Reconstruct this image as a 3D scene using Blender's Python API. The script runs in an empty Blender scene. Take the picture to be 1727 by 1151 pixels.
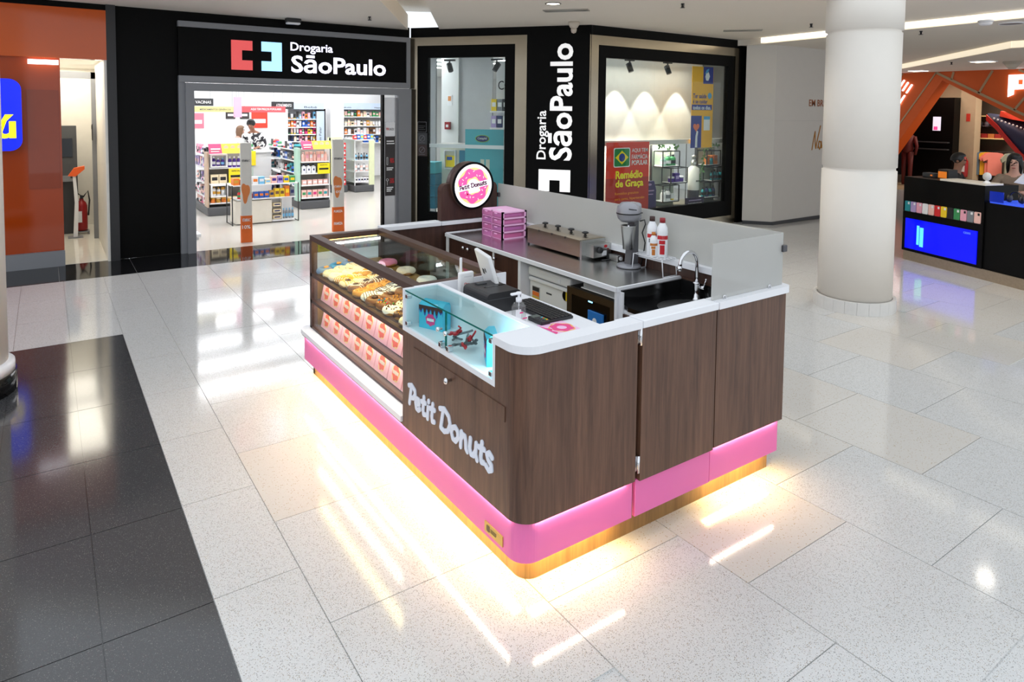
import bpy, bmesh, math, random
from mathutils import Matrix, Vector
random.seed(7)
scene = bpy.context.scene
COL = scene.collection

# ------------------------------------------------------------------ camera
CAM_PITCH, CAM_ROLL, CAM_YAW, CAM_F, CAM_PY = 0.0544631, 0.0103291, 0.965028, 1138.1, 245.9
def setup_camera():
    fwd = Vector((math.cos(CAM_YAW), math.sin(CAM_YAW), 0)); right = Vector((math.sin(CAM_YAW), -math.cos(CAM_YAW), 0)); up = Vector((0, 0, 1))
    f2 = fwd*math.cos(CAM_PITCH) - up*math.sin(CAM_PITCH); u2 = up*math.cos(CAM_PITCH) + fwd*math.sin(CAM_PITCH)
    r3 = right*math.cos(CAM_ROLL) + u2*math.sin(CAM_ROLL); u3 = u2*math.cos(CAM_ROLL) - right*math.sin(CAM_ROLL)
    m = Matrix((r3, u3, -f2)).transposed().to_4x4(); m.translation = (0, 0, 2.1)
    cd = bpy.data.cameras.new('camera'); cam = bpy.data.objects.new('camera', cd); COL.objects.link(cam)
    cd.sensor_width = 36.0; cd.sensor_fit = 'HORIZONTAL'; cd.lens = CAM_F/1727*36.0
    cd.shift_y = -(575.5-CAM_PY)/1727; cd.clip_start = 0.05; cd.clip_end = 200
    cam.matrix_world = m; scene.camera = cam
setup_camera()

# ------------------------------------------------------------------ world, exposure
w = bpy.data.worlds.new('world'); scene.world = w; w.use_nodes = True
bgn = w.node_tree.nodes['Background']; bgn.inputs[0].default_value = (0.88, 0.94, 1.0, 1); bgn.inputs[1].default_value = 0.85
scene.view_settings.view_transform = 'Standard'
try: scene.view_settings.look = 'None'
except Exception: pass
scene.view_settings.exposure = 0.5; scene.view_settings.gamma = 1.0; scene.view_settings.use_curve_mapping = False
scene.cycles.max_bounces = 8; scene.cycles.diffuse_bounces = 4; scene.cycles.transparent_max_bounces = 24
scene.cycles.sample_clamp_indirect = 4.0; scene.cycles.use_denoising = True

def area_light(name, loc, size, power, col=(1,1,1), rot=(0,0,0), sizey=None):
    l = bpy.data.lights.new(name, 'AREA'); l.energy = power; l.color = col; l.size = size
    if sizey: l.shape = 'RECTANGLE'; l.size_y = sizey
    o = bpy.data.objects.new(name, l); o.location = loc; o.rotation_euler = rot; COL.objects.link(o); return o
def spot_light(name, loc, target, power, col=(1,1,1), angle=60, blend=0.5, rad=0.03):
    l = bpy.data.lights.new(name, 'SPOT'); l.energy = power; l.color = col; l.spot_size = math.radians(angle); l.spot_blend = blend; l.shadow_soft_size = rad
    o = bpy.data.objects.new(name, l); o.location = loc
    o.rotation_euler = (Vector(target)-Vector(loc)).to_track_quat('-Z', 'Y').to_euler(); COL.objects.link(o); return o

# ------------------------------------------------------------------ mesh builder
class MB:
    def __init__(s): s.v = []; s.f = []; s.s = []; s.m = []; s.cur = 0
    def add(s, vs, fs, sm=False):
        n = len(s.v); s.v += [tuple(p) for p in vs]
        for f in fs: s.f.append([i+n for i in f]); s.s.append(sm); s.m.append(s.cur)
        return s
    def slot(s, i): s.cur = i; return s
    def box(s, x0, x1, y0, y1, z0, z1):
        return s.add([(x0,y0,z0),(x1,y0,z0),(x1,y1,z0),(x0,y1,z0),(x0,y0,z1),(x1,y0,z1),(x1,y1,z1),(x0,y1,z1)],
                     [(0,3,2,1),(4,5,6,7),(0,1,5,4),(1,2,6,5),(2,3,7,6),(3,0,4,7)])
    def bbox(s, x0, x1, y0, y1, z0, z1, r=0.005, seg=2):
        bm = bmesh.new(); bmesh.ops.create_cube(bm, size=1)
        for v in bm.verts: v.co = ((x0+x1)/2+v.co.x*(x1-x0), (y0+y1)/2+v.co.y*(y1-y0), (z0+z1)/2+v.co.z*(z1-z0))
        bmesh.ops.bevel(bm, geom=list(bm.edges), offset=r, segments=seg, affect='EDGES', profile=0.5)
        bm.verts.index_update()
        s.add([v.co[:] for v in bm.verts], [[v.index for v in f.verts] for f in bm.faces], False); bm.free(); return s
    def prism(s, pts, a0, a1, axis='z', sm=False):
        mp = {'z': lambda p,a: (p[0],p[1],a), 'y': lambda p,a: (p[0],a,p[1]), 'x': lambda p,a: (a,p[0],p[1])}[axis]
        n = len(pts); vs = [mp(p,a0) for p in pts]+[mp(p,a1) for p in pts]
        s.add(vs, [list(range(n))[::-1], list(range(n,2*n))]); b = len(s.v)-2*n
        for i in range(n):
            s.f.append([b+i, b+(i+1)%n, b+n+(i+1)%n, b+n+i]); s.s.append(sm); s.m.append(s.cur)
        return s
    def ring(s, outer, inner, a0, a1, axis='z'):
        mp = {'z': lambda p,a: (p[0],p[1],a), 'y': lambda p,a: (p[0],a,p[1]), 'x': lambda p,a: (a,p[0],p[1])}[axis]
        n = len(outer); vs = [mp(p,a0) for p in outer]+[mp(p,a0) for p in inner]+[mp(p,a1) for p in outer]+[mp(p,a1) for p in inner]
        fs = []
        for i in range(n):
            j = (i+1)%n
            fs += [(i,j,n+j,n+i), (2*n+i,3*n+i,3*n+j,2*n+j), (i,2*n+i,2*n+j,j), (n+i,n+j,3*n+j,3*n+i)]
        return s.add(vs, fs)
    def lathe(s, prof, c=(0,0,0), n=20, axis='z', cap=True, sm=True):
        def mp(r, z, a):
            x, y = r*math.cos(a), r*math.sin(a)
            p = {'z': (x,y,z), 'y': (x,z,y), 'x': (z,x,y)}[axis]
            return (p[0]+c[0], p[1]+c[1], p[2]+c[2])
        vs = [mp(r,z,2*math.pi*i/n) for r,z in prof for i in range(n)]
        fs = [(k*n+i, k*n+(i+1)%n, (k+1)*n+(i+1)%n, (k+1)*n+i) for k in range(len(prof)-1) for i in range(n)]
        b = len(s.v); s.add(vs, fs, sm)
        if cap:
            for k, in ((0,), (len(prof)-1,)):
                if prof[k][0] > 1e-6: s.f.append([b+k*n+i for i in range(n)]); s.s.append(False); s.m.append(s.cur)
        return s
    def cyl(s, c, r, h, axis='z', n=20, r2=None):
        return s.lathe([(r,0),(r if r2 is None else r2,h)], c, n, axis)
    def tube(s, path, r, n=8, caps=True, rs=None):
        P = [Vector(p) for p in path]; vs = []; prev = None
        for i, p in enumerate(P):
            t = (P[min(i+1,len(P)-1)]-P[max(i-1,0)]).normalized()
            if prev is None:
                a = Vector((0,0,1)) if abs(t.z) < 0.9 else Vector((1,0,0)); u = t.cross(a).normalized()
            else: u = (prev - t*prev.dot(t)).normalized()
            prev = u; v = t.cross(u); rr = rs[i] if rs else r
            vs += [tuple(p+(u*math.cos(2*math.pi*k/n)+v*math.sin(2*math.pi*k/n))*rr) for k in range(n)]
        fs = [(i*n+k, i*n+(k+1)%n, (i+1)*n+(k+1)%n, (i+1)*n+k) for i in range(len(P)-1) for k in range(n)]
        b = len(s.v); s.add(vs, fs, True)
        if caps:
            for i in (0, len(P)-1): s.f.append([b+i*n+k for k in range(n)]); s.s.append(False); s.m.append(s.cur)
        return s
    def ell(s, c, r, nu=14, nv=9):
        if not hasattr(r, '__len__'): r = (r,r,r)
        vs = []; fs = []
        for j in range(nv+1):
            th = math.pi*j/nv
            for i in range(nu):
                ph = 2*math.pi*i/nu; vs.append((c[0]+r[0]*math.sin(th)*math.cos(ph), c[1]+r[1]*math.sin(th)*math.sin(ph), c[2]-r[2]*math.cos(th)))
        for j in range(nv):
            for i in range(nu):
                fs.append((j*nu+i, j*nu+(i+1)%nu, (j+1)*nu+(i+1)%nu, (j+1)*nu+i))
        return s.add(vs, fs, True)
    def torus(s, c, R, r, n=24, m=10, axis='z', sq=1.0, zmin=None):
        vs = []
        for i in range(n):
            a = 2*math.pi*i/n
            for j in range(m):
                b = 2*math.pi*j/m; rr = R+r*math.cos(b); z = r*math.sin(b)*sq
                if zmin is not None: z = max(z, zmin)
                x, y = rr*math.cos(a), rr*math.sin(a)
                p = {'z': (x,y,z), 'y': (x,z,y), 'x': (z,x,y)}[axis]; vs.append((p[0]+c[0], p[1]+c[1], p[2]+c[2]))
        fs = [(i*m+j, ((i+1)%n)*m+j, ((i+1)%n)*m+(j+1)%m, i*m+(j+1)%m) for i in range(n) for j in range(m)]
        return s.add(vs, fs, True)
    def xf(s, M):
        s.v = [tuple(M @ Vector(p)) for p in s.v]; return s
    def join(s, o): return s._j(o)
    def _j(s, o):
        n = len(s.v); s.v += o.v
        for f, sm, m in zip(o.f, o.s, o.m): s.f.append([i+n for i in f]); s.s.append(sm); s.m.append(m)
        return s
    def mesh(s, name, mats, o=(0,0,0)):
        me = bpy.data.meshes.new(name)
        me.from_pydata([(p[0]-o[0], p[1]-o[1], p[2]-o[2]) for p in s.v], [], s.f)
        for m in (mats if isinstance(mats, (list, tuple)) else [mats]): me.materials.append(m)
        me.polygons.foreach_set('use_smooth', s.s); me.polygons.foreach_set('material_index', s.m)
        bm = bmesh.new(); bm.from_mesh(me); bmesh.ops.recalc_face_normals(bm, faces=bm.faces); bm.to_mesh(me); bm.free()
        me.update(); return me

ORG = {}
def tag(o, label=None, cat=None, group=None, kind=None):
    if label: o['label'] = label
    if cat: o['category'] = cat
    if group: o['group'] = group
    if kind: o['kind'] = kind
    return o
def thing(name, label, cat, loc=(0,0,0), rotz=0.0, group=None, frame=(0,0,0)):
    """Empty at a thing's base. frame = what to subtract from the parts' coordinates."""
    o = bpy.data.objects.new(name, None); o.empty_display_size = 0.1; COL.objects.link(o)
    o.location = loc; o.rotation_euler = (0,0,rotz); ORG[o.name] = frame
    return tag(o, label, cat, group)
def obj(name, mb, mats=None, parent=None, label=None):
    o0 = ORG.get(parent.name, (0,0,0)) if parent is not None else (0,0,0)
    me = mb.mesh(name, mats, o0) if isinstance(mb, MB) else mb
    o = bpy.data.objects.new(name, me); COL.objects.link(o)
    if parent is not None:
        o.parent = parent; ORG[o.name] = o0
    if label: o['label'] = label
    return o
def single(name, mb, mats, label, cat, group=None, kind=None):
    """a thing that is one mesh: origin put at the centre of its base"""
    xs = [p[0] for p in mb.v]; ys = [p[1] for p in mb.v]; zs = [p[2] for p in mb.v]
    c = ((min(xs)+max(xs))/2, (min(ys)+max(ys))/2, min(zs))
    o = bpy.data.objects.new(name, mb.mesh(name, mats, c)); o.location = c; COL.objects.link(o)
    return tag(o, label, cat, group, kind)
def struct(name, mb, mats, parent=None):
    o = obj(name, mb, mats, parent)
    if parent is None: o['kind'] = 'structure'
    return o
def rrect(x0, x1, y0, y1, r, n=6, corners=(1,1,1,1)):
    """corners: (x0y0, x1y0, x1y1, x0y1)"""
    pts = []
    for (cx, cy, a0, on) in ((x0+r,y0+r,180,corners[0]),(x1-r,y0+r,270,corners[1]),(x1-r,y1-r,0,corners[2]),(x0+r,y1-r,90,corners[3])):
        if on: pts += [(cx+r*math.cos(math.radians(a0+90*k/n)), cy+r*math.sin(math.radians(a0+90*k/n))) for k in range(n+1)]
        else:
            sx = x0 if a0 in (180,90) else x1; sy = y0 if a0 in (180,270) else y1; pts.append((sx,sy))
    return pts
def circ(cx, cy, r, n=32, ry=None): return [(cx+r*math.cos(2*math.pi*i/n), cy+(ry or r)*math.sin(2*math.pi*i/n)) for i in range(n)]

def text_mb(txt, width=None, height=None, bold=0.0, depth=0.004, space=1.0, shear=0.0):
    """lettering in the x-z plane from (0,0), facing -y, given width and/or height"""
    cu = bpy.data.curves.new('t', 'FONT'); cu.body = txt; cu.size = 1; cu.offset = bold; cu.extrude = 0.01; cu.space_character = space; cu.shear = shear; cu.resolution_u = 3
    ob = bpy.data.objects.new('t', cu); COL.objects.link(ob)
    bpy.context.view_layer.update()
    me = bpy.data.meshes.new_from_object(ob.evaluated_get(bpy.context.evaluated_depsgraph_get()))
    bpy.data.objects.remove(ob)
    vs = [v.co.copy() for v in me.vertices]; fs = [list(p.vertices) for p in me.polygons]; bpy.data.meshes.remove(me)
    xs = [v.x for v in vs]; ys = [v.y for v in vs]; x0, x1, y0, y1 = min(xs), max(xs), min(ys), max(ys)
    sx = width/(x1-x0) if width else None; sy = height/(y1-y0) if height else None
    sx = sx or sy; sy = sy or sx
    m = MB(); m.add([((v.x-x0)*sx, -depth if v.z > 0 else 0.0, (v.y-y0)*sy) for v in vs], fs); return m
def place(mb, o, X, Z):
    """put a builder drawn in x-z (facing -y) at o, with X right and Z up"""
    X = Vector(X).normalized(); Z = Vector(Z).normalized(); Y = Z.cross(X)
    M = Matrix((X, Y, Z)).transposed().to_4x4(); M.translation = o
    return mb.xf(M)
def stroke_mb(strokes, w, depth=0.004, n=8):
    """brush lettering: polylines of (x,z) drawn with a round pen of width w"""
    m = MB()
    for st in strokes:
        for a, b in zip(st[:-1], st[1:]):
            d = math.atan2(b[1]-a[1], b[0]-a[0]); pts = []
            for k in range(n+1): t = d+math.pi/2+math.pi*k/n; pts.append((a[0]+w/2*math.cos(t), a[1]+w/2*math.sin(t)))
            for k in range(n+1): t = d-math.pi/2+math.pi*k/n; pts.append((b[0]+w/2*math.cos(t), b[1]+w/2*math.sin(t)))
            m.prism(pts, -depth-0.00003*len(m.f)/4, 0.0, 'y')
    return m
def arc(cx, cy, rx, ry, a0, a1, n=10): return [(cx+rx*math.cos(math.radians(a0+(a1-a0)*k/n)), cy+ry*math.sin(math.radians(a0+(a1-a0)*k/n))) for k in range(n+1)]

# ------------------------------------------------------------------ materials
def S(r, g, b):
    f = lambda c: (c/255/12.92 if c/255 <= 0.04045 else ((c/255+0.055)/1.055)**2.4)
    return (f(r), f(g), f(b), 1)
MATS = {}
def mk(name, col, rough=0.5, metal=0.0, var=0.06, scale=8.0, bump=0.0, emit=0.0, ecol=None, spec=0.5, coat=0.0):
    if name in MATS: return MATS[name]
    m = bpy.data.materials.new(name); m.use_nodes = True; nt = m.node_tree; b = nt.nodes['Principled BSDF']
    if isinstance(col, tuple) and len(col) == 3: col = S(*col)
    tc = nt.nodes.new('ShaderNodeTexCoord'); nz = nt.nodes.new('ShaderNodeTexNoise'); nz.inputs['Scale'].default_value = scale; nz.inputs['Detail'].default_value = 3
    nt.links.new(tc.outputs['Object'], nz.inputs['Vector'])
    mx = nt.nodes.new('ShaderNodeMix'); mx.data_type = 'RGBA'
    mx.inputs[6].default_value = tuple(c*(1-var) for c in col[:3])+(1,); mx.inputs[7].default_value = tuple(min(1, c*(1+var)) for c in col[:3])+(1,)
    nt.links.new(nz.outputs['Fac'], mx.inputs[0]); nt.links.new(mx.outputs[2], b.inputs['Base Color'])
    b.inputs['Roughness'].default_value = rough; b.inputs['Metallic'].default_value = metal; b.inputs['Specular IOR Level'].default_value = spec
    b.inputs['Coat Weight'].default_value = coat
    if bump:
        bp = nt.nodes.new('ShaderNodeBump'); bp.inputs['Strength'].default_value = bump; bp.inputs['Distance'].default_value = 0.002
        nt.links.new(nz.outputs['Fac'], bp.inputs['Height']); nt.links.new(bp.outputs[0], b.inputs['Normal'])
    if emit:
        ec = ecol or col
        if len(ec) == 3: ec = S(*ec)
        b.inputs['Emission Color'].default_value = ec; b.inputs['Emission Strength'].default_value = emit
    MATS[name] = m; return m
def mk_wood(name, c0, c1, scale=1.0, rough=0.42, horiz=False):
    m = bpy.data.materials.new(name); m.use_nodes = True; nt = m.node_tree; b = nt.nodes['Principled BSDF']
    tc = nt.nodes.new('ShaderNodeTexCoord'); mp = nt.nodes.new('ShaderNodeMapping')
    mp.inputs['Scale'].default_value = (30*scale, 30*scale, 1.6*scale) if not horiz else (3*scale, 1.6*scale, 30*scale)
    nt.links.new(tc.outputs['Object'], mp.inputs['Vector'])
    nz = nt.nodes.new('ShaderNodeTexNoise'); nz.inputs['Scale'].default_value = 1.6; nz.inputs['Detail'].default_value = 6; nz.inputs['Roughness'].default_value = 0.65; nz.inputs['Distortion'].default_value = 0.6
    nt.links.new(mp.outputs[0], nz.inputs['Vector'])
    mp2 = nt.nodes.new('ShaderNodeMapping'); mp2.inputs['Scale'].default_value = (5, 5, 0.5); nt.links.new(tc.outputs['Object'], mp2.inputs['Vector'])
    n2 = nt.nodes.new('ShaderNodeTexNoise'); n2.inputs['Scale'].default_value = 2.0; n2.inputs['Detail'].default_value = 2; nt.links.new(mp2.outputs[0], n2.inputs['Vector'])
    ad = nt.nodes.new('ShaderNodeMath'); ad.operation = 'MULTIPLY_ADD'; ad.inputs[1].default_value = 0.45; nt.links.new(n2.outputs['Fac'], ad.inputs[0])
    sc = nt.nodes.new('ShaderNodeMath'); sc.operation = 'MULTIPLY'; sc.inputs[1].default_value = 0.6; nt.links.new(nz.outputs['Fac'], sc.inputs[0]); nt.links.new(sc.outputs[0], ad.inputs[2])
    cr = nt.nodes.new('ShaderNodeValToRGB'); cr.color_ramp.elements[0].position = 0.36; cr.color_ramp.elements[1].position = 0.68
    cr.color_ramp.elements[0].color = S(*c0); cr.color_ramp.elements[1].color = S(*c1)
    nt.links.new(ad.outputs[0], cr.inputs[0]); nt.links.new(cr.outputs[0], b.inputs['Base Color']); b.inputs['Roughness'].default_value = rough
    bp = nt.nodes.new('ShaderNodeBump'); bp.inputs['Strength'].default_value = 0.12; bp.inputs['Distance'].default_value = 0.001
    nt.links.new(nz.outputs['Fac'], bp.inputs['Height']); nt.links.new(bp.outputs[0], b.inputs['Normal'])
    MATS[name] = m; return m
def mk_terrazzo(name, base, specks, dens=0.35, scale=140.0, rough=0.12):
    m = bpy.data.materials.new(name); m.use_nodes = True; nt = m.node_tree; b = nt.nodes['Principled BSDF']
    ge = nt.nodes.new('ShaderNodeNewGeometry')
    cur = None
    nz = nt.nodes.new('ShaderNodeTexNoise'); nz.inputs['Scale'].default_value = 1.1; nz.inputs['Detail'].default_value = 4; nt.links.new(ge.outputs['Position'], nz.inputs['Vector'])
    mx = nt.nodes.new('ShaderNodeMix'); mx.data_type = 'RGBA'; nt.links.new(nz.outputs['Fac'], mx.inputs[0])
    B = S(*base); mx.inputs[6].default_value = tuple(c*0.94 for c in B[:3])+(1,); mx.inputs[7].default_value = tuple(min(1,c*1.04) for c in B[:3])+(1,)
    cur = mx.outputs[2]
    for k, (c, d, s) in enumerate(specks):
        vo = nt.nodes.new('ShaderNodeTexVoronoi'); vo.inputs['Scale'].default_value = scale*s; vo.voronoi_dimensions = '3D'; nt.links.new(ge.outputs['Position'], vo.inputs['Vector'])
        sp = nt.nodes.new('ShaderNodeSeparateColor'); nt.links.new(vo.outputs['Color'], sp.inputs[0])
        lt = nt.nodes.new('ShaderNodeMath'); lt.operation = 'LESS_THAN'; lt.inputs[1].default_value = d; nt.links.new(sp.outputs[k % 3], lt.inputs[0])
        ds = nt.nodes.new('ShaderNodeMath'); ds.operation = 'LESS_THAN'; ds.inputs[1].default_value = 0.36; nt.links.new(vo.outputs['Distance'], ds.inputs[0])
        ml = nt.nodes.new('ShaderNodeMath'); ml.operation = 'MULTIPLY'; nt.links.new(lt.outputs[0], ml.inputs[0]); nt.links.new(ds.outputs[0], ml.inputs[1])
        m2 = nt.nodes.new('ShaderNodeMix'); m2.data_type = 'RGBA'; nt.links.new(ml.outputs[0], m2.inputs[0]); nt.links.new(cur, m2.inputs[6]); m2.inputs[7].default_value = S(*c); cur = m2.outputs[2]
    nt.links.new(cur, b.inputs['Base Color']); b.inputs['Roughness'].default_value = rough; b.inputs['Specular IOR Level'].default_value = 0.6
    rn = nt.nodes.new('ShaderNodeMapRange'); rn.inputs[3].default_value = rough*0.6; rn.inputs[4].default_value = rough*1.5; nt.links.new(nz.outputs['Fac'], rn.inputs[0]); nt.links.new(rn.outputs[0], b.inputs['Roughness'])
    MATS[name] = m; return m
def mk_glass(name, tint=(0.93,0.97,0.96), refl=0.07, rough=0.01, opac=0.0, ocol=(0.8,0.8,0.8)):
    m = bpy.data.materials.new(name); m.use_nodes = True; nt = m.node_tree; nt.nodes.clear()
    out = nt.nodes.new('ShaderNodeOutputMaterial'); tr = nt.nodes.new('ShaderNodeBsdfTransparent'); tr.inputs[0].default_value = tint+(1,)
    gl = nt.nodes.new('ShaderNodeBsdfGlossy'); gl.inputs['Roughness'].default_value = rough
    lw_ = nt.nodes.new('ShaderNodeLayerWeight'); lw_.inputs[0].default_value = 0.5; mx = nt.nodes.new('ShaderNodeMixShader')
    pw = nt.nodes.new('ShaderNodeMath'); pw.operation = 'POWER'; pw.inputs[1].default_value = 4.0; nt.links.new(lw_.outputs['Facing'], pw.inputs[0])
    ml = nt.nodes.new('ShaderNodeMath'); ml.operation = 'MULTIPLY_ADD'; ml.inputs[1].default_value = 0.45; ml.inputs[2].default_value = refl*0.5; nt.links.new(pw.outputs[0], ml.inputs[0]); ml.use_clamp = True
    nt.links.new(ml.outputs[0], mx.inputs[0]); nt.links.new(tr.outputs[0], mx.inputs[1]); nt.links.new(gl.outputs[0], mx.inputs[2]); last = mx.outputs[0]
    if opac:
        df = nt.nodes.new('ShaderNodeBsdfDiffuse'); tc = nt.nodes.new('ShaderNodeTexCoord'); nz = nt.nodes.new('ShaderNodeTexNoise'); nz.inputs['Scale'].default_value = 3
        nt.links.new(tc.outputs['Object'], nz.inputs['Vector']); cm = nt.nodes.new('ShaderNodeMix'); cm.data_type = 'RGBA'; nt.links.new(nz.outputs['Fac'], cm.inputs[0])
        cm.inputs[6].default_value = tuple(c*0.95 for c in ocol)+(1,); cm.inputs[7].default_value = ocol+(1,); nt.links.new(cm.outputs[2], df.inputs[0])
        tl = nt.nodes.new('ShaderNodeBsdfTranslucent'); nt.links.new(cm.outputs[2], tl.inputs[0]); a = nt.nodes.new('ShaderNodeMixShader'); a.inputs[0].default_value = 0.45
        nt.links.new(df.outputs[0], a.inputs[1]); nt.links.new(tl.outputs[0], a.inputs[2])
        m2 = nt.nodes.new('ShaderNodeMixShader'); m2.inputs[0].default_value = opac; nt.links.new(last, m2.inputs[1]); nt.links.new(a.outputs[0], m2.inputs[2]); last = m2.outputs[0]
    nt.links.new(last, out.inputs[0]); MATS[name] = m; return m
def led(name, col, strength):
    return mk(name, col, 0.5, emit=strength, ecol=col, var=0.01)

WOOD = mk_wood('walnut', (68,44,33), (112,80,62))
WOODD = mk_wood('walnut_dark', (48,28,22), (78,50,40))
FRAME = mk('case_frame', (74,52,44), 0.45, var=0.12, scale=20)
WHITE = mk('white_laminate', (238,239,243), 0.35, var=0.015)
PINK = mk('pink_laminate', (232,112,176), 0.38, var=0.02)
BLACK = mk('black_matte', (5,5,5), 0.5, var=0.2, spec=0.1)
BLACKG = mk('black_gloss', (10,10,11), 0.12, var=0.2)
DARKGREY = mk('dark_grey', (58,60,63), 0.5)
GREY = mk('grey_paint', (128,130,135), 0.45, var=0.03)
STEEL = mk('stainless', (190,190,188), 0.28, 1.0, var=0.08, scale=14)
STEELB = mk('brushed_steel', (158,148,130), 0.24, 1.0, var=0.12, scale=3.0, bump=0.25)
CHROME = mk('chrome', (225,225,228), 0.08, 1.0, var=0.02)
GLASS = mk_glass('clear_glass', refl=0.025)
GLASSG = mk_glass('green_edge_glass', (0.86,0.95,0.93), 0.08)
FROST = mk_glass('frosted_glass', opac=0.72, ocol=(0.70,0.69,0.67))
CLEARP = mk_glass('clear_plastic', (0.9,0.9,0.9), 0.06, 0.15, opac=0.1)
PLASTIC = mk('white_plastic', (236,236,236), 0.35, var=0.015)
BLACKP = mk('black_plastic', (32,32,34), 0.4, var=0.1)
LED_WARM = led('led_warm', (255,224,142), 21)
PLINTH = mk_wood('plinth_oak', (120,86,44), (160,120,66))
LED_WARM2 = led('led_warm_soft', (255,225,170), 14)
LED_COOL = led('led_cool', (225,245,255), 5)
# ================================================================== the mall shell
TERR = mk_terrazzo('terrazzo_white', (206,206,205), [((132,130,127),0.34,1.35),((172,162,146),0.24,1.2),((224,224,222),0.3,2.2)], rough=0.09)
TERRP = mk_terrazzo('terrazzo_cream', (209,205,199), [((172,150,116),0.12,0.9),((196,184,166),0.22,1.6)], rough=0.09)
TERRB = mk_terrazzo('terrazzo_black', (64,64,66), [((92,92,94),0.30,2.2),((120,118,114),0.08,1.6)], rough=0.10)
GRANB = mk_terrazzo('granite_black', (20,20,22), [((42,42,46),0.25,1.2)], rough=0.06)
PHFLOOR = mk('pharmacy_floor_tile', (205,200,192), 0.12, var=0.03, scale=2)
CEIL = mk('ceiling_plaster', (232,224,212), 0.8, var=0.02, scale=1.5)
GROUT = mk('grout', (172,168,160), 0.8)

fl = struct('floor', MB().box(-6,24,-4,10.5,-0.06,-0.006), TERR)
def in_view(x, y):
    dx, dy = x, y
    f = (math.cos(CAM_YAW), math.sin(CAM_YAW)); r = (math.sin(CAM_YAW), -math.cos(CAM_YAW))
    d = dx*f[0]+dy*f[1]; s = dx*r[0]+dy*r[1]
    if d < 1.9: return False
    px = 863.5+1138*s/d; py = 188+1138*2.1/d
    return -120 < px < 1850 and py < 1800
tile_mesh = {}
def floor_tile(x0, x1, y0, y1, m):
    if not (in_view((x0+x1)/2, (y0+y1)/2)): return
    g = 0.0022; key = (round(x1-x0,3), round(y1-y0,3), m.name)
    if key not in tile_mesh: tile_mesh[key] = MB().box(g,x1-x0-g,g,y1-y0-g,-0.02,0.0).mesh('tile', m)
    o = obj('tile', tile_mesh[key], m, fl); o.location = (x0, y0, 0)
P = 0.81
xs = [0.545, 0.91] + [0.91+P*k for k in range(1, 14)]
for i in range(len(xs)-1):
    off = 3.39 if i % 2 else 3.39+P/2
    for k in range(-5, 9):
        y0 = off+P*k; y1 = min(y0+P, 9.52)
        if y1-y0 < 0.05: continue
        cx, cy = (xs[i]+xs[i+1])/2, (y0+y1)/2
        pat = (i == 1 and abs(cy-3.8) < 0.2) or (1.7 < cx < 4.9 and 2.1 < cy < 5.0) or (cx > 5.8 and 2.5 < cy < 3.7)
        floor_tile(xs[i], xs[i+1], y0, y1, TERRP if pat else TERR)
for i in range(5):
    x1 = 0.545-0.405*i
    for k in range(10):
        floor_tile(x1-0.405, x1, 7.02-P*(k+1), 7.02-P*k, TERRB)
    for k in range(3):
        floor_tile(x1-0.405, x1, 7.02+0.8334*k, 7.02+0.8334*(k+1), TERR)
obj('dark_field', MB().box(-6,0.545,-4,7.02,-0.006,-0.0045), TERRB, fl)
for k in range(-3, 9):
    floor_tile(0.1+P*k, 0.1+P*(k+1), 9.52, 10.5, GRANB)

struct('pharmacy_floor', MB().box(1.0,14,10.5,21,-0.05,0.0).prism([(5.13,10.5),(7.02,8.0),(14,8.0),(14,10.5)], -0.05, 0.0), PHFLOOR)
# ceilings
struct('ceiling', MB().prism([(-2.13,10.5),(2.79,6.83),(5.1,10.5)], 3.42, 3.68), CEIL)
struct('ceiling', MB().prism([(3.24,6.49),(10.06,1.4),(10.65,8.0),(7.02,8.0),(5.46,10.05)], 3.42, 3.68), CEIL)
struct('ceiling', MB().prism([(2.3,6.9),(3.6,6.1),(6.4,10.4),(5.2,11.0)], 3.80, 3.86), CEIL)
struct('ceiling', MB().prism([(10.72,9.0),(10.66,7.5),(10.06,1.4),(10.0,-1.0),(13.6,-1.0),(13.35,4.6),(17.9,8.6),(17.9,9.0)], 3.32, 3.60), CEIL)
struct('ceiling', MB().prism([(13.6,-1.0),(24,-1.0),(24,12),(17.9,12),(17.9,8.6),(13.35,4.6)], 3.20, 3.60), CEIL)
COVE = led('cove_glow', (255,246,226), 1.5)  # bright ceiling step faces: their lighting is put in as emission
COVE2 = led('cove_glow_dim', (245,232,206), 0.55)
def quadstrip(p, q, z0, z1, t=0.01):
    d = Vector((q[0]-p[0], q[1]-p[1], 0)).normalized(); n = Vector((d.y, -d.x, 0))*t
    return MB().prism([p, q, (q[0]+n.x, q[1]+n.y), (p[0]+n.x, p[1]+n.y)], z0, z1)
single('cove_glow', quadstrip((10.62,7.5),(10.06,1.4),3.335,3.42), COVE, 'long ceiling step face with added glow behind the white pillar', 'ceiling light')
single('cove_glow', MB().join(quadstrip((17.9,8.6),(13.35,4.6),3.21,3.32)).join(quadstrip((13.35,4.6),(13.6,-1.0),3.21,3.32)), COVE2, 'bent cream ceiling step face with added glow near orange shop', 'ceiling light')
single('cove_glow', quadstrip((3.22,6.62),(5.44,10.04),3.69,3.74,-0.02), led('slot_led',(255,232,196),1.0), 'warm light strip inside the slanted ceiling slot above the pharmacy', 'ceiling light')

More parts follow.
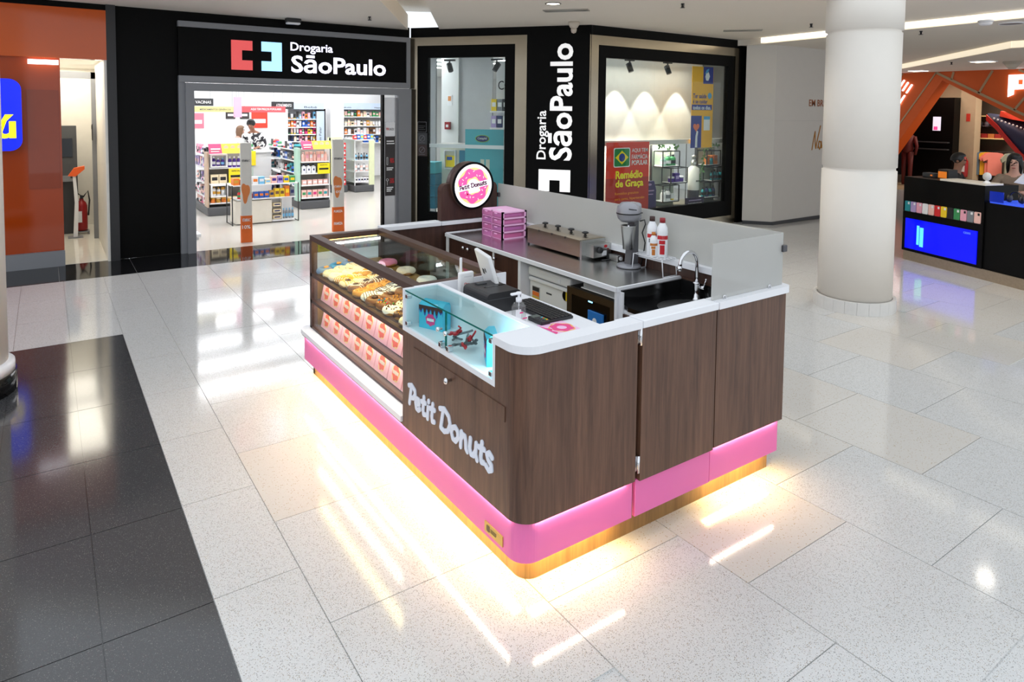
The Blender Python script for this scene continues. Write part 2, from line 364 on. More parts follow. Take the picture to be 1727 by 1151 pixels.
# ---- left: orange bank front
ORANGE = mk('bank_orange', (196,84,22), 0.12, var=0.05, scale=2)
ORANGE2 = mk('bank_orange_deep', (160,60,12), 0.08, var=0.06, scale=2)
struct('wall_left', MB().box(-5,0.69,10.42,10.6,2.69,3.34), ORANGE)
struct('wall_left', MB().box(-5,0.175,10.5,10.6,0.2,2.69), ORANGE2)
struct('baseboard_left', MB().box(-5,0.18,10.44,10.5,0.0,0.2), GREY)
struct('trim_1', MB().box(-5,0.72,10.46,10.62,3.34,3.46), BLACK)
glassp = MB().box(-0.18,0.15,10.488,10.499,1.02,2.28)
struct('window_1', glassp, mk('bank_glass', (140,52,12), 0.03, var=0.05))
single('light_box', MB().box(-0.16,0.16,10.40,10.48,2.605,2.66), led('bank_tube',(240,246,255),2.5), 'slim white light fixture under the orange bank fascia', 'light')
t = thing('bank_sign', 'blue rounded bank sign with yellow lettering on orange wall', 'sign', (-0.9,10.5,1.515), frame=(-0.9,10.5,1.515))
obj('sign_face', MB().prism(rrect(-1.55,-0.235,1.515,2.41,0.13), 10.40, 10.5, 'y'), mk('bank_blue',(10,40,225),0.2,emit=0.55,ecol=(0,30,255)), t)
YEL = mk('bank_yellow',(250,236,40),0.4,emit=0.6,ecol=(255,235,30))
obj('lettering', place(text_mb('Ita\u00fa', height=0.31, width=0.68, bold=0.03), (-0.975,10.40,1.67), (1,0,0), (0,0,1)), YEL, t)
# doorway vestibule of the bank
VW = mk('vestibule_white', (226,222,214), 0.5)
struct('wall_vestibule', MB().box(-0.05,0.0,10.6,13.9,0,2.9).box(0.66,0.74,10.44,12.4,0,2.9).box(0.80,0.86,12.4,14,0,2.9).box(-0.05,0.86,13.9,14.0,0,2.9).box(-0.05,0.86,10.6,14.0,2.72,2.8), VW)
struct('vestibule_floor', MB().box(-0.05,0.86,10.5,14,-0.03,0.002), mk('vestibule_tile',(222,218,208),0.08))
struct('door_1', MB().box(0.60,0.66,12.34,12.40,0,2.6).box(0.0,0.06,12.34,12.4,0,2.6).box(0.0,0.66,12.34,12.4,2.5,2.6), GREY)
area_light('vestibule_lamp', (0.33,12.3,2.70), 0.6, 26, (1,0.94,0.8), (0,0,0), 3.0)
t = thing('cash_machine', 'dark grey cash machine standing inside the bank doorway', 'cash machine', (0.22,13.2,0), frame=(0.22,13.2,0))
obj('cabinet', MB().box(0.02,0.42,13.0,13.4,0,0.95).prism([(13.0,0.95),(13.4,0.95),(13.4,1.75),(13.12,1.75)], 0.02,0.42,'x'), DARKGREY, t)
obj('screen', MB().box(0.08,0.36,13.03,13.08,1.25,1.55), BLACKG, t); obj('keypad', MB().box(0.12,0.32,12.94,13.0,0.9,0.95), GREY, t); obj('shelf', MB().box(0.05,0.39,12.92,13.0,0.86,0.90), GREY, t)
t = thing('fire_extinguisher', 'red fire extinguisher on a small floor stand inside the bank doorway', 'extinguisher', (0.46,12.9,0), frame=(0.46,12.9,0))
RED = mk('extinguisher_red',(150,20,24),0.3)
obj('cylinder', MB().lathe([(0.0,0.06),(0.075,0.06),(0.08,0.09),(0.08,0.46),(0.06,0.52),(0.03,0.55),(0.03,0.58),(0,0.58)], (0.46,12.9,0), 18), RED, t)
obj('valve', MB().box(0.44,0.48,12.86,12.94,0.58,0.63).tube([(0.46,12.88,0.62),(0.40,12.82,0.68)],0.008), BLACKP, t)
obj('hose', MB().tube([(0.48,12.88,0.6),(0.55,12.88,0.7),(0.57,12.88,0.55),(0.55,12.88,0.3)],0.012), BLACKP, t)
obj('label_plate', MB().box(0.40,0.46,12.815,12.825,0.2,0.38), WHITE, t)
obj('stand', MB().box(0.36,0.56,12.80,13.0,0.04,0.055).box(0.36,0.38,12.80,12.82,0,0.04).box(0.54,0.56,12.8,12.82,0,0.04).box(0.36,0.38,12.98,13.0,0,0.04).box(0.54,0.56,12.98,13.0,0,0.04), GREY, t)
t = thing('gel_dispenser', 'white and orange sanitizer dispenser on a slim stand beside the extinguisher', 'dispenser', (0.36,12.6,0), frame=(0.36,12.6,0))
obj('post', MB().prism([(0.33,0.0),(0.39,0.0),(0.41,0.55),(0.38,0.98),(0.34,0.98),(0.36,0.55)],12.58,12.64,'y'), WHITE, t)
obj('base', MB().box(0.26,0.46,12.5,12.7,0,0.015), GREY, t)
obj('spout_head', MB().prism([(0.28,0.98),(0.38,0.97),(0.50,1.08),(0.50,1.13),(0.36,1.10)],12.56,12.66,'y'), mk('dispenser_orange',(235,96,30),0.4), t)
single('access_reader', MB().bbox(0.592,0.604,12.20,12.30,1.55,1.8,0.004).box(0.588,0.592,12.22,12.28,1.72,1.78), [BLACKP], 'small black access reader on the bank doorway frame', 'card reader')

# ---- pharmacy front (plane y = 10.5)
struct('wall_front', MB().box(0.69,0.80,10.42,10.6,0,3.46), mk('pilaster_grey',(40,40,42),0.5))
struct('wall_front', MB().box(0.80,1.55,10.5,10.6,0,3.46).box(1.55,5.13,10.5,10.6,3.28,3.46).box(1.55,5.13,10.55,10.6,2.45,3.28), BLACK)
t = thing('shop_sign', 'long black pharmacy sign with lit white name above the entrance', 'sign', (3.3,10.45,2.43), frame=(3.3,10.45,2.43))
obj('frame', MB().box(1.55,5.10,10.40,10.55,3.20,3.28).box(5.03,5.10,10.40,10.55,2.43,3.20).box(1.55,5.03,10.40,10.55,2.43,2.52), GREY, t)
obj('face', MB().box(1.55,5.03,10.42,10.5,2.52,3.20), BLACK, t)
SLIT = mk('sign_white', (235,232,255), 0.4, emit=1.3, ecol=(232,230,255)); SRED = mk('sign_red', (200,70,70), 0.4, emit=0.55, ecol=(214,84,84)); SBLU = mk('sign_blue', (150,200,245), 0.4, emit=1.0, ecol=(150,205,250))
def bracket(x0, x1, z0, z1, flip=False):
    w, h = (x1-x0)/2, (z1-z0); a, b = z0+h*0.33, z0+h*0.67
    if not flip: return [(x0,z0),(x1,z0),(x1,a),(x0+w,a),(x0+w,b),(x1,b),(x1,z1),(x0,z1)]
    return [(x0,z0),(x1,z0),(x1,z1),(x0,z1),(x0,b),(x0+w,b),(x0+w,a),(x0,a)]
obj('emblem', MB().prism(bracket(2.245,2.54,2.63,3.06), 10.405, 10.42, 'y'), SRED, t, 'red half of the cross emblem'); obj('emblem', MB().prism(bracket(2.67,2.965,2.63,3.06,True), 10.405, 10.42, 'y'), SBLU, t, 'light blue half of the cross emblem')
obj('lettering', place(text_mb('Drogaria', width=0.66, height=0.165, bold=0.012), (3.10,10.42,2.915), (1,0,0), (0,0,1)), SLIT, t, 'lit word Drogaria')
obj('lettering', place(text_mb('S\u0101oPaulo', width=1.55, height=0.275, bold=0.022), (3.11,10.42,2.62), (1,0,0), (0,0,1)), SLIT, t, 'lit word SaoPaulo')
struct('door_2', MB().box(1.63,5.11,10.38,10.5,2.31,2.42).box(1.63,1.74,10.38,10.5,0,2.31).box(1.55,1.63,10.43,10.55,0,2.43).box(4.88,5.11,10.38,10.55,0,2.31), GREY)
SILV = mk('silver_panel',(196,196,198),0.25,0.6,var=0.05)
t = thing('door_side_panel','silver panel with a dark offer poster right of the pharmacy entrance','panel',(4.76,10.5,0), frame=(4.76,10.5,0))
obj('panel', MB().box(4.645,4.88,10.46,10.5,0,2.27), SILV, t); obj('edge_strip', MB().box(4.61,4.645,10.44,10.52,0,2.31), BLACK, t)
po = obj('poster', MB().box(4.665,4.845,10.452,10.46,0.62,1.62), mk('poster_dark',(52,46,46),0.5), t, 'dark offer poster with white header')
obj('poster_header', MB().prism(rrect(4.67,4.84,1.62,1.86,0.02), 10.45, 10.46,'y'), WHITE, t)
def put(txt, parent, x, y, z, h=None, wd=None, m=None, bold=0.0, depth=0.003, label=None, space=1.0):
    return obj('lettering', place(text_mb(txt, width=wd, height=h, bold=bold, depth=depth, space=space), (x,y,z), (1,0,0), (0,0,1)), m, parent, label)
TW = mk('print_white',(240,240,240),0.6); TR = mk('print_red',(205,40,45),0.6); TK = mk('print_black',(25,25,28),0.6); TG = mk('print_grey',(110,110,114),0.6)
put('VIVA', t, 4.68,10.45,1.72, wd=0.055, h=0.045, m=TR, bold=0.01); put('SA\u00daDE', t, 4.74,10.45,1.72, wd=0.085, h=0.052, m=TG, bold=0.005)
put('90%', t, 4.75,10.452,1.17, wd=0.075,h=0.085, m=TR, bold=0.01); put('50%', t, 4.75,10.452,0.83, wd=0.075,h=0.085, m=TR, bold=0.01)
for zz, wd in ((1.53,0.13),(1.49,0.14),(1.08,0.12),(1.05,0.10),(0.75,0.12),(0.72,0.10),(0.69,0.08)):
    obj('print_line', MB().box(4.69,4.69+wd,10.449,10.452,zz,zz+0.018), TW, t)
obj('pictogram', MB().ring(rrect(4.69,4.715,1.14,1.27,0.01,3), rrect(4.694,4.711,1.144,1.266,0.008,3), 10.449,10.452,'y'), TW, t); obj('pictogram', MB().ring(circ(4.703,0.89,0.022,16), circ(4.703,0.89,0.017,16), 10.449,10.452,'y').box(4.701,4.705,10.449,10.452,0.80,0.87), TW, t)
# ---- facet with the narrow window and the upright sign
FP = Vector((5.13,10.5,0)); FA = math.atan2(-2.5,1.89); FL = 3.134
def facet(name, label, cat): return thing(name, label, cat, FP, FA)
wf = thing('wall_centre', None, None, FP, FA); wf['kind'] = 'structure'
# local frame: x along the wall, y into the shop
obj('cladding', MB().box(0,2.10,0.05,0.15,3.29,3.46).box(2.10,3.14,0.0,0.15,0,3.46), BLACK, wf)
win = thing('window_2', None, None, FP, FA); win['kind'] = 'structure'
obj('steel_frame', MB().box(0.0,0.15,0,0.12,0,3.29).box(1.89,2.09,0,0.12,0,3.29).box(0.15,1.89,0,0.12,3.15,3.29).box(0.15,1.89,0,0.12,0,0.14), STEELB, win)
obj('inner_frame', MB().box(0.15,0.33,0.03,0.14,0.14,3.15).box(1.71,1.89,0.03,0.14,0.14,3.15).box(0.33,1.71,0.03,0.14,2.95,3.15).box(0.33,1.71,0.03,0.14,0.14,0.32), BLACK, win)
obj('pane', MB().box(0.33,1.71,0.06,0.068,0.32,2.95), GLASS, win)
obj('cross_bar', MB().box(0.33,1.71,0.10,0.14,1.43,1.49), WHITE, win)
t = facet('upright_sign', 'tall black panel with white upright pharmacy name between the windows', 'sign')
obj('panel', MB().box(2.12,3.12,-0.03,0.0,0,3.30), BLACK, t)
SW = mk('sign_paint_white',(250,250,250),0.5,emit=0.35,ecol=(255,255,255))
ZU = (0,0,1)
obj('lettering', place(text_mb('Drogaria', width=0.78, height=0.20, bold=0.012), (2.48,-0.03,1.30), (0,0,1), (-1,0,0)), SW, t, 'upright word Drogaria')
obj('lettering', place(text_mb('S\u0101oPaulo', width=1.85, height=0.39, bold=0.024), (2.86,-0.03,1.29), (0,0,1), (-1,0,0)), SW, t, 'upright word SaoPaulo')
obj('emblem', MB().prism([(2.32,1.14),(2.84,1.14),(2.84,0.79),(2.67,0.79),(2.67,0.97),(2.50,0.97),(2.50,0.79),(2.32,0.79)], -0.036,-0.03,'y'), SW, t)
for i, (z0, nm, m) in enumerate(((1.68,'black notice sticker on the window frame edge',BLACK),(1.48,'grey no pets sticker on the window frame edge',DARKGREY),(1.28,'brown no smoking sticker on the window frame edge',mk('sticker_brown',(56,40,38),0.5)))):
    s_ = facet('window_sticker', nm, 'sticker')
    obj('backing', MB().box(0.14,0.325,0.018,0.03,z0,z0+0.195), m, s_)
    if i == 0: obj('print', MB().ring(rrect(0.15,0.315,z0+0.01,z0+0.185,0.01,3), rrect(0.156,0.309,z0+0.016,z0+0.179,0.01,3), 0.015,0.018,'y').box(0.17,0.29,0.015,0.018,z0+0.05,z0+0.055).box(0.17,0.27,0.015,0.018,z0+0.08,z0+0.085).box(0.17,0.29,0.015,0.018,z0+0.11,z0+0.115), TG, s_)
    else: obj('print', MB().ring(circ(0.2325,z0+0.105,0.055,20), circ(0.2325,z0+0.105,0.047,20), 0.015,0.018,'y').add([(0.195,0.015,z0+0.07),(0.202,0.015,z0+0.063),(0.27,0.015,z0+0.14),(0.263,0.015,z0+0.147)],[(0,1,2,3)]).box(0.18,0.285,0.015,0.018,z0+0.025,z0+0.033), TG, s_)
# ---- right window (plane y = 8.0)
struct('wall_right', MB().box(6.98,10.92,8.05,8.15,3.27,3.46).box(10.69,10.92,7.98,8.15,0,3.46).box(6.98,10.7,8.05,8.15,0,0.16), BLACK)
win = struct('window_3', MB().box(6.99,7.18,8.0,8.1,0,3.27).box(10.57,10.69,8.0,8.1,0,3.27).box(7.18,10.57,8.0,8.1,3.12,3.27).box(7.18,10.57,8.0,8.1,0,0.15), STEELB)
obj('inner_frame', MB().box(7.18,7.37,8.03,8.12,0.15,3.12).box(10.40,10.57,8.03,8.12,0.15,3.12).box(7.37,10.40,8.03,8.12,2.93,3.12).box(7.37,10.40,8.03,8.12,0.15,0.42), BLACK, win)
obj('pane', MB().box(7.37,8.50,8.06,8.068,0.42,2.93), GLASS, win); obj('pane', MB().box(8.504,10.40,8.06,8.068,0.42,2.93), GLASS, win)
obj('cross_bar', MB().box(7.37,10.9,8.30,8.36,1.50,1.58), mk('bar_silver',(215,212,206),0.35), win)
DW = mk('display_wall',(236,231,222),0.7)
struct('display_wall', MB().box(7.3,10.92,9.05,9.10,1.52,3.1), DW)
struct('display_wall', MB().box(10.92,11.0,8.15,9.1,0,3.1), mk('display_wall_grey',(88,88,86),0.7))
struct('display_floor', MB().box(7.3,11.2,8.12,9.05,0.28,0.34), mk('display_base',(120,112,96),0.6))
# ---- grey hoarding right of the shop
HO = mk('hoarding_grey',(206,202,196),0.55,var=0.02)
struct('wall_hoarding', MB().prism([(10.70,7.86),(11.02,7.45),(15.2,7.45),(15.2,7.6),(11.1,7.6),(10.92,8.0)], 0.06, 3.34), HO)
struct('baseboard_hoarding', MB().prism([(10.69,7.84),(11.02,7.43),(15.2,7.43),(15.2,7.6),(11.1,7.6),(10.92,8.0)], 0.0, 0.06), DARKGREY)
struct('trim_2', MB().box(11.02,15.2,7.447,7.45,1.928,1.934), mk('hoarding_seam',(188,185,180),0.6))
t = thing('wall_lettering','brown and gold lettering on grey hoarding behind the white pillar','lettering',(12.3,7.45,2.2), frame=(12.3,7.45,2.2))
put('EM BREVE', t, 12.10,7.448,2.21, h=0.13, wd=0.78, m=mk('lettering_brown',(150,84,40),0.5), bold=0.012)
GOLD = mk('lettering_gold',(170,120,40),0.35,0.6)
obj('script', place(stroke_mb([[(0,0),(0.05,0.22),(0.09,0.35),(0.1,0.15),(0.13,0.02),(0.18,0.2),(0.27,0.46)],[(0.2,0.03),(0.24,0.16),(0.3,0.14),(0.3,0.04),(0.26,0.0),(0.22,0.06)],[(0.31,0.15),(0.33,0.03),(0.4,0.15),(0.42,0.03)],[(0.45,0.15),(0.5,0.02),(0.56,0.3)]], 0.025), (12.25,7.448,1.37), (1,0,0), (0,0,1)), GOLD, t)
struct('wall_far', MB().box(15.1,15.2,7.5,12,0,3.4).box(15.2,20,11.9,12,0,3.4), HO)
# ---- pillars
PIL = mk('pillar_paint',(232,226,217),0.55,var=0.02)
t = thing('pillar', 'round white mall pillar standing between the kiosks', 'pillar', (7.20,3.83,0), frame=(0,0,0)); t['kind'] = 'structure'
obj('shaft', MB().lathe([(0.365,0.1),(0.365,1.485),(0.35,1.49),(0.35,1.52),(0.365,1.525),(0.365,2.93),(0.352,2.935),(0.352,2.96),(0.375,2.965),(0.375,3.42)], n=48), PIL, t)
obj('base_core', MB().cyl((0,0,0),0.375,0.12,n=48), GROUT, t)
for k in range(22):
    a0, a1 = 2*math.pi*k/22, 2*math.pi*(k+0.985)/22
    pts = [(0.405*math.cos(a0+(a1-a0)*j/3), 0.405*math.sin(a0+(a1-a0)*j/3)) for j in range(4)]+[(0.37*math.cos(a1+(a0-a1)*j/3), 0.37*math.sin(a1+(a0-a1)*j/3)) for j in range(4)]
    obj('base_tile', MB().prism(pts, 0, 0.13), mk('pillar_tile',(224,222,218),0.3), t)
t = thing('pillar', 'white pillar with a black base at the left edge of the hall', 'pillar', (-0.62,6.16,0)); t['kind'] = 'structure'
obj('shaft', MB().lathe([(0.36,0.1),(0.36,3.8)], n=40), PIL, t); obj('base', MB().cyl((0,0,0),0.41,0.14,n=40), BLACKG, t); obj('base_ring', MB().lathe([(0.40,0.14),(0.40,0.2),(0.36,0.22)],n=40), WHITE, t)
# ---- ceiling fittings
def fitting(name, label, cat, mb, m, loc, group=None):
    o = obj(name, mb, m); o.location = loc; tag(o, label, cat, group); return o
def sprinkler(x, y, z, label): 
    t = thing('sprinkler', label, 'sprinkler', (x,y,z)); obj('stem', MB().lathe([(0.022,0),(0.022,-0.012),(0.01,-0.014),(0.01,-0.05)],n=10), BLACKP, t); obj('deflector', MB().lathe([(0.03,-0.05),(0.03,-0.055)],n=10).tube([(-0.025,0,-0.014),(-0.02,0,-0.05)],0.004,5).tube([(0.025,0,-0.014),(0.02,0,-0.05)],0.004,5), BLACKP, t)
for x, y, z, l in ((3.92,9.33,3.42,'small black ceiling sprinkler above the pharmacy sign'),(6.5,5.72,3.42,'small black ceiling sprinkler at the top middle of the photo'),(9.46,5.83,3.42,'small black ceiling sprinkler left of the white pillar'),(10.74,4.86,3.32,'small black ceiling sprinkler right of the white pillar'),(16.0,6.6,3.2,'small black far sprinkler above the orange cladding'),(16.4,5.3,3.2,'small black far sprinkler near the bent glowing step')): sprinkler(x,y,z,l)
t = thing('downlight','round recessed downlight in the ceiling above the upright sign','ceiling light',(5.25,6.71,3.42))
obj('trim_ring', MB().ring(circ(0,0,0.10,28), circ(0,0,0.085,28), -0.008, 0.0), BLACKP, t); obj('lens', MB().cyl((0,0,-0.004),0.085,0.003,n=28), led('downlight_lens',(255,246,225),3.0), t)
def vent(x, y, rz, label):
    t = thing('air_vent', label, 'air vent', (x,y,3.42), rz)
    obj('frame', MB().ring([(-0.3,-0.09),(0.3,-0.09),(0.3,0.09),(-0.3,0.09)], [(-0.26,-0.06),(0.26,-0.06),(0.26,0.06),(-0.26,0.06)], -0.012, 0.0), mk('vent_metal',(170,166,158),0.4,0.5), t)
    obj('backing', MB().box(-0.26,0.26,-0.06,0.06,-0.002,0.0), DARKGREY, t)
    for k in range(5): obj('slat', MB().box(-0.26,0.26,-0.05+0.023*k,-0.038+0.023*k,-0.010,-0.003), mk('vent_metal',(170,166,158),0.4,0.5), t)
vent(5.73,7.04,math.radians(-50),'slotted metal air vent in the ceiling beside the round downlight'); vent(9.38,6.98,math.radians(-50),'slotted metal air vent in the ceiling above the grey hoarding')
t = thing('dome_camera','beige dome camera hanging from ceiling above the upright sign','camera',(6.59,7.91,3.42)); BEI = mk('beige_plastic',(196,186,172),0.5)
obj('bracket', MB().lathe([(0.085,0),(0.09,-0.03),(0.06,-0.08),(0.04,-0.1)],n=20), BEI, t); obj('dome', MB().lathe([(0.04,-0.09),(0.045,-0.12),(0.035,-0.16),(0.0,-0.175)],n=18), BEI, t)
t = thing('ceiling_sensor','black and white ceiling sensor above the pharmacy sign','sensor',(3.09,10.25,3.42)); obj('housing', MB().bbox(-0.11,0.11,-0.05,0.05,-0.06,0,0.01), BLACKP, t); obj('cover', MB().bbox(-0.10,0.10,-0.045,0.045,-0.09,-0.06,0.012), WHITE, t)
for x, y, z, l in ((16.1,6.05,3.2,'square far ceiling light nearest the bent glowing step'),(18.5,8.4,3.2,'square far ceiling light beside the pillar above the orange cladding')):
    t = thing('ceiling_light', l, 'ceiling light', (x,y,z)); obj('frame', MB().box(-0.2,0.2,-0.2,0.2,-0.02,0), WHITE, t); obj('diffuser', MB().box(-0.17,0.17,-0.17,0.17,-0.024,-0.02), led('far_lamp',(255,240,215),4), t)
t = thing('smoke_detector','white smoke detector on the grey ceiling right of the pillar','smoke detector',(10.14,3.80,3.32)); obj('base', MB().cyl((0,0,-0.02),0.09,0.02,n=20), WHITE, t); obj('head', MB().lathe([(0.08,-0.02),(0.075,-0.05),(0.05,-0.065),(0,-0.065)],n=20), WHITE, t)
t = thing('ceiling_speaker','flat round speaker in the grey ceiling right of the pillar','speaker',(10.68,3.70,3.32)); obj('grille', MB().cyl((0,0,-0.012),0.13,0.012,n=24), GREY, t); obj('rim', MB().ring(circ(0,0,0.145,24),circ(0,0,0.13,24),-0.015,0), WHITE, t)
t = thing('smoke_detector','cone shaped detector on the far ceiling above the large orange letter','smoke detector',(16.7,5.73,3.2)); obj('base', MB().cyl((0,0,-0.03),0.17,0.03,n=18), BEI, t); obj('cone', MB().lathe([(0.16,-0.03),(0.06,-0.16),(0,-0.16)],n=18), BEI, t)
# ================================================================== the donut kiosk (u = x, v = y from its wooden corner)
KX, KY = 1.6143, 2.2402
def kt(name, label, cat, u, v, z=0.0, group=None): return thing(name, label, cat, (KX+u, KY+v, z), 0, group, (u,v,z))
def shell(path_out, path_in, z0, z1): return MB().prism(path_out+path_in[::-1], z0, z1)
def corner(off, R, v_end, u_end, th):
    a = [(off, v_end)]+[(off+R-R*math.cos(math.radians(90*k/10)), off+R-R*math.sin(math.radians(90*k/10))) for k in range(11)]+[(u_end, off)]
    r2 = max(R-th, 0.005)
    b = [(off+th, v_end)]+[(off+th+r2-r2*math.cos(math.radians(90*k/10)), off+th+r2-r2*math.sin(math.radians(90*k/10))) for k in range(11)]+[(u_end, off+th)]
    return a, b
# ---- corner counter: walnut panels, pink skirt, plinth
t = kt('service_counter', 'walnut corner counter of the kiosk with pink skirt and white lettering', 'counter', 0.4, 0.4)
a, b = corner(0.0, 0.10, 1.14, 0.675, 0.045); obj('wood_panel', shell(a, b, 0.32, 0.866), WOOD, t)
a, b = corner(0.0, 0.10, 0.205, 0.675, 0.045); obj('wood_panel', shell(a, b, 0.866, 1.066), WOOD, t)
a, b = corner(0.015, 0.09, 2.93, 0.672, 0.02); obj('skirt', shell(a, b, 0.134, 0.317), PINK, t, 'pink skirt board')
a, b = corner(0.085, 0.075, 2.93, 1.85, 0.03); obj('plinth', shell(a, b, 0.0, 0.15), PLINTH, t)
obj('plinth', MB().box(0.085,0.68,2.90,2.93,0.0,0.15), PLINTH, t)
obj('floor_board', MB().box(0.115,0.67,0.12,2.9,0.15,0.165), BLACK, t)
obj('inner_panel', MB().box(0.66,0.69,0.13,1.136,0.0,0.97), WHITE, t)
LEDS = [MB().box(0.037,0.083,0.10,2.90,0.120,0.131), MB().box(0.10,0.60,0.037,0.083,0.120,0.131)]
for m in LEDS: obj('led_strip', m, LED_WARM, t, 'warm light strip under the pink skirt')
obj('led_strip', MB().box(0.008,0.0145,0.09,2.9,0.3165,0.3195).box(0.09,0.63,0.008,0.0145,0.3165,0.3195), led('led_skirt',(255,236,210),55), t, 'warm light strip above the pink skirt')
obj('drawer_front', MB().box(-0.004,0.002,0.12,1.0,0.742,0.808), WOOD, t); 
dr = [o for o in t.children if o.name.startswith('drawer_front')][0]
obj('knob', MB().lathe([(0.008,0),(0.007,-0.018),(0.014,-0.022),(0.017,-0.03),(0.012,-0.038),(0,-0.04)], (-0.004,0.588,0.770), 16, 'x'), CHROME, dr, 'chrome knob')
pl = obj('name_plate', MB().box(0.010,0.015,0.148,0.296,0.158,0.206), mk('brass',(196,170,96),0.35,0.7), t, 'small brass plate on the pink skirt')
obj('plate_print', place(MB().prism(rrect(0.018,0.045,0.01,0.04,0.006,3),-0.001,0,'y').box(0.052,0.10,-0.001,0,0.030,0.033).box(0.052,0.10,-0.001,0,0.023,0.026).box(0.052,0.095,-0.001,0,0.016,0.019), (0.0099,0.296,0.158), (0,-1,0), (0,0,1)), mk('plate_dark',(84,70,36),0.5), pl)
LETT = mk('letter_white',(225,232,246),0.45)
def lt(strokes, x0, x1, z0, h, w): return [[(x0+px*(x1-x0), z0+pz*h) for px, pz in st] for st in strokes]
letters = [
 ('P',[[(0.42,0.95),(0.18,0.0)],[(0.1,0.9),(0.45,1.0),(0.85,0.85),(0.9,0.65),(0.7,0.42),(0.42,0.36)]],0.035,0.13,0.482,0.108),
 ('e',[[(0.2,0.42),(0.8,0.62),(0.7,0.9),(0.35,0.9),(0.1,0.5),(0.25,0.1),(0.6,0.05),(0.9,0.25)]],0.120,0.184,0.478,0.068),
 ('t',[[(0.6,1.0),(0.4,0.3),(0.5,0.05),(0.9,0.1)],[(0.05,0.68),(0.95,0.74)]],0.193,0.243,0.478,0.098),
 ('i',[[(0.55,0.62),(0.4,0.0)],[(0.7,0.93),(0.72,0.97)]],0.248,0.287,0.478,0.100),
 ('t',[[(0.6,1.0),(0.4,0.3),(0.5,0.05),(0.9,0.1)],[(0.05,0.68),(0.95,0.74)]],0.290,0.343,0.478,0.097),
 ('D',[[(0.35,0.9),(0.15,0.1)],[(0.05,0.88),(0.45,1.0),(0.85,0.82),(0.98,0.5),(0.8,0.15),(0.45,0.0),(0.15,0.06)]],0.392,0.505,0.482,0.114),
 ('o',[[(0.55,0.98),(0.2,0.8),(0.06,0.45),(0.25,0.08),(0.6,0.05),(0.9,0.4),(0.85,0.8),(0.55,0.98)]],0.510,0.590,0.476,0.074),
 ('n',[[(0.2,0.95),(0.1,0.02)],[(0.12,0.5),(0.4,0.85),(0.65,0.85),(0.75,0.6),(0.8,0.15),(0.95,0.05)]],0.598,0.672,0.472,0.080),
 ('u',[[(0.18,0.98),(0.1,0.4),(0.25,0.08),(0.55,0.12),(0.8,0.5)],[(0.85,0.95),(0.78,0.3),(0.95,0.02)]],0.682,0.760,0.472,0.080),
 ('t',[[(0.6,1.0),(0.4,0.3),(0.5,0.05),(0.9,0.1)],[(0.05,0.68),(0.95,0.74)]],0.767,0.819,0.476,0.098),
 ('s',[[(0.85,0.85),(0.5,1.0),(0.2,0.82),(0.35,0.58),(0.75,0.4),(0.8,0.15),(0.45,0.0),(0.08,0.15)]],0.828,0.892,0.470,0.082)]
for ch, st, x0, x1, z0, h in letters:
    obj('letter', place(stroke_mb(lt(st,x0,x1,z0,h,0), 0.026, 0.005), (0.0,1.1,0.0), (0,-1,0), (0,0,1)), LETT, t)
# ---- flap door and right panel
t = kt('counter_door', 'walnut hinged door of the kiosk counter with a plain pink skirt', 'door', 0.97, 0.0)
obj('door_leaf', MB().box(0.703,1.243,-0.004,0.035,0.315,1.066), WOOD, t); obj('skirt', MB().box(0.69,1.236,0.012,0.03,0.134,0.317), PINK, t)
obj('side_jamb', MB().box(0.678,0.69,0.028,0.06,0.30,1.066).box(0.69,1.25,0.07,0.1,0.15,1.05), WOODD, t)
for z in (0.36,0.985): obj('hinge', MB().cyl((0.690,-0.004,z),0.008,0.085,n=10).box(0.678,0.703,0.004,0.012,z+0.005,z+0.08), CHROME, t)
obj('door_top', MB().bbox(0.698,1.250,-0.014,0.085,1.066,1.104,0.004), WHITE, t)
t = kt('end_counter', 'walnut end panel and white topped side wall of kiosk beneath frosted screen', 'counter', 1.87, 1.5)
obj('wood_panel', MB().prism([(1.255,0.0),(1.86,0.0),(1.873,0.013),(1.873,3.05),(1.85,3.05),(1.85,0.04),(1.255,0.04)], 0.32, 1.066), WOOD, t)
obj('skirt', MB().box(1.25,1.84,0.015,0.035,0.134,0.317).box(1.82,1.84,0.035,3.0,0.134,0.317).box(1.243,1.25,0.015,0.06,0.134,0.317), PINK, t)
obj('plinth', MB().box(1.82,1.85,0.10,2.95,0.0,0.15), PLINTH, t)
obj('led_strip', MB().box(1.27,1.80,0.037,0.083,0.120,0.131), LED_WARM, t); obj('led_strip', MB().box(1.27,1.82,0.008,0.0145,0.3165,0.3195), led('led_skirt',(255,236,210),55), t)
top = [(1.255,-0.014),(1.855,-0.014)]+[(1.855+0.045*math.sin(math.radians(15*k)), 0.031-0.045*math.cos(math.radians(15*k))) for k in range(1,7)]+[(1.90,3.06),(1.815,3.06),(1.815,0.08),(1.255,0.08)]
obj('white_top', MB().prism(top, 1.066, 1.104), WHITE, t)
t = kt('far_end_wall', 'walnut far end wall of the kiosk with white top', 'counter', 1.25, 3.0)
obj('wood_panel', MB().box(0.68,1.85,2.965,3.04,0.1,1.066), WOODD, t); obj('white_top', MB().bbox(0.68,1.235,2.95,3.06,1.066,1.104,0.004).bbox(1.24,1.815,2.95,3.06,1.066,1.10,0.004), WHITE, t); obj('plinth', MB().box(0.7,1.82,2.97,3.0,0,0.1), WOODD, t)
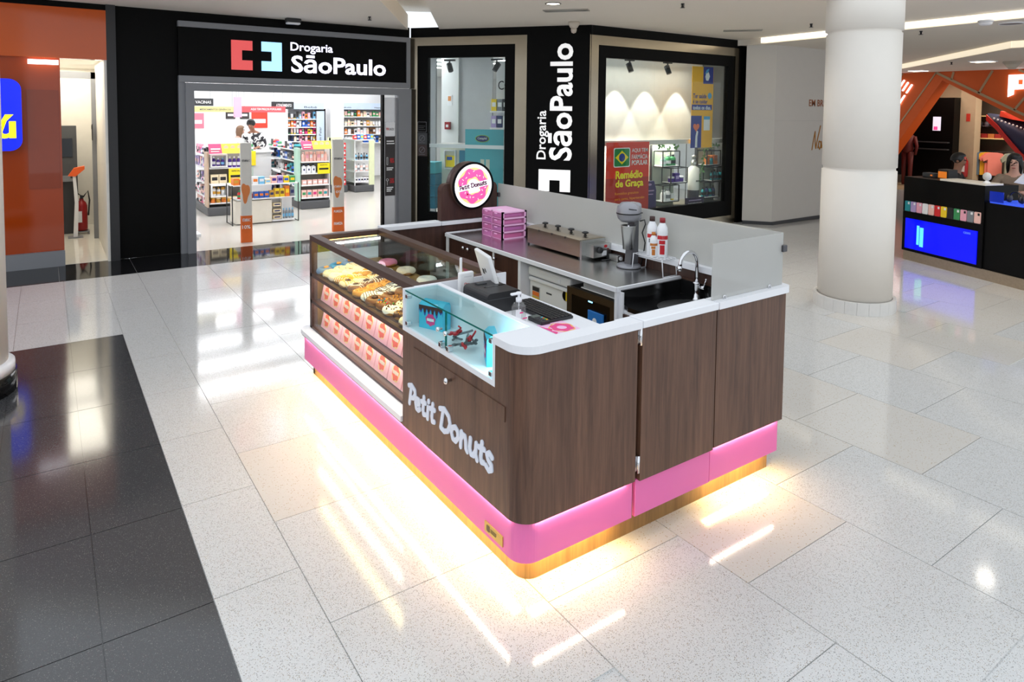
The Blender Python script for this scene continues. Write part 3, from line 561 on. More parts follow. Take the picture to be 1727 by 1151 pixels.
# ---- white corner worktop and desk
ct = [(-0.012,0.205)]+[(-0.012+0.11-0.11*math.cos(math.radians(9*k)), -0.012+0.11-0.11*math.sin(math.radians(9*k))) for k in range(11)]+[(0.694,-0.012),(0.694,0.073),(0.234,0.073),(0.234,0.205)]
cu_ = kt('corner_worktop', 'white rounded corner worktop beside the small glass box', 'worktop', 0.3, 0.05, 1.066); obj('slab', MB().prism(ct, 1.066, 1.100), WHITE, cu_); obj('edge_lip', MB().box(0.60,0.694,0.073,0.082,1.066,1.100), WHITE, cu_)
ds = kt('till_desk', 'low white desk surface behind the small glass box', 'desk', 0.46, 0.6, 0.965); obj('slab', MB().box(0.234,0.70,0.073,1.136,0.965,1.0), WHITE, ds); obj('front_edge', MB().box(0.70,0.706,0.073,1.136,0.962,1.001), WHITE, ds)
# ---- small white display box
t = kt('display_box', 'small white lit display box with glass doors in walnut counter', 'display case', 0.11, 0.67, 0.866)
obj('shell', MB().box(0.0,0.234,0.205,1.143,0.866,0.892).box(0.0,0.234,0.205,0.226,0.892,1.098).box(0.0,0.234,1.122,1.143,0.892,1.098).box(0.205,0.234,0.226,1.122,0.892,1.098), WHITE, t)
GD = mk_glass('teal_glass', (0.90,0.98,0.97), 0.05)
obj('glass_top', MB().box(0.006,0.203,0.228,1.120,1.086,1.094), GD, t)
TEAL = mk('glass_edge_teal',(20,110,100),0.1,var=0.1)
obj('glass_edge', MB().box(0.0045,0.006,0.228,1.120,1.086,1.094), TEAL, t, 'teal edge of the glass top')
for v0, v1 in ((0.232,0.668),(0.674,1.116)):
    d = obj('glass_door', MB().box(0.010,0.015,v0,v1,0.897,1.084), GD, t)
    e = v1 if v0 < 0.5 else v0
    obj('door_edge', MB().box(0.009,0.016,e-0.0015,e+0.0015,0.897,1.084), TEAL, d)
    for z in (0.90,1.05): obj('hinge', MB().bbox(0.000,0.030,(v0+0.004) if v0 < 0.5 else v1-0.03,(v0+0.03) if v0 < 0.5 else v1-0.004,z,z+0.022,0.003), CHROME, d)
    kv = v1-0.035 if v0 < 0.5 else v0+0.035
    obj('knob', MB().lathe([(0.006,0),(0.006,-0.014),(0.012,-0.018),(0.012,-0.03),(0,-0.032)], (0.010,kv,0.99), 14, 'x'), CHROME, d); obj('clip', MB().bbox(-0.004,0.028,kv-0.012,kv+0.014,0.897,0.922,0.003), CHROME, d)
obj('fill_panel', MB().box(0.03,0.19,0.2262,0.229,0.92,1.07), led('fill_led',(215,244,255),9), t, 'cool fill panel added out of sight inside the box')  # hidden panel added to brighten the box interior
# blue boxes with chocolate drips
BLUE = mk('carton_blue',(70,196,226),0.5); CHOC = mk('choc_brown',(74,44,36),0.5); NAVY = mk('drip_blue',(34,86,176),0.5); LPINK = mk('logo_pink',(236,70,140),0.5); LYEL = mk('logo_yellow',(250,214,120),0.5); LWHITE = mk('logo_white',(250,248,248),0.5)
def wavy(cx, cz, r, amp, n, k=48, ph=0.0): return [(cx+(r+amp*math.sin(n*a+ph))*math.cos(a), cz+(r+amp*math.sin(n*a+ph))*math.sin(a)) for a in [2*math.pi*i/k for i in range(k)]]
def drip(x0, x1, z1, depth, n, seed):
    rnd = random.Random(seed); pts = [(x0,z1),(x0,z1-depth*0.6)]; w_ = (x1-x0)/n
    for i in range(n):
        d = depth*rnd.uniform(0.45,1.0); a = x0+w_*i
        pts += [(a+w_*0.12,z1-depth*0.3),(a+w_*0.3,z1-d*0.85),(a+w_*0.5,z1-d),(a+w_*0.7,z1-d*0.85),(a+w_*0.88,z1-depth*0.3)]
    return pts+[(x1,z1-depth*0.6),(x1,z1)]
def gift_box(label, u, v, rot, w, h, d):
    g = thing('donut_carton', label, 'box', (KX+u,KY+v,0.892), rot, 'blue donut cartons in the display box')
    obj('carton', MB().box(-w/2,w/2,-d/2,d/2,0,h*0.86).prism([(-d/2,h*0.86),(d/2,h*0.86),(d/2*0.7,h),(-d/2*0.3,h)],-w/2,w/2,'x'), BLUE, g)
    obj('blue_drip', MB().prism(drip(-w/2,w/2,h*0.86,h*0.52,6,3), -d/2-0.0010,-d/2,'y'), NAVY, g); obj('choc_drip', MB().prism(drip(-w/2,w/2,h*0.86,h*0.38,6,3), -d/2-0.0018,-d/2-0.0010,'y'), CHOC, g)
    obj('logo', MB().ring(wavy(-0.0,h*0.36,h*0.22,h*0.016,7), wavy(0,h*0.36,h*0.08,0,7), -d/2-0.0026,-d/2-0.0018,'y'), LPINK, g); obj('logo_band', MB().box(-h*0.16,h*0.16,-d/2-0.0034,-d/2-0.0026,h*0.31,h*0.41), LWHITE, g)
    return g
gift_box('blue donut carton with chocolate drip at the far end of the glass box', 0.125, 1.0, math.radians(-67), 0.165, 0.148, 0.07)
gift_box('blue donut carton with chocolate drip at the near end of glass box', 0.118, 0.415, math.radians(-117), 0.145, 0.148, 0.06)
rnd = random.Random(5)
for i in range(9):
    c = MB(); L_ = rnd.uniform(0.06,0.10); q = rnd.uniform(-0.6,0.6)
    c.tube([(-L_/2,0,0.008),(L_/4,0.002,0.014),(L_/2,0,0.02)],0.006,6); c.ell((-L_/2,0,0.008),(0.016,0.011,0.007),10,6)
    g = thing('plastic_spoon', 'small grey clear plastic spoon in the loose heap between the blue cartons', 'spoon', (KX+0.10+rnd.uniform(-0.035,0.045), KY+0.66+rnd.uniform(-0.09,0.10), 0.892+0.006*i), rnd.uniform(0,6.28), 'spoons in the glass box')
    obj('spoon', c, mk_glass('spoon_grey',(0.5,0.52,0.54),0.1,0.05,opac=0.25,ocol=(0.35,0.36,0.38)) if 'spoon_grey' not in MATS else MATS['spoon_grey'], g)
for i, (dx, dy, s) in enumerate(((0.0,0.05,1.1),(0.03,-0.04,1.0),(-0.02,-0.08,0.9))):
    c = MB(); c.ell((0,0,0.012),(0.016*s,0.010,0.010)).ell((0.022*s,0.006,0.018),(0.018*s,0.007,0.012)).ell((-0.02*s,0.008,0.016),(0.017*s,0.006,0.011)).tube([(0,0,0.01),(0.02,-0.02,0.045),(0.0,-0.03,0.06)],0.005,6)
    g = thing('red_bow', ['red ribbon bow topmost on the spoon heap','red ribbon bow in the middle of the spoon heap','red ribbon bow at the near end of the spoon heap'][i], 'ribbon', (KX+0.09+dx, KY+0.66+dy, 0.935-0.012*i), 0.7*i); obj('bow', c, mk('ribbon_red',(200,24,40),0.3), g)
# ---- large donut showcase
t = kt('donut_showcase', 'walnut framed glass showcase of donuts along the kiosk side', 'display case', 0.37, 2.04, 0.32)
u0, u1, v0, v1 = 0.065, 0.675, 1.145, 2.945
obj('frame_post', MB().box(u0,u0+0.045,v1-0.045,v1,0.372,1.066), FRAME, t); obj('frame_post', MB().box(u1-0.035,u1,v1-0.035,v1,0.372,1.066), FRAME, t); obj('frame_post', MB().box(u0,u0+0.03,v0,v0+0.03,0.372,1.066), FRAME, t)
obj('top_frame', MB().ring([(u0,v0),(u1,v0),(u1,v1),(u0,v1)], [(u0+0.066,v0+0.055),(u1-0.066,v0+0.055),(u1-0.066,v1-0.066),(u0+0.066,v1-0.066)], 1.062, 1.10), FRAME, t)
obj('rail', MB().box(u0,u0+0.03,v0,v1,0.780,0.808), FRAME, t); obj('rail', MB().box(u0,u0+0.03,v0,v1,0.573,0.598), FRAME, t); obj('rail', MB().box(u0,u0+0.03,v0,v1,0.372,0.388), FRAME, t)
obj('glass_top', MB().box(u0+0.05,u1-0.05,v0+0.05,v1-0.05,1.074,1.080), GLASS, t)
obj('glass_front', MB().box(u0+0.008,u0+0.013,v0+0.03,v1-0.045,0.388,1.062), GLASS, t)
obj('glass_end', MB().box(u0+0.045,u1-0.035,v1-0.02,v1-0.014,0.80,1.062), GLASS, t)
for q, (a0, a1) in enumerate(((v0+0.03,v0+0.93),(v0+0.87,v1-0.04))): obj('sliding_glass', MB().box(u1-0.03+0.012*q,u1-0.024+0.012*q,a0,a1,0.81,1.062), GLASSG, t)
GOLDB = mk('case_inner_wood',(150,112,54),0.45,var=0.12,scale=12)
obj('inner_wall', MB().box(u0+0.03,u1-0.035,v1-0.012,v1,0.372,0.80).box(u1-0.035,u1,v0,v1-0.035,0.372,0.80).box(u0+0.03,u1-0.035,v0,v0+0.012,0.372,1.062), GOLDB, t)
obj('end_cheek', MB().box(0.07,0.69,1.136,1.145,1.0,1.10), WHITE, t, 'white end face beside the screen')
for k, (z0, uu) in enumerate(((0.80,0.60),(0.590,0.55),(0.378,0.55))): obj('shelf', MB().box(u0+0.03,uu,v0+0.012,v1-0.012,z0-0.012,z0), GOLDB if k == 0 else FRAME, t)
obj('back_step', MB().box(0.50,0.64,v0+0.02,v1-0.02,0.80,0.865), GOLDB, t)
obj('wire_tray', MB().join(MB().box(u0+0.035,0.49,v0+0.02,v1-0.05,0.801,0.806)), mk('tray_brown',(96,74,40),0.4,0.3), t)
LCASE = led('led_case',(255,222,150),14)
obj('led_strip', MB().box(u0+0.034,u0+0.082,v0+0.05,v1-0.08,1.050,1.056), LCASE, t); obj('led_strip', MB().box(u0+0.07,u1-0.07,v1-0.045,v1-0.040,1.052,1.058), led('led_case_end',(255,200,110),5), t)
obj('led_strip', MB().box(u0+0.032,u0+0.070,v0+0.05,v1-0.06,0.774,0.779), led('led_case_white',(255,240,222),11), t); obj('led_strip', MB().box(u0+0.032,u0+0.070,v0+0.05,v1-0.06,0.568,0.5725), led('led_case_white',(255,240,222),11), t)
t = kt('front_ledge', 'white ledge with walnut underside below the donut showcase', 'ledge', 0.03, 2.07, 0.322)
led_poly = [(-0.012,1.142),(0.67,1.142),(0.67,3.0)]+[(0.068-0.08*math.sin(math.radians(15*k)), 2.92+0.08*math.cos(math.radians(15*k))) for k in range(7)]
obj('white_slab', MB().prism(led_poly, 0.340, 0.372), WHITE, t); obj('wood_underside', MB().prism([(0.0,1.142),(0.66,1.142),(0.66,2.99),(0.05,2.99),(0.0,2.94)], 0.322, 0.340), WOODD, t)
# ---- donuts
def mat_d(n, c, r=0.45, **k): return mk('donut_'+n, c, r, var=0.10, scale=40, bump=0.15, **k)
DOUGH = mat_d('dough',(206,150,82)); ICE = {'blue':mat_d('blue',(40,140,205)),'greyblue':mat_d('greyblue',(110,142,186)),'cream':mat_d('cream',(246,232,196)),'pink':mat_d('pink',(240,140,170)),'sugar':mat_d('sugar',(240,226,206),0.8),'caramel':mat_d('caramel',(214,150,50)),'yellow':mat_d('yellow',(238,176,50)),'brown':mat_d('brown',(124,82,50)),'dark':mat_d('dark',(72,44,28)),'white':mat_d('white',(248,244,236))}
def donut_parts(t, ice, kind, sd):
    rnd = random.Random(sd); R, r = 0.043, 0.027
    obj('dough', MB().torus((0,0,0.024),R,r,22,10,sq=0.85), DOUGH if kind != 'sugar' else ICE['sugar'], t)
    m = MB(); vs = []; n, mm = 24, 7
    for i in range(n):
        a = 2*math.pi*i/n; lo = -0.15+0.25*math.sin(5*a+sd)
        for j in range(mm):
            b = lo+(math.pi-2*lo)*j/(mm-1); rr = R+(r+0.003)*math.cos(b); vs.append((rr*math.cos(a), rr*math.sin(a), 0.024+(r+0.003)*0.87*math.sin(b)))
    m.add(vs, [(i*mm+j, ((i+1)%n)*mm+j, ((i+1)%n)*mm+j+1, i*mm+j+1) for i in range(n) for j in range(mm-1)], True); obj('icing', m, ICE[ice], t)
    if kind == 'stripe' or kind == 'filled':
        m = MB()
        for k in range(6):
            x = -0.05+0.02*k; h = math.sqrt(max(0.0049-x*x,0.0003)); m.tube([(x+0.3*y,y,0.0235+0.0235*math.sqrt(max(0.0,1-((math.hypot(x+0.3*y,y)-R)/r)**2))+0.003) for y in [h*q/5 for q in range(-5,6)]],0.0032,5)
        obj('drizzle', m, ICE['white' if ice != 'cream' else 'yellow'] if ice != 'white' else ICE['dark'], t)
    if kind in ('filled','swirl'): obj('filling', MB().torus((0,0,0.048),0.014,0.011,14,8).ell((0,0,0.05),(0.014,0.014,0.012),10,6), ICE['dark' if ice in ('cream','brown','white') else 'yellow'], t)
    if kind in ('nuts','candy','crumbs','sprinkle'):
        cols = {'nuts':['caramel'],'candy':['blue','yellow','c_red','c_green','c_orange'],'crumbs':['dark'],'sprinkle':['pink','yellow','blue']}[kind]
        for c in cols:
            m = MB()
            for k in range({'nuts':26,'candy':5,'crumbs':22,'sprinkle':12}[kind]):
                a = rnd.uniform(0,6.283); q = rnd.uniform(-0.8,0.8)*r; z = 0.024+0.0265*math.sqrt(1-(q/r)**2)*0.95; s_ = {'nuts':0.006,'candy':0.0075,'crumbs':0.006,'sprinkle':0.003}[kind]
                m.ell(((R+q)*math.cos(a),(R+q)*math.sin(a),z+0.002),(s_,s_*0.8,s_*0.7),6,4)
            obj('topping', m, ICE.get(c) or mk('donut_'+c, {'c_red':(220,50,40),'c_green':(60,170,70),'c_orange':(245,140,40)}[c],0.3), t)
    if kind == 'cookie': obj('cookie', MB().lathe([(0.0,0.044),(0.022,0.045),(0.024,0.05),(0.018,0.057),(0,0.058)],(0.014,-0.014,0),12), ICE['caramel'], t)
cols = [('greyblue','cookie','dusty blue iced donut with a cookie','blue','cookie'),('cream','sprinkle','cream iced donut with sprinkles','cream','sprinkle'),('sugar','plain','pale sugared donut','sugar','plain'),('caramel','filled','caramel filled donut','yellow','filled'),('cream','filled','ridged cream donut with dark filling','cream','stripe'),('brown','filled','brown iced donut with chocolate centre','brown','filled'),('caramel','nuts','caramel nut donut','caramel','nuts'),('white','stripe','white striped donut','white','stripe'),('brown','swirl','milk chocolate donut with dark swirl','brown','swirl'),('brown','candy','chocolate donut topped with coloured candies','brown','nuts'),('white','crumbs','white iced donut with cookie crumbs','cream','crumbs'),('dark','nuts','dark chocolate nut donut','brown','stripe'),('cream','plain','plain cream donut','sugar','plain')]
ROWN = ['front row','second row','third row','back row']
for ci, (ice, kind, lab, ice2, kind2) in enumerate(cols):
    v = 2.84-0.124*ci
    for ri in range(4):
        i_, k_ = (ice, kind) if ri == 0 else (ice2, kind2) if ri == 1 else (ice, kind) if ri == 2 else (('pink','plain') if ci == 0 else ('sugar' if ci % 2 else 'white','plain'))
        l_ = lab if ri < 3 else (('pink iced donut' if ci == 0 else 'white powdered donut'))
        num = ['first','second','third','fourth','fifth','sixth','seventh','eighth','ninth','tenth','eleventh','twelfth','thirteenth'][ci]
        uu = 0.150+0.095*ri+0.008*math.sin(3*ci+ri); tl = thing('donut', f'{l_} in showcase {ROWN[ri]}, {num} from far end', 'donut', (KX+uu,KY+v+0.012*math.sin(5*ci+2*ri),0.8065+0.014*ri), 0.9*ci+ri, 'donuts in the showcase')
        tl.scale = (0.88,0.88,1.05); tl.rotation_euler[1] = -0.10
        donut_parts(tl, i_, k_, ci*7+ri)
for k, (uu, vv, ice, l_) in enumerate(((0.57,2.60,'pink','pink iced donut alone on the back step of the showcase'),(0.57,2.28,'sugar','powdered white donut on back step of showcase behind caramel donuts'),(0.57,1.95,'white','white donut on the middle of showcase back step'),(0.57,1.55,'cream','cream donut on showcase back step near the white box'))):
    tl = thing('donut', l_, 'donut', (KX+uu,KY+vv,0.865), k, 'donuts in the showcase'); donut_parts(tl, ice, 'plain', 90+k)
# ---- pink bags on the two lower shelves
BAG = mk('carton_pink',(246,182,190),0.55,var=0.03); LORG = mk('logo_coral',(232,96,70),0.55)
bag_parts = None
def bag_meshes():
    w, h, d = 0.196, 0.196, 0.05
    A = MB().box(-w/2,w/2,0,d,0,h).mesh('carton', BAG)
    l1 = MB().ring(wavy(0,0.072,0.046,0.005,6), wavy(0,0.072,0.014,0,6), -0.0012,0,'y').mesh('logo', LORG)
    l2 = MB().ring(wavy(0,0.072,0.053,0.004,5), wavy(0,0.072,0.046,0.004,5), -0.0008,0,'y').mesh('logo_rim', LYEL)
    l3 = MB().box(-0.040,0.040,-0.002,-0.0012,0.062,0.082).mesh('logo_band', mk('band_grey',(214,196,176),0.6))
    l4 = MB().prism(drip(0.03,w/2,h-0.03,0.035,3,9),-0.0012,0,'y').mesh('drip', LORG)
    return [('carton',A),('logo',l1),('logo_rim',l2),('logo_band',l3),('drip',l4)]
bag_parts = bag_meshes(); NUM = ['first','second','third','fourth','fifth','sixth','seventh','eighth']
for r_, (z, sh) in enumerate(((0.592,'upper'),(0.382,'lower'))):
    for k in range(8):
        g = thing('pink_carton', f'pink donut carton on the {sh} shelf of showcase, {NUM[k]} from far end', 'box', (KX+0.125,KY+2.775-0.207*k,z+0.004), 0, 'pink cartons in the showcase')
        g.rotation_euler = (math.radians(-13),0,math.radians(-90)); g.rotation_mode = 'XYZ'
        for nm, me in bag_parts: obj(nm, me, None, g)
# ---- round logo sign at the far end
t = kt('kiosk_sign', 'walnut headboard with round pink donut logo at the far end of kiosk', 'sign', 1.54, 3.0, 1.104)
hb = [(1.245,1.104),(1.835,1.104),(1.835,1.37)]+arc(1.775,1.37,0.06,0.06,0,90,6)+arc(1.305,1.37,0.06,0.06,90,180,6)
obj('headboard', MB().prism(hb, 2.975, 3.045, 'y'), WOODD, t)
SC = (1.548,1.405)
obj('drum', MB().lathe([(0.215,2.935),(0.215,3.05)], (SC[0],0,SC[1]), 48, 'y'), WOODD, t)
obj('drum_rim', MB().ring(circ(SC[0],SC[1],0.215,48), circ(SC[0],SC[1],0.196,48), 2.925, 2.9351, 'y'), BLACK, t)
obj('disc', MB().lathe([(0.197,2.930),(0.197,2.935)], (SC[0],0,SC[1]), 48, 'y'), mk('sign_disc',(250,250,252),0.4,emit=0.55,ecol=(255,255,255)), t)
SP = mk('logo_pink_bright',(246,92,170),0.5,emit=0.35,ecol=(246,92,170)); SY = mk('logo_cream',(250,222,150),0.5,emit=0.35,ecol=(250,222,150)); PUR = mk('logo_purple',(110,36,84),0.5)
def sgn(name, mb, m): obj(name, mb, m, t)
sgn('logo_cake', MB().ring(circ(SC[0],SC[1],0.165,48), circ(SC[0],SC[1],0.062,48), 2.9288,2.930,'y'), SY)
sgn('logo_icing', MB().ring(wavy(SC[0],SC[1],0.152,0.012,7,56,0.6), wavy(SC[0],SC[1],0.078,0.006,6,56), 2.9276,2.9288,'y'), SP)
sgn('logo_sprinkles', MB().join(stroke_mb([[(SC[0]+r*math.cos(a),SC[1]+r*math.sin(a)),(SC[0]+r*math.cos(a)+0.014*math.cos(b),SC[1]+r*math.sin(a)+0.014*math.sin(b))] for r,a,b in [(0.10+0.035*((k*37)%10)/10, 0.35*k+0.2, 1.7*k) for k in range(18)]], 0.006, 0.001).xf(Matrix.Translation((0,2.9276,0)))), mk('sprinkle_white',(255,250,235),0.5,emit=0.3,ecol=(255,250,235)))
sgn('logo_band', place(stroke_mb([[(-0.15,0),(0.15,0)]],0.05,0.001), (SC[0],2.9266,SC[1]), (1,0,0.16), (-0.16,0,1)), mk('sign_disc',(250,250,252)))
nm_ = stroke_mb([[(x*0.26,z) for x,z in s_] for s_ in []] or [[(0,0),(0.001,0)]],0.002)
sc_ = 0.29/0.862
lw = [[((px)*1.0,pz) for px,pz in st] for ch,sts,x0,x1,z0,h in letters for st in lt(sts,(x0-0.03)*sc_,(x1-0.03)*sc_,(z0-0.478)*sc_,h*sc_,0)]
sgn('logo_name', place(stroke_mb(lw,0.0078,0.001,5), (SC[0]-0.148,2.9252,SC[1]-0.036), (1,0,0.16), (-0.16,0,1)), PUR)
sgn('logo_tagline', place(stroke_mb([[(0,0),(0.10,0)]],0.022,0.001), (SC[0]-0.04,2.9256,SC[1]-0.058), (1,0,0.16), (-0.16,0,1)), mk('sign_disc',(250,250,252))); sgn('logo_heart', place(MB().prism(circ(-0.058,0.0,0.009,10),-0.001,0,'y'), (SC[0]-0.005,2.925,SC[1]-0.064), (1,0,0.16), (-0.16,0,1)), TR)
# ---- back cabinets and stainless worktop
t = kt('back_cabinet', 'white base cabinet with walnut doors under the stainless worktop', 'cabinet', 1.56, 1.85)
for q in ((1.27,1.295,2.885,2.93),(1.295,1.85,2.90,2.93),(1.295,1.85,1.80,1.82),(1.295,1.85,2.165,2.18),(1.272,1.295,2.160,2.182),(1.272,1.295,1.80,1.832),(1.27,1.85,0.768,0.79),(1.83,1.85,0.79,1.80)): obj('carcass_panel', MB().box(*q,0,0.975), WHITE, t)
for a0, a1, kv in ((2.555,2.88,2.60),(2.186,2.551,2.525),(1.836,2.156,2.125)):
    d = obj('door', MB().box(1.274,1.29,a0,a1,0.06,0.965), WOODD, t)
    obj('knob', MB().lathe([(0.007,0),(0.006,-0.016),(0.013,-0.02),(0.016,-0.028),(0.011,-0.036),(0,-0.038)], (1.274,kv,0.93), 14, 'x'), CHROME, d)
t = kt('steel_worktop', 'stainless steel worktop with white edge along the frosted screen', 'worktop', 1.56, 1.83, 0.975)
WST = mk('worktop_steel',(200,200,198),0.24,1.0,var=0.06,scale=2.5)
obj('sheet', MB().box(1.275,1.838,0.778,2.92,0.995,1.0), WST, t); obj('white_edge', MB().box(1.258,1.275,0.768,2.93,0.975,1.003).box(1.275,1.85,0.762,0.778,0.975,1.003).box(1.275,1.85,2.92,2.945,0.975,1.006), WHITE, t); obj('backsplash', MB().box(1.84,1.85,0.08,2.94,1.0,1.066), WOODD, t)
# ---- sink
t = kt('sink_unit', 'black granite sink unit with steel bowl beside the counter door', 'sink', 1.56, 0.42)
SK = mk_terrazzo('sink_granite', (16,16,17), [((34,34,36),0.2,1.5)], rough=0.12)
bx, bv, br = 1.61, 0.50, 0.185
n = 40
sq = []
for i in range(n):
    a = 2*math.pi*i/n; c_, s_ = math.cos(a), math.sin(a); k = 1/max(abs(c_)/0.275, abs(s_)/0.335); sq.append((1.5725+c_*k, 0.425+s_*k))
obj('top', MB().ring(sq, [(bx+br*math.cos(2*math.pi*i/n), bv+br*math.sin(2*math.pi*i/n)) for i in range(n)], 0.865, 0.892), SK, t)
obj('upstand', MB().box(1.297,1.848,0.748,0.762,0.892,0.985).box(1.834,1.848,0.09,0.748,0.892,0.985), SK, t)
obj('bowl', MB().lathe([(br,0.888),(br-0.008,0.872),(br-0.02,0.76),(0.10,0.735),(0.03,0.73)], (bx,bv,0), 40, cap=True), STEEL, t)
obj('cabinet', MB().box(1.30,1.84,0.09,0.762,0,0.865).box(1.288,1.30,0.735,0.768,0,0.975), WHITE, t)
d = obj('door', MB().box(1.286,1.30,0.12,0.73,0.08,0.845), WOODD, t); obj('knob', MB().lathe([(0.007,0),(0.006,-0.016),(0.013,-0.02),(0.016,-0.028),(0.011,-0.036),(0,-0.038)], (1.286,0.70,0.82), 14, 'x'), CHROME, d)
t = kt('sink_faucet', 'tall chrome gooseneck faucet at the black sink', 'faucet', 1.79, 0.585, 0.892)
obj('base', MB().lathe([(0.028,0.892),(0.028,0.90),(0.02,0.905),(0.02,0.99),(0.024,0.995),(0.024,1.005),(0.014,1.01)], (1.79,0.585,0), 18), CHROME, t)
obj('spout', MB().tube([(1.79,0.585,1.0),(1.79,0.585,1.13)]+[(1.71+0.08*math.cos(math.radians(a)),0.585,1.13+0.08*math.sin(math.radians(a))) for a in range(10,171,16)]+[(1.625,0.585,1.12)],0.0125,12), CHROME, t)
obj('aerator', MB().tube([(1.627,0.585,1.128),(1.622,0.585,1.10)],0.015,12), CHROME, t); obj('lever', MB().tube([(1.80,0.57,0.975),(1.80,0.53,0.978)],0.012,10).tube([(1.80,0.54,0.98),(1.80,0.52,1.03)],0.004,6).ell((1.80,0.52,1.033),0.007), CHROME, t)
# ---- frosted screen
t = kt('frosted_screen', 'frosted glass screen standing on the white kiosk edge', 'screen', 1.86, 1.5, 1.104)
obj('pane', MB().box(1.862,1.870,0.035,3.0,1.106,1.405), FROST, t, 'long frosted pane'); obj('pane', MB().box(1.245,1.860,0.028,0.036,1.106,1.405), FROST, t, 'short frosted return pane')
obj('pane', MB().box(1.70,1.862,2.996,3.004,1.106,1.405), FROST, t) if False else None
for uu in (1.335,1.73): obj('clip', MB().tube([(uu-0.008,0.02,1.104),(uu-0.008,0.02,1.122),(uu+0.008,0.02,1.122),(uu+0.008,0.02,1.104)],0.004,6), CHROME, t)
obj('corner_clamp', MB().bbox(1.845,1.885,0.015,0.055,1.295,1.335,0.005), mk('clamp_steel',(84,84,88),0.3,0.7), t); obj('corner_clamp', MB().bbox(1.84,1.88,2.965,3.005,1.28,1.32,0.005), mk('clamp_steel',(84,84,88)), t)
# ---- pink drawer box
PP = mk('drawer_pink',(255,196,236),0.35); PD = mk_glass('drawer_translucent',(0.99,0.78,0.93),0.05,0.2,opac=0.45,ocol=(0.98,0.5,0.8))
u0, u1, v0, v1, z0, z1 = 1.52,1.775,2.42,2.735,1.0,1.232
t = kt('drawer_box', 'pink plastic drawer box with eight small drawers on steel worktop', 'drawer box', 1.65, 2.58, 1.0)
fr = MB().box(u0,u1,v0,v1,z1-0.012,z1).box(u0,u1,v0,v1,z0,z0+0.008)
for vv in (v0,(v0+v1)/2-0.006,v1-0.012): fr.box(u0,u0+0.012,vv,vv+0.012,z0,z1)
for uu in (u0,u1-0.022): fr.box(uu,uu+0.022,v0,v0+0.010,z0,z1)
for k in range(1,4): zz = z0+(z1-z0)*k/4; fr.box(u0,u1,v0,v0+0.012,zz-0.006,zz+0.006).box(u0,u0+0.008,v0,v1,zz-0.003,zz+0.003)
fr.box(u1-0.008,u1,v0,v1,z0,z1).box(u0,u1,v1-0.006,v1,z0,z1)
obj('frame', fr, PP, t)
INS = [mk('drawer_fill_%d'%k, c, 0.6) for k, c in enumerate(((236,120,180),(210,140,220),(246,180,220),(220,140,210)))]
for c in range(2):
    for k in range(4):
        va, vb = (v0+0.012,(v0+v1)/2-0.006) if c == 0 else ((v0+v1)/2+0.006,v1-0.012); za, zb = z0+(z1-z0)*k/4+0.006, z0+(z1-z0)*(k+1)/4-0.008
        d = obj('drawer', MB().box(u0-0.006,u1-0.012,va,vb,za,zb), PD, t); obj('content', MB().bbox(u0+0.01,u1-0.03,va+0.012,vb-0.012,za+0.004,zb-0.012,0.006), INS[(c*3+k*5) % 4], d); obj('pull', MB().box(u0-0.012,u0-0.006,(va+vb)/2-0.02,(va+vb)/2+0.02,zb-0.012,zb-0.004), PP, d)
obj('sticker', MB().box(u0+0.05,u0+0.09,v0+0.12,v0+0.16,z1,z1+0.001), WHITE, t)
# ---- bain-marie food warmer
BRO = mk('warmer_bronze',(176,160,142),0.25,1.0,var=0.06)
t = kt('food_warmer', 'long steel food warmer with four black lid knobs on worktop', 'food warmer', 1.72, 1.8, 1.0)
obj('body', MB().box(1.60,1.83,1.51,2.165,1.015,1.135), BRO, t); obj('lid', MB().prism([(1.59,1.135),(1.84,1.135),(1.84,1.142),(1.78,1.152),(1.65,1.152),(1.59,1.142)],1.50,2.175,'y'), mk('warmer_lid',(190,178,160),0.25,1.0), t)
for k in range(4): obj('lid_knob', MB().lathe([(0.014,1.152),(0.008,1.160),(0.010,1.166),(0.024,1.170),(0.026,1.178),(0.015,1.184),(0,1.185)], (1.715,1.585+0.165*k,0), 16), BLACKP, t)
for k in range(3): obj('lid_notch', MB().box(1.588,1.594,1.665+0.165*k,1.675+0.165*k,1.13,1.145), BLACKP, t)
bx_ = obj('control_box', MB().box(1.60,1.83,1.49,1.51,1.0,1.14).prism([(1.645,1.02),(1.82,1.02),(1.82,1.115),(1.645,1.115)],1.41,1.49,'y'), STEEL, t)
obj('dial', MB().lathe([(0.024,1.408),(0.022,1.39),(0,1.389)], (1.70,0,1.075), 18, 'y'), BLACKP, bx_); obj('rating_sticker', MB().box(1.725,1.77,1.407,1.41,1.03,1.065), WHITE, bx_); obj('warning_sticker', MB().prism(circ(1.762,1.098,0.015,14,0.011),1.407,1.41,'y'), TR, bx_); obj('pilot_lamp', MB().cyl((1.785,1.405,1.075),0.006,0.006,'y',10), mk('pilot_red',(120,20,20),0.3), bx_)
for a_, b_ in ((1.605,1.52),(1.825,1.52),(1.605,2.155),(1.825,2.155)): obj('foot', MB().cyl((a_,b_,1.0),0.008,0.016,n=10), BLACKP, t)
obj('power_cord', MB().tube([(1.79,1.41,1.01),(1.83,1.38,1.006),(1.80,1.36,1.006),(1.70,1.38,1.006)],0.005,6), BLACKP, t)
t = kt('power_adapter', 'silver and black power supply at the back of worktop beside warmer', 'adapter', 1.80, 1.335, 1.0); obj('case', MB().bbox(1.77,1.83,1.29,1.38,1.0,1.045,0.004), STEEL, t); obj('socket_face', MB().cyl((1.80,1.284,1.022),0.014,0.006,'y',14), WHITE, t); obj('black_plug', MB().bbox(1.775,1.825,1.38,1.42,1.002,1.04,0.004), BLACKP, t)
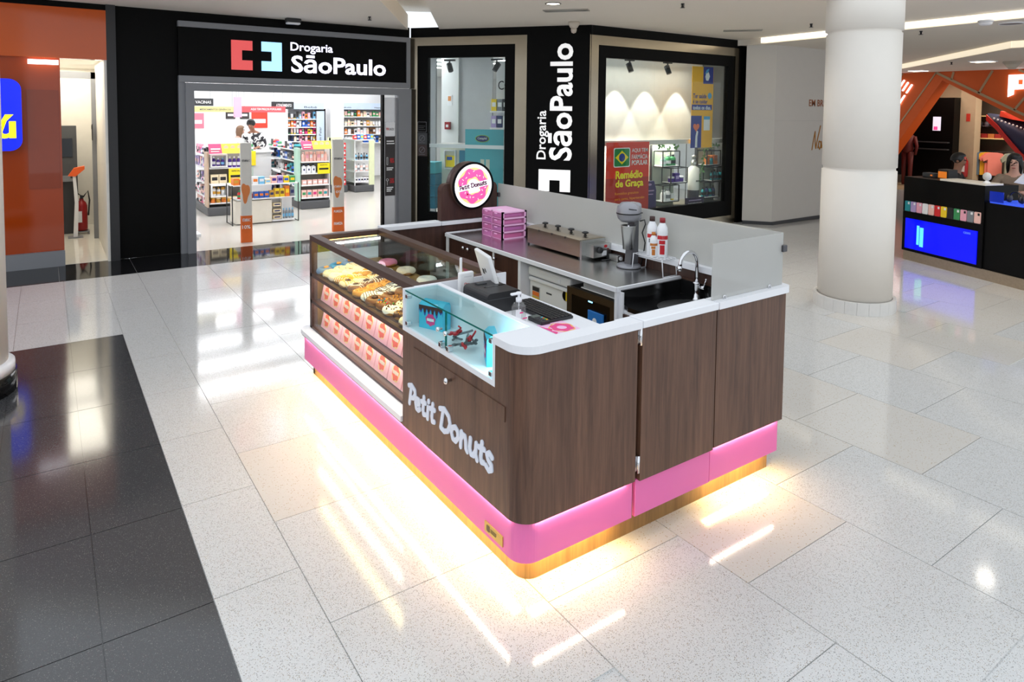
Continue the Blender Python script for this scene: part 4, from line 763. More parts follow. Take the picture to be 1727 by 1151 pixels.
# ---- milkshake mixer
MG = mk('mixer_grey',(150,150,156),0.35,0.3); MD = mk('mixer_dark',(96,96,100),0.4,0.2)
t = kt('milkshake_mixer', 'grey milkshake mixer with steel cup standing by the frosted screen', 'mixer', 1.74, 1.15, 1.0)
obj('foot', MB().lathe([(0.085,1.0),(0.085,1.012),(0.078,1.02),(0,1.022)], (1.735,1.14,0), 32), MG, t); obj('foot_ring', MB().lathe([(0.086,0.9995),(0.086,1.004)], (1.735,1.14,0), 32), BLACKP, t)
obj('column', MB().prism([(1.725,1.02),(1.800,1.02),(1.800,1.33),(1.760,1.33)],1.115,1.175,'y'), MD, t)
obj('head', MB().lathe([(0.0,1.32),(0.05,1.322),(0.074,1.345),(0.083,1.378),(0.082,1.385),(0.082,1.40),(0.076,1.43),(0.05,1.455),(0,1.462)], (1.725,1.145,0), 30).bbox(1.735,1.815,1.095,1.19,1.325,1.455,0.02), MG, t)
obj('head_band', MB().lathe([(0.0835,1.377),(0.0835,1.386)], (1.725,1.145,0), 30, cap=False).box(1.735,1.816,1.094,1.191,1.379,1.385), BLACKP, t)
obj('cup', MB().lathe([(0.0,1.132),(0.036,1.132),(0.052,1.292),(0.055,1.298),(0.050,1.298),(0.034,1.14),(0,1.14)], (1.715,1.13,0), 28), STEEL, t); obj('spindle', MB().cyl((1.715,1.13,1.2),0.006,0.125,n=8), CHROME, t)
obj('brand_print', place(MB().join(text_mb('MILK', width=0.05, height=0.012, bold=0.03)) if False else stroke_mb([[(0,0.006),(0.05,0.0)]],0.006,0.001), (1.668,1.079,1.415), (0.8,-0.6,0), (0,0,1)), TK, t)
obj('cord', MB().tube([(1.815,1.12,1.32),(1.84,1.10,1.33),(1.84,1.09,1.30),(1.82,1.10,1.24),(1.84,1.09,1.17),(1.835,1.10,1.08),(1.835,1.12,1.01)],0.005,6), BLACKP, t)
# ---- wire rack with bottles
t = kt('wire_rack', 'white wire shelf rack over the end of steel worktop', 'rack', 1.77, 0.92, 1.0)
ra = (1.70,1.83,0.80,1.06)
obj('shelf_grid', MB().join(sum((), ()) or MB()), WHITE, t) if False else None
g = MB()
for k in range(9): vv = ra[2]+(ra[3]-ra[2])*k/8; g.tube([(ra[0],vv,1.115),(ra[1],vv,1.115)],0.0022,5)
for k in range(5): uu = ra[0]+(ra[1]-ra[0])*k/4; g.tube([(uu,ra[2],1.117),(uu,ra[3],1.117)],0.003,5)
obj('shelf_grid', g, WHITE, t)
for uu in (ra[0],ra[1]):
    for vv in (ra[2],ra[3]): obj('leg', MB().tube([(uu,vv,1.117),(uu,vv+(0.012 if vv > 0.9 else -0.012),1.003)],0.0035,6), WHITE, t)
obj('foot_rail', MB().tube([(ra[0],1.072,1.004),(ra[1],1.072,1.004)],0.003,5), WHITE, t); obj('foot_rail', MB().tube([(ra[0],0.788,1.004),(ra[1],0.788,1.004)],0.003,5), WHITE, t)
def sauce(label, u, v, z, h, r, cap, red, motif, capm):
    t = kt('sauce_bottle', label, 'bottle', u, v, z)
    obj('body', MB().lathe([(0,z),(r*0.96,z),(r,z+0.004),(r,z+h*0.55),(r*0.97,z+h*0.6),(r,z+h*0.63),(r*0.92,z+h*0.75),(r*0.45,z+h*0.88),(r*0.42,z+h*0.9)], (u,v,0), 24), mk('bottle_white',(244,246,250),0.3), t)
    obj('cap', MB().lathe([(r*0.52,z+h*0.88),(r*0.5,z+h),(0,z+h)], (u,v,0), 18), capm, t)
    def band(z0, z1, m, a0, a1, rr=1.006): 
        n = 10; vs = []
        for k in range(n+1):
            a = math.radians(a0+(a1-a0)*k/n); vs += [(u+r*rr*math.cos(a), v+r*rr*math.sin(a), z0), (u+r*rr*math.cos(a), v+r*rr*math.sin(a), z1)]
        obj('label_print', MB().add(vs, [(2*k,2*k+2,2*k+3,2*k+1) for k in range(n)], True), m, t)
    band(z+h*0.46, z+h*0.56, red, 165, 300); band(z+h*0.08, z+h*0.32, motif, 200, 250, 1.008); band(z+h*0.34, z+h*0.44, motif, 190, 255, 1.008)
CR = mk('label_crimson',(196,26,40),0.5); AMB = mk('label_amber',(196,116,40),0.5); DK = mk('label_choc',(60,34,30),0.5)
sauce('white sauce bottle with brown cap on the wire rack', 1.765,0.955,1.119,0.262,0.036,None,CR,DK,DK); sauce('white sauce bottle with red cap on the wire rack', 1.775,0.872,1.119,0.262,0.037,None,CR,CR,mk('cap_red',(150,30,38),0.4)); sauce('small sauce bottle with amber cap in front on wire rack', 1.728,0.905,1.119,0.165,0.026,None,AMB,AMB,AMB)
# ---- freezer and cooler under the worktop
t = kt('chest_freezer', 'white chest freezer tucked under the steel worktop', 'freezer', 1.58, 1.55)
obj('body', MB().bbox(1.35,1.80,1.30,1.79,0.03,0.855,0.012), PLASTIC, t); obj('lid', MB().bbox(1.335,1.80,1.295,1.795,0.862,0.93,0.016), PLASTIC, t); obj('lid_seal', MB().box(1.355,1.79,1.31,1.78,0.853,0.864), GREY, t)
obj('handle', MB().bbox(1.326,1.338,1.32,1.77,0.835,0.856,0.004), PLASTIC, t); obj('energy_label', MB().box(1.347,1.35,1.66,1.75,0.62,0.79), mk('energy_print',(180,178,174),0.6), t)
for k, c in enumerate(((40,40,42),(236,120,40),(220,180,60),(60,60,62))): obj('label_stripe', MB().box(1.345,1.347,1.665,1.745,0.755-0.035*k,0.785-0.035*k), mk('energy_%d'%k, c, 0.6), t)
obj('badge', MB().box(1.347,1.35,1.52,1.58,0.765,0.775), DARKGREY, t); obj('lock_plate', MB().box(1.331,1.335,1.40,1.43,0.88,0.905), WHITE, t)
st_ = obj('seal_sticker', MB().prism(circ(1.355,0.80,0.045,24),1.345,1.35,'x'), mk('seal_white',(232,226,226),0.5), t); obj('seal_disc', MB().prism(circ(1.355,0.80,0.036,24),1.343,1.345,'x'), BLACK, st_); obj('seal_half', MB().prism(arc(1.352,0.80,0.034,0.034,90,-90,12) if False else [(1.352,0.834)]+[(1.352-0.034*math.cos(math.radians(a)),0.80+0.034*math.sin(math.radians(a))) for a in range(80,-90,-15)]+[(1.352,0.766)],1.341,1.343,'x'), mk('seal_yellow',(226,196,40),0.5), st_)
t = kt('drink_cooler', 'small black drink cooler with bronze framed glass door', 'cooler', 1.55, 1.04)
BRF = mk('cooler_bronze',(92,76,56),0.3,0.7); u_ = 1.30
obj('body', MB().box(u_+0.02,1.80,0.81,1.285,0.02,0.895).box(u_+0.02,1.80,0.83,1.27,0.895,0.90), BLACKP, t)
obj('door_frame', MB().ring([(0.81,0.02),(1.288,0.02),(1.288,0.895),(0.81,0.895)],[(0.86,0.07),(1.238,0.07),(1.238,0.85),(0.86,0.85)],u_,u_+0.02,'x'), BRF, t); obj('door_glass', MB().box(u_+0.004,u_+0.008,0.86,1.238,0.07,0.85), BLACKG, t)
obj('display', MB().box(u_+0.002,u_+0.004,1.03,1.07,0.836,0.844), led('cooler_led',(120,200,255),3), t); obj('hinge', MB().bbox(u_-0.004,u_+0.03,0.80,0.83,0.89,0.91,0.004), BLACKP, t)
t = kt('tissue_box', 'blue printed carton seen in the cooler door', 'box', 1.285, 0.98, 0.70); obj('carton', MB().bbox(1.288,1.2995,0.91,1.06,0.70,0.79,0.004), mk('carton_azure',(40,120,200),0.4), t); obj('print', MB().prism(circ(0.99,0.73,0.02,14),1.2865,1.288,'x'), WHITE, t)
t = kt('tray_stack', 'white plastic tray on top of the drink cooler', 'tray', 1.55, 1.04, 0.905); obj('tray', MB().bbox(1.325,1.78,0.83,1.16,0.905,0.955,0.02,3), mk_glass('tray_plastic',(0.9,0.9,0.9),0.05,0.2,opac=0.75,ocol=(0.86,0.87,0.88)), t); obj('rim', MB().bbox(1.318,1.785,0.825,1.165,0.905,0.913,0.003), PLASTIC, t)
single('paper_roll', MB().lathe([(0.035,0),(0.035,0.10)],(KX+1.32,KY+1.86,0.66),18,'y').lathe([(0.012,-0.002),(0.012,0.102)],(KX+1.32,KY+1.86,0.66),10,'y'), mk('kraft',(180,150,118),0.7), 'brown paper roll beside the white freezer', 'paper roll')
# ---- things on the till desk
t = kt('wifi_router', 'white upright router with antenna beside glass display box', 'router', 0.36, 1.075, 1.0)
obj('body', MB().bbox(0.315,0.412,1.055,1.085,1.0,1.160,0.010,3), PLASTIC, t); obj('antenna', MB().bbox(0.335,0.350,1.085,1.098,1.05,1.240,0.005), PLASTIC, t); obj('logo_print', place(text_mb('Claro', width=0.035,height=0.014,bold=0.02,depth=0.001),(0.345,1.055,1.085),(1,0,0),(0,0,1)), TR, t); obj('vent', MB().box(0.345,0.395,1.0545,1.055,1.130,1.137), mk('pale_grey',(214,214,216),0.5), t)
t = kt('till_monitor', 'white tilted till screen seen from the side on desk', 'monitor', 0.55, 1.06, 1.0)
mm_ = MB().bbox(-0.012,0.012,-0.13,0.13,0.0,0.25,0.008,2); mm_.xf(Matrix.Translation((0.525,1.02,1.03)) @ Matrix.Rotation(math.radians(-14),4,'Z') @ Matrix.Rotation(math.radians(-17),4,'Y')); obj('screen_shell', mm_, PLASTIC, t)
m2_ = MB().box(0.0125,0.0135,-0.12,0.12,0.015,0.24); m2_.xf(Matrix.Translation((0.525,1.02,1.03)) @ Matrix.Rotation(math.radians(-14),4,'Z') @ Matrix.Rotation(math.radians(-17),4,'Y')); obj('screen', m2_, BLACKG, t)
obj('stand', MB().prism([(0.50,1.01),(0.60,1.01),(0.545,1.12),(0.53,1.12)],0.995,1.045,'y').bbox(0.49,0.64,0.93,1.10,1.0,1.014,0.005), PLASTIC, t)
m3_ = MB().prism(circ(0.0,0.14,0.010,10,0.014),-0.014,-0.012,'x').box(-0.014,-0.012,0.03,0.06,0.11,0.14); m3_.xf(Matrix.Translation((0.525,1.02,1.03)) @ Matrix.Rotation(math.radians(-14),4,'Z') @ Matrix.Rotation(math.radians(-17),4,'Y')); obj('port_hole', m3_, DARKGREY, t)
t = kt('receipt_printer', 'boxy black receipt printer on the till desk', 'printer', 0.40, 0.84, 1.0)
pr = rrect(0.30,0.52,1.0,1.112,0.025,4,(0,0,1,1)); obj('body', MB().prism(pr,0.74,0.99,'y'), BLACKP, t); obj('paper_slot', MB().box(0.36,0.50,0.86,0.872,1.110,1.1135), BLACKG, t); obj('release_lever', MB().bbox(0.36,0.42,0.93,0.97,1.110,1.120,0.004), DARKGREY, t); obj('seam', MB().box(0.299,0.521,0.7395,0.741,1.075,1.079).box(0.2985,0.2995,0.74,0.99,1.07,1.074), DARKGREY, t); obj('badge', MB().box(0.298,0.2995,0.86,0.90,1.052,1.060), STEEL, t)
t = kt('cable_bundle', 'loose black cables behind the receipt printer', 'cable', 0.44, 1.03, 1.0); obj('cable', MB().tube([(0.42,1.06,1.005),(0.44,1.03,1.04),(0.47,1.02,1.06),(0.50,1.05,1.05)],0.006,6), BLACKP, t); obj('cable', MB().tube([(0.40,1.04,1.005),(0.42,1.01,1.03),(0.46,1.0,1.005),(0.50,0.99,1.01)],0.004,6), BLACKP, t); obj('plug', MB().bbox(0.47,0.53,1.035,1.06,1.045,1.065,0.005), BLACKP, t)
t = kt('sanitizer_bottle', 'clear pump bottle of hand gel with white label on desk', 'bottle', 0.41, 0.60, 1.0)
q = (0.375,0.555); obj('body', MB().prism(rrect(q[0]-0.038,q[0]+0.038,q[1]-0.024,q[1]+0.024,0.02,5),1.001,1.085,'z').lathe([(0.034,1.085),(0.028,1.100),(0.014,1.108),(0.012,1.115)],(q[0],q[1],0),18), CLEARP, t); obj('pump', MB().lathe([(0.016,1.108),(0.016,1.128),(0.007,1.131),(0.007,1.145),(0.014,1.147),(0.014,1.158),(0,1.16)],(q[0],q[1],0),16).bbox(q[0]-0.05,q[0]+0.012,q[1]-0.009,q[1]+0.009,1.146,1.158,0.004), WHITE, t); obj('dip_tube', MB().cyl((q[0],q[1],1.01),0.003,0.1,n=6), WHITE, t)
obj('label', MB().box(q[0]-0.036,q[0]-0.004,q[1]-0.0262,q[1]-0.0246,1.02,1.075), WHITE, t); obj('label_print', MB().box(q[0]-0.012,q[0]+0.008,q[1]-0.0275,q[1]-0.0263,1.053,1.060).box(q[0]+0.005,q[0]+0.034,q[1]-0.0275,q[1]-0.0263,1.022,1.028), LPINK, t)
t = kt('keyboard', 'black computer keyboard along the inner edge of the desk', 'keyboard', 0.57, 0.62, 1.0)
obj('base', MB().bbox(0.50,0.655,0.45,0.83,1.0,1.016,0.005), BLACKP, t); km = MB().box(-0.0095,0.0095,-0.0095,0.0095,0,0.006).mesh('key', mk('key_black',(22,22,24),0.45))
for a_ in range(6):
    for b_ in range(16): k_ = obj('key', km, None, t); k_.location = (0.518+0.0238*a_-0.57, 0.464+0.0234*b_-0.62, 0.016)
t = kt('card_terminal', 'black card terminal beside the gel bottle', 'card terminal', 0.47, 0.50, 1.0)
obj('body', MB().bbox(0.435,0.495,0.44,0.56,1.0,1.022,0.006), BLACKP, t)
for a_ in range(3):
    for b_ in range(4): obj('key', MB().box(0.443+0.016*a_,0.454+0.016*a_,0.450+0.014*b_,0.459+0.014*b_,1.022,1.0245), mk('pin_key_%d'%(b_ if a_ == 2 else 9), [(240,180,40),(60,180,90),(230,110,40),(70,190,200)][b_] if a_ == 2 else (70,70,74), 0.5), t)
obj('screen', MB().box(0.442,0.488,0.515,0.552,1.022,1.0235), mk('lcd',(90,100,96),0.3), t)
t = kt('pink_flyer', 'pink flyer with a donut logo lying on the white desk', 'flyer', 0.50, 0.38, 1.0)
obj('sheet', MB().box(0.42,0.576,0.225,0.462,1.0005,1.002), mk('flyer_pink',(244,196,230),0.5), t); obj('logo', MB().ring(wavy(0.507,0.365,0.058,0.005,6), wavy(0.507,0.365,0.026,0,6), 1.002,1.0026), LPINK, t); obj('logo_rim', MB().ring(wavy(0.507,0.365,0.066,0.004,5), wavy(0.507,0.365,0.058,0.005,5), 1.002,1.0024), mk('logo_gold',(246,190,90),0.5), t); obj('drips', MB().prism([(0.42,0.44),(0.42,0.25),(0.44,0.27),(0.428,0.30),(0.446,0.32),(0.43,0.345),(0.45,0.37),(0.43,0.40)],1.002,1.0026), LPINK, t)
# ================================================================== inside the pharmacy
PW = mk('pharmacy_white',(230,231,232),0.6,var=0.01)
struct('wall_pharmacy', MB().box(1.0,1.05,10.6,19.6,0,3.2).box(1.0,14,19.5,19.6,0,3.2).box(14,14.1,8,19.6,0,3.2), PW)
struct('pharmacy_ceiling', MB().box(1.0,14,10.6,19.6,3.12,3.2).prism([(5.2,10.6),(7.1,8.16),(7.3,8.16),(7.3,10.6)],3.12,3.2), PW)
struct('wall_pharmacy', MB().box(5.98,6.33,16.75,17.1,0,3.12), PW)
PLAMP = led('pharmacy_lamp',(250,252,255),15.0)
for k, y in enumerate((11.3,12.2,13.2,14.4,15.7,17.2,18.6)):
    t = thing('ceiling_luminaire', f'long white ceiling luminaire inside the pharmacy, {NUM[k]} from the entrance', 'ceiling light', (4.6,y,3.12), math.radians(4), 'pharmacy luminaires')
    obj('housing', MB().box(-3.2,3.6,-0.09,0.09,-0.03,0), WHITE, t); obj('diffuser', MB().box(-3.18,3.58,-0.075,0.075,-0.04,-0.03), PLAMP, t)
PM = {}
def pmat(c): 
    k = 'pack_%d_%d_%d' % c
    return mk(k, c, 0.45, var=0.05, scale=30)
CN = {'purple':(72,36,140),'cream':(244,226,190),'orange':(238,130,40),'yellow':(250,214,40),'pink':(240,170,190),'rose':(248,200,190),'red':(216,40,44),'blue':(40,96,190),'light blue':(120,190,230),'white':(244,244,246),'green':(60,150,90),'black':(34,34,38),'grey':(130,134,140),'teal':(40,150,160),'gold':(214,160,60),'navy':(30,44,96),'brown':(120,80,50),'lilac':(180,160,210),'magenta':(214,50,120),'mint':(170,214,196)}
NUMS = ['first','second','third','fourth','fifth','sixth','seventh','eighth','ninth','tenth','eleventh','twelfth','thirteenth','fourteenth','fifteenth','sixteenth']
pm_cache = {}
def pack_mesh(kind, w, d, h, c, c2):
    key = (kind, w, d, h, c, c2)
    if key in pm_cache: return pm_cache[key]
    m = MB(); b = pmat(CN[c]); e = pmat(CN[c2])
    if kind == 'box': m.box(-w/2,w/2,-d/2,d/2,0,h).slot(1).box(-w*0.36,w*0.36,-d/2-0.002,-d/2,h*0.35,h*0.72)
    elif kind == 'bottle': m.lathe([(0,0),(w*0.48,0),(w*0.5,0.01),(w*0.5,h*0.62),(w*0.36,h*0.76),(w*0.2,h*0.82)],n=12).slot(1).lathe([(w*0.24,h*0.80),(w*0.24,h*0.98),(0,h)],n=10).lathe([(w*0.505,h*0.18),(w*0.505,h*0.48)],n=12,cap=False)
    elif kind == 'jar': m.lathe([(0,0),(w*0.5,0),(w*0.5,h*0.72)],n=14).slot(1).lathe([(w*0.52,h*0.70),(w*0.52,h),(0,h)],n=14)
    elif kind == 'tube': m.lathe([(0,0),(w*0.3,0),(w*0.32,h*0.2)],n=10).slot(1).prism([(-w*0.32,h*0.2),(w*0.32,h*0.2),(w*0.45,h),(-w*0.45,h)],-d*0.2,d*0.2,'y')
    elif kind == 'jug': m.bbox(-w/2,w/2,-d/2,d/2,0,h*0.72,w*0.1,2).lathe([(w*0.4,h*0.7),(w*0.16,h*0.84)],n=12).slot(1).lathe([(w*0.18,h*0.83),(w*0.18,h),(0,h)],n=10).prism(circ(0,h*0.38,w*0.18,12,h*0.12),-d/2-0.002,-d/2,'y')
    pm_cache[key] = m.mesh(kind+'_pack', [b, e]); return pm_cache[key]
KN = {'box':'carton','bottle':'bottle','jar':'jar','tube':'tube','jug':'jug'}
def products(unit, shelf, p, dirv, rot, n, L, kinds, group, frm='left', gap=0.012):
    """n packs standing in a row from p along dirv over the length L"""
    st = L/n; rnd = random.Random(hash_(unit+shelf))
    for i in range(n):
        kind, c, c2, hh, dd = kinds[i % len(kinds)] if not callable(kinds) else kinds(rnd, i)
        w_ = round(st-gap, 3); h_ = hh
        o = bpy.data.objects.new({'box':'product_carton','bottle':'product_bottle','jar':'product_jar','tube':'product_tube','jug':'product_jug'}[kind], pack_mesh(kind, w_, dd, h_, c, c2)); COL.objects.link(o)
        o.location = (p[0]+dirv[0]*(i+0.5)*st, p[1]+dirv[1]*(i+0.5)*st, p[2]); o.rotation_euler[2] = rot
        tag(o, f'{c} {KN[kind]} on {shelf} of {unit}, {NUMS[i]} from the {frm}', KN[kind], group)
def hash_(s): return sum(ord(ch)*(i+1) for i, ch in enumerate(s)) % 100003
SHELF = mk('shelf_white',(240,240,240),0.4); BASEG = mk('gondola_base',(84,85,88),0.5); BACKG = mk('gondola_back',(150,146,140),0.6)
HPINK = mk('banner_pink',(226,60,110),0.5); HYEL = mk('banner_yellow',(252,206,50),0.5); SKINP = mk('banner_face',(240,200,170),0.5); SYEL = mk('offer_yellow',(252,222,30),0.5)
def offer(parent, x, y, z, w, h, word):
    o = obj('offer_card', MB().box(x,x+w,y-0.006,y,z,z+h), SYEL, parent, 'yellow offer card'); obj('card_print', MB().box(x+w*0.12,x+w*0.88,y-0.008,y-0.006,z+h*0.38,z+h*0.55), TK, o)
    obj('lettering', place(text_mb(word, width=w*0.6, height=h*0.10, bold=0.02, depth=0.002), (x+w*0.2,y-0.006,z+h*0.78), (1,0,0), (0,0,1)), TK, o)
def banner(parent, x0, x1, y, z0, z1):
    q = lambda a, b, m, nm, e=0.0: obj(nm, MB().add([(a,y-0.10-e,z0),(b,y-0.10-e,z0),(b,y+0.02-e,z1),(a,y+0.02-e,z1),(a,y-0.09,z0),(b,y-0.09,z0),(b,y+0.03,z1),(a,y+0.03,z1)],[(0,1,2,3),(4,7,6,5),(0,4,5,1),(1,5,6,2),(2,6,7,3),(3,7,4,0)]), m, parent)
    xm = x0+(x1-x0)*0.36; q(x0,xm,HPINK,'banner'); q(xm,x1,HYEL,'banner')
    for k in range(3):
        cx = xm+(x1-xm)*(0.2+0.3*k); cz = (z0+z1)/2+0.02; yy = y-0.10+(cz-z0)/(z1-z0)*0.12
        obj('banner_face', MB().lathe([(0.042,-0.012),(0.042,-0.004)],(cx,yy,cz),16,'y'), SKINP, parent)
    obj('banner_text', MB().box(x0+0.03,xm-0.03,y-0.075,y-0.055,z0+0.07,z0+0.10).box(x0+0.03,xm-0.05,y-0.095,y-0.075,z0+0.03,z0+0.05), TW, parent)
# ---- left stand
U1 = 'left yellow-topped stand'
t = thing('shop_gondola','left pharmacy shelf stand with pink and yellow banner','shelf stand',(2.83,14.4,0),0,frame=(2.83,14.4,0))
x0, x1, y0, y1 = 2.5, 3.16, 13.7, 15.2
obj('base', MB().bbox(x0,x1,y0,y1,0,0.17,0.02), BASEG, t); obj('back_panel', MB().box(x0+0.04,x1-0.02,y0+0.28,y0+0.30,0.17,1.22).box(2.81,2.83,y0+0.3,y1,0.17,1.3), BACKG, t)
obj('side_panel', MB().box(x0,x0+0.03,y0+0.02,y0+0.30,0.17,1.22), mk('panel_wood_pale',(196,170,146),0.5), t); obj('side_panel', MB().box(x1-0.02,x1,y0+0.02,y0+0.30,0.17,1.22), SHELF, t)
for z in (0.25,0.40,0.62,0.66,0.92): obj('shelf', MB().box(x0+0.04,x1-0.02,y0,y0+0.28,z-0.02,z), SHELF, t) if z in (0.25,0.62,0.92) else None
for z in (0.35,0.62,0.9,1.15): obj('side_shelf', MB().box(x0,2.81,y0+0.32,y1,z-0.018,z), SHELF, t)
for (a,b,za,zb) in ((x0+0.06,x0+0.36,0.93,1.18),(x0+0.06,x0+0.36,0.36,0.60)): obj('white_frame', MB().ring([(a,za),(b,za),(b,zb),(a,zb)],[(a+0.025,za+0.025),(b-0.025,za+0.025),(b-0.025,zb-0.025),(a+0.025,zb-0.025)],y0-0.02,y0+0.2,'y'), SHELF, t)
banner(t, x0+0.02, x1-0.01, y0-0.02, 1.20, 1.38); offer(t, x0+0.38, y0-0.01, 0.62, 0.26, 0.28, 'ESPECIAL')
G1 = 'products on the left stand'
products(U1,'top shelf left',(x0+0.09,y0+0.08,0.955),(1,0),0,3,0.24,[('bottle','purple','white',0.18,0.06),('bottle','purple','white',0.15,0.06),('bottle','purple','light blue',0.15,0.06)],G1)
products(U1,'top shelf right',(x0+0.38,y0+0.08,0.92),(1,0),0,3,0.24,[('bottle','purple','white',0.21,0.07)],G1)
products(U1,'middle shelf',(x0+0.06,y0+0.08,0.62),(1,0),0,2,0.30,[('box','cream','black',0.17,0.1)],G1)
products(U1,'third shelf',(x0+0.09,y0+0.08,0.385),(1,0),0,3,0.24,[('bottle','white','gold',0.18,0.06),('bottle','white','gold',0.16,0.06),('jar','white','gold',0.16,0.06)],G1)
products(U1,'bottom shelf',(x0+0.06,y0+0.08,0.25),(1,0),0,6,0.58,[('jar','orange','gold',0.10,0.08),('jar','gold','cream',0.10,0.08)],G1,)
def side_mix(cs): 
    def f(rnd, i): 
        c = rnd.choice(cs); k = rnd.choice(['box','bottle','box','tube']); return (k, c, rnd.choice(['white','black','rose']), round(rnd.choice([0.12,0.15,0.18]),2), 0.08)
    return f
for z, nm in ((0.17,'floor shelf'),(0.35,'low side shelf'),(0.62,'middle side shelf'),(0.9,'upper side shelf'),(1.15,'top side shelf')):
    products(U1,nm,(x0+0.08,y0+0.36,z),(0,1),-math.pi/2,9,1.1,side_mix(['rose','pink','lilac','white','grey','black','magenta']),'products on the side of the left stand','front')
# ---- right stand
U2 = 'right yellow-topped stand'
x0, x1, y0, y1 = 4.26, 4.87, 13.68, 16.4
t = thing('shop_gondola','right pharmacy shelf stand with pink and yellow banner','shelf stand',(4.56,15.0,0),0,frame=(4.56,15.0,0))
obj('base', MB().bbox(x0,x1,y0,y1,0,0.17,0.02), BASEG, t); obj('back_panel', MB().box(x0+0.04,x1-0.02,y0+0.28,y0+0.30,0.17,1.22).box(4.62,4.64,y0+0.3,y1,0.17,1.3), BACKG, t)
obj('side_panel', MB().box(x0-0.05,x0+0.01,y0+0.06,y0+0.30,0.17,1.26), mk('panel_mint',(176,214,196),0.5), t); obj('side_panel', MB().box(x1-0.015,x1,y0+0.02,y0+0.30,0.17,1.24), SHELF, t)
for z in (0.24,0.50,0.74,0.98): obj('shelf', MB().box(x0+0.02,x1-0.015,y0,y0+0.28,z-0.022,z), SHELF, t)
for z in (0.45,0.72,0.97,1.20): obj('side_shelf', MB().box(x0,4.62,y0+0.32,y1,z-0.018,z), SHELF, t)
banner(t, x0, x1, y0-0.02, 1.24, 1.40); offer(t, x0+0.34, y0-0.01, 0.72, 0.26, 0.22, 'BAIXOU')
G2 = 'products on the right stand'
products(U2,'top shelf',(x0+0.03,y0+0.08,0.98),(1,0),0,7,0.55,[('bottle','rose','rose',0.19,0.06),('box','rose','pink',0.20,0.06),('box','rose','white',0.20,0.06)],G2)
products(U2,'second shelf',(x0+0.03,y0+0.08,0.74),(1,0),0,3,0.30,[('jug','white','navy',0.19,0.07)],G2)
products(U2,'third shelf',(x0+0.03,y0+0.08,0.50),(1,0),0,5,0.55,[('box','rose','white',0.10,0.08)],G2,gap=0.02)
products(U2,'bottom shelf',(x0+0.02,y0+0.08,0.24),(1,0),0,5,0.56,[('box','rose','green',0.15,0.08),('box','rose','teal',0.15,0.08),('box','rose','magenta',0.15,0.08)],G2,gap=0.02)
for z, nm in ((0.17,'floor shelf'),(0.45,'low side shelf'),(0.72,'middle side shelf'),(0.97,'upper side shelf'),(1.20,'top side shelf')):
    products(U2,nm,(x0+0.08,y0+0.40,z),(0,1),-math.pi/2,13,2.2,side_mix(['navy','black','grey','blue','red','white','green','teal']),'products on the side of the right stand','front')
# ---- promo table
U3 = 'promo table'
t = thing('promo_table','low wire framed promo table with cartons near the entrance','display table',(3.23,12.6,0),0,frame=(3.23,12.6,0))
x0, x1, y0, y1 = 2.66, 3.81, 12.40, 12.84
obj('top_shelf', MB().box(x0,x1,y0,y1,0.69,0.71), SHELF, t); obj('middle_shelf', MB().box(x0+0.08,x1-0.05,y0-0.0,y1,0.44,0.46), SHELF, t)
for cx in (x0,x1): 
    for cy in (y0,y1): obj('leg', MB().box(cx-0.008,cx+0.008,cy-0.008,cy+0.008,0,0.71), BLACKP, t)
obj('frame_rail', MB().box(x0,x0+0.012,y0,y1,0,0.015), BLACKP, t); obj('frame_rail', MB().box(x1-0.012,x1,y0,y1,0,0.015), BLACKP, t)
CRM = mk('panel_cream',(236,230,216),0.5)
obj('lower_cabinet', MB().box(x0+0.06,x0+0.30,y0+0.02,y1,0.02,0.42).box(x0+0.305,x0+0.68,y0+0.02,y1,0.02,0.42), CRM, t); obj('lower_rack', MB().box(x0+0.69,x1-0.06,y0+0.2,y1,0.02,0.44).box(x0+0.69,x1-0.06,y0+0.02,y1,0.02,0.05).box(x0+0.86,x0+0.87,y0+0.02,y0+0.2,0.05,0.42), SHELF, t)
G3 = 'products on the promo table'
products(U3,'top shelf',(x0+0.02,y0+0.12,0.71),(1,0),0,10,1.1,[('box','orange','gold',0.12,0.2),('box','orange','red',0.10,0.2),('box','white','orange',0.09,0.14),('box','white','orange',0.13,0.14),('box','light blue','white',0.13,0.14),('box','cream','light blue',0.08,0.14),('box','rose','purple',0.13,0.12),('box','lilac','purple',0.13,0.12),('box','yellow','blue',0.12,0.12),('box','green','yellow',0.12,0.12)],G3)
products(U3,'middle shelf',(x0+0.1,y0+0.1,0.46),(1,0),0,11,1.0,[('bottle','red','green',0.15,0.08),('bottle','red','green',0.15,0.08),('jar','red','white',0.12,0.08),('box','blue','orange',0.11,0.1),('box','blue','orange',0.11,0.1),('box','blue','orange',0.11,0.1),('box','gold','navy',0.12,0.1),('box','yellow','brown',0.15,0.12),('box','yellow','brown',0.15,0.12),('box','orange','yellow',0.19,0.12),('box','grey','navy',0.16,0.12)],G3)
products(U3,'lower rack',(x0+0.88,y0+0.1,0.05),(1,0),0,4,0.22,[('bottle','grey','light blue',0.19,0.05)],G3)
for k in range(3): 
    o = obj('product_carton', pack_mesh('box',0.14,0.12,0.06,'cream','navy')); o.location = (x0+0.78,y0+0.1,0.06+0.115*k); tag(o, f'flat cream carton in the lower rack of promo table, {NUMS[k]} from below', 'carton', G3)
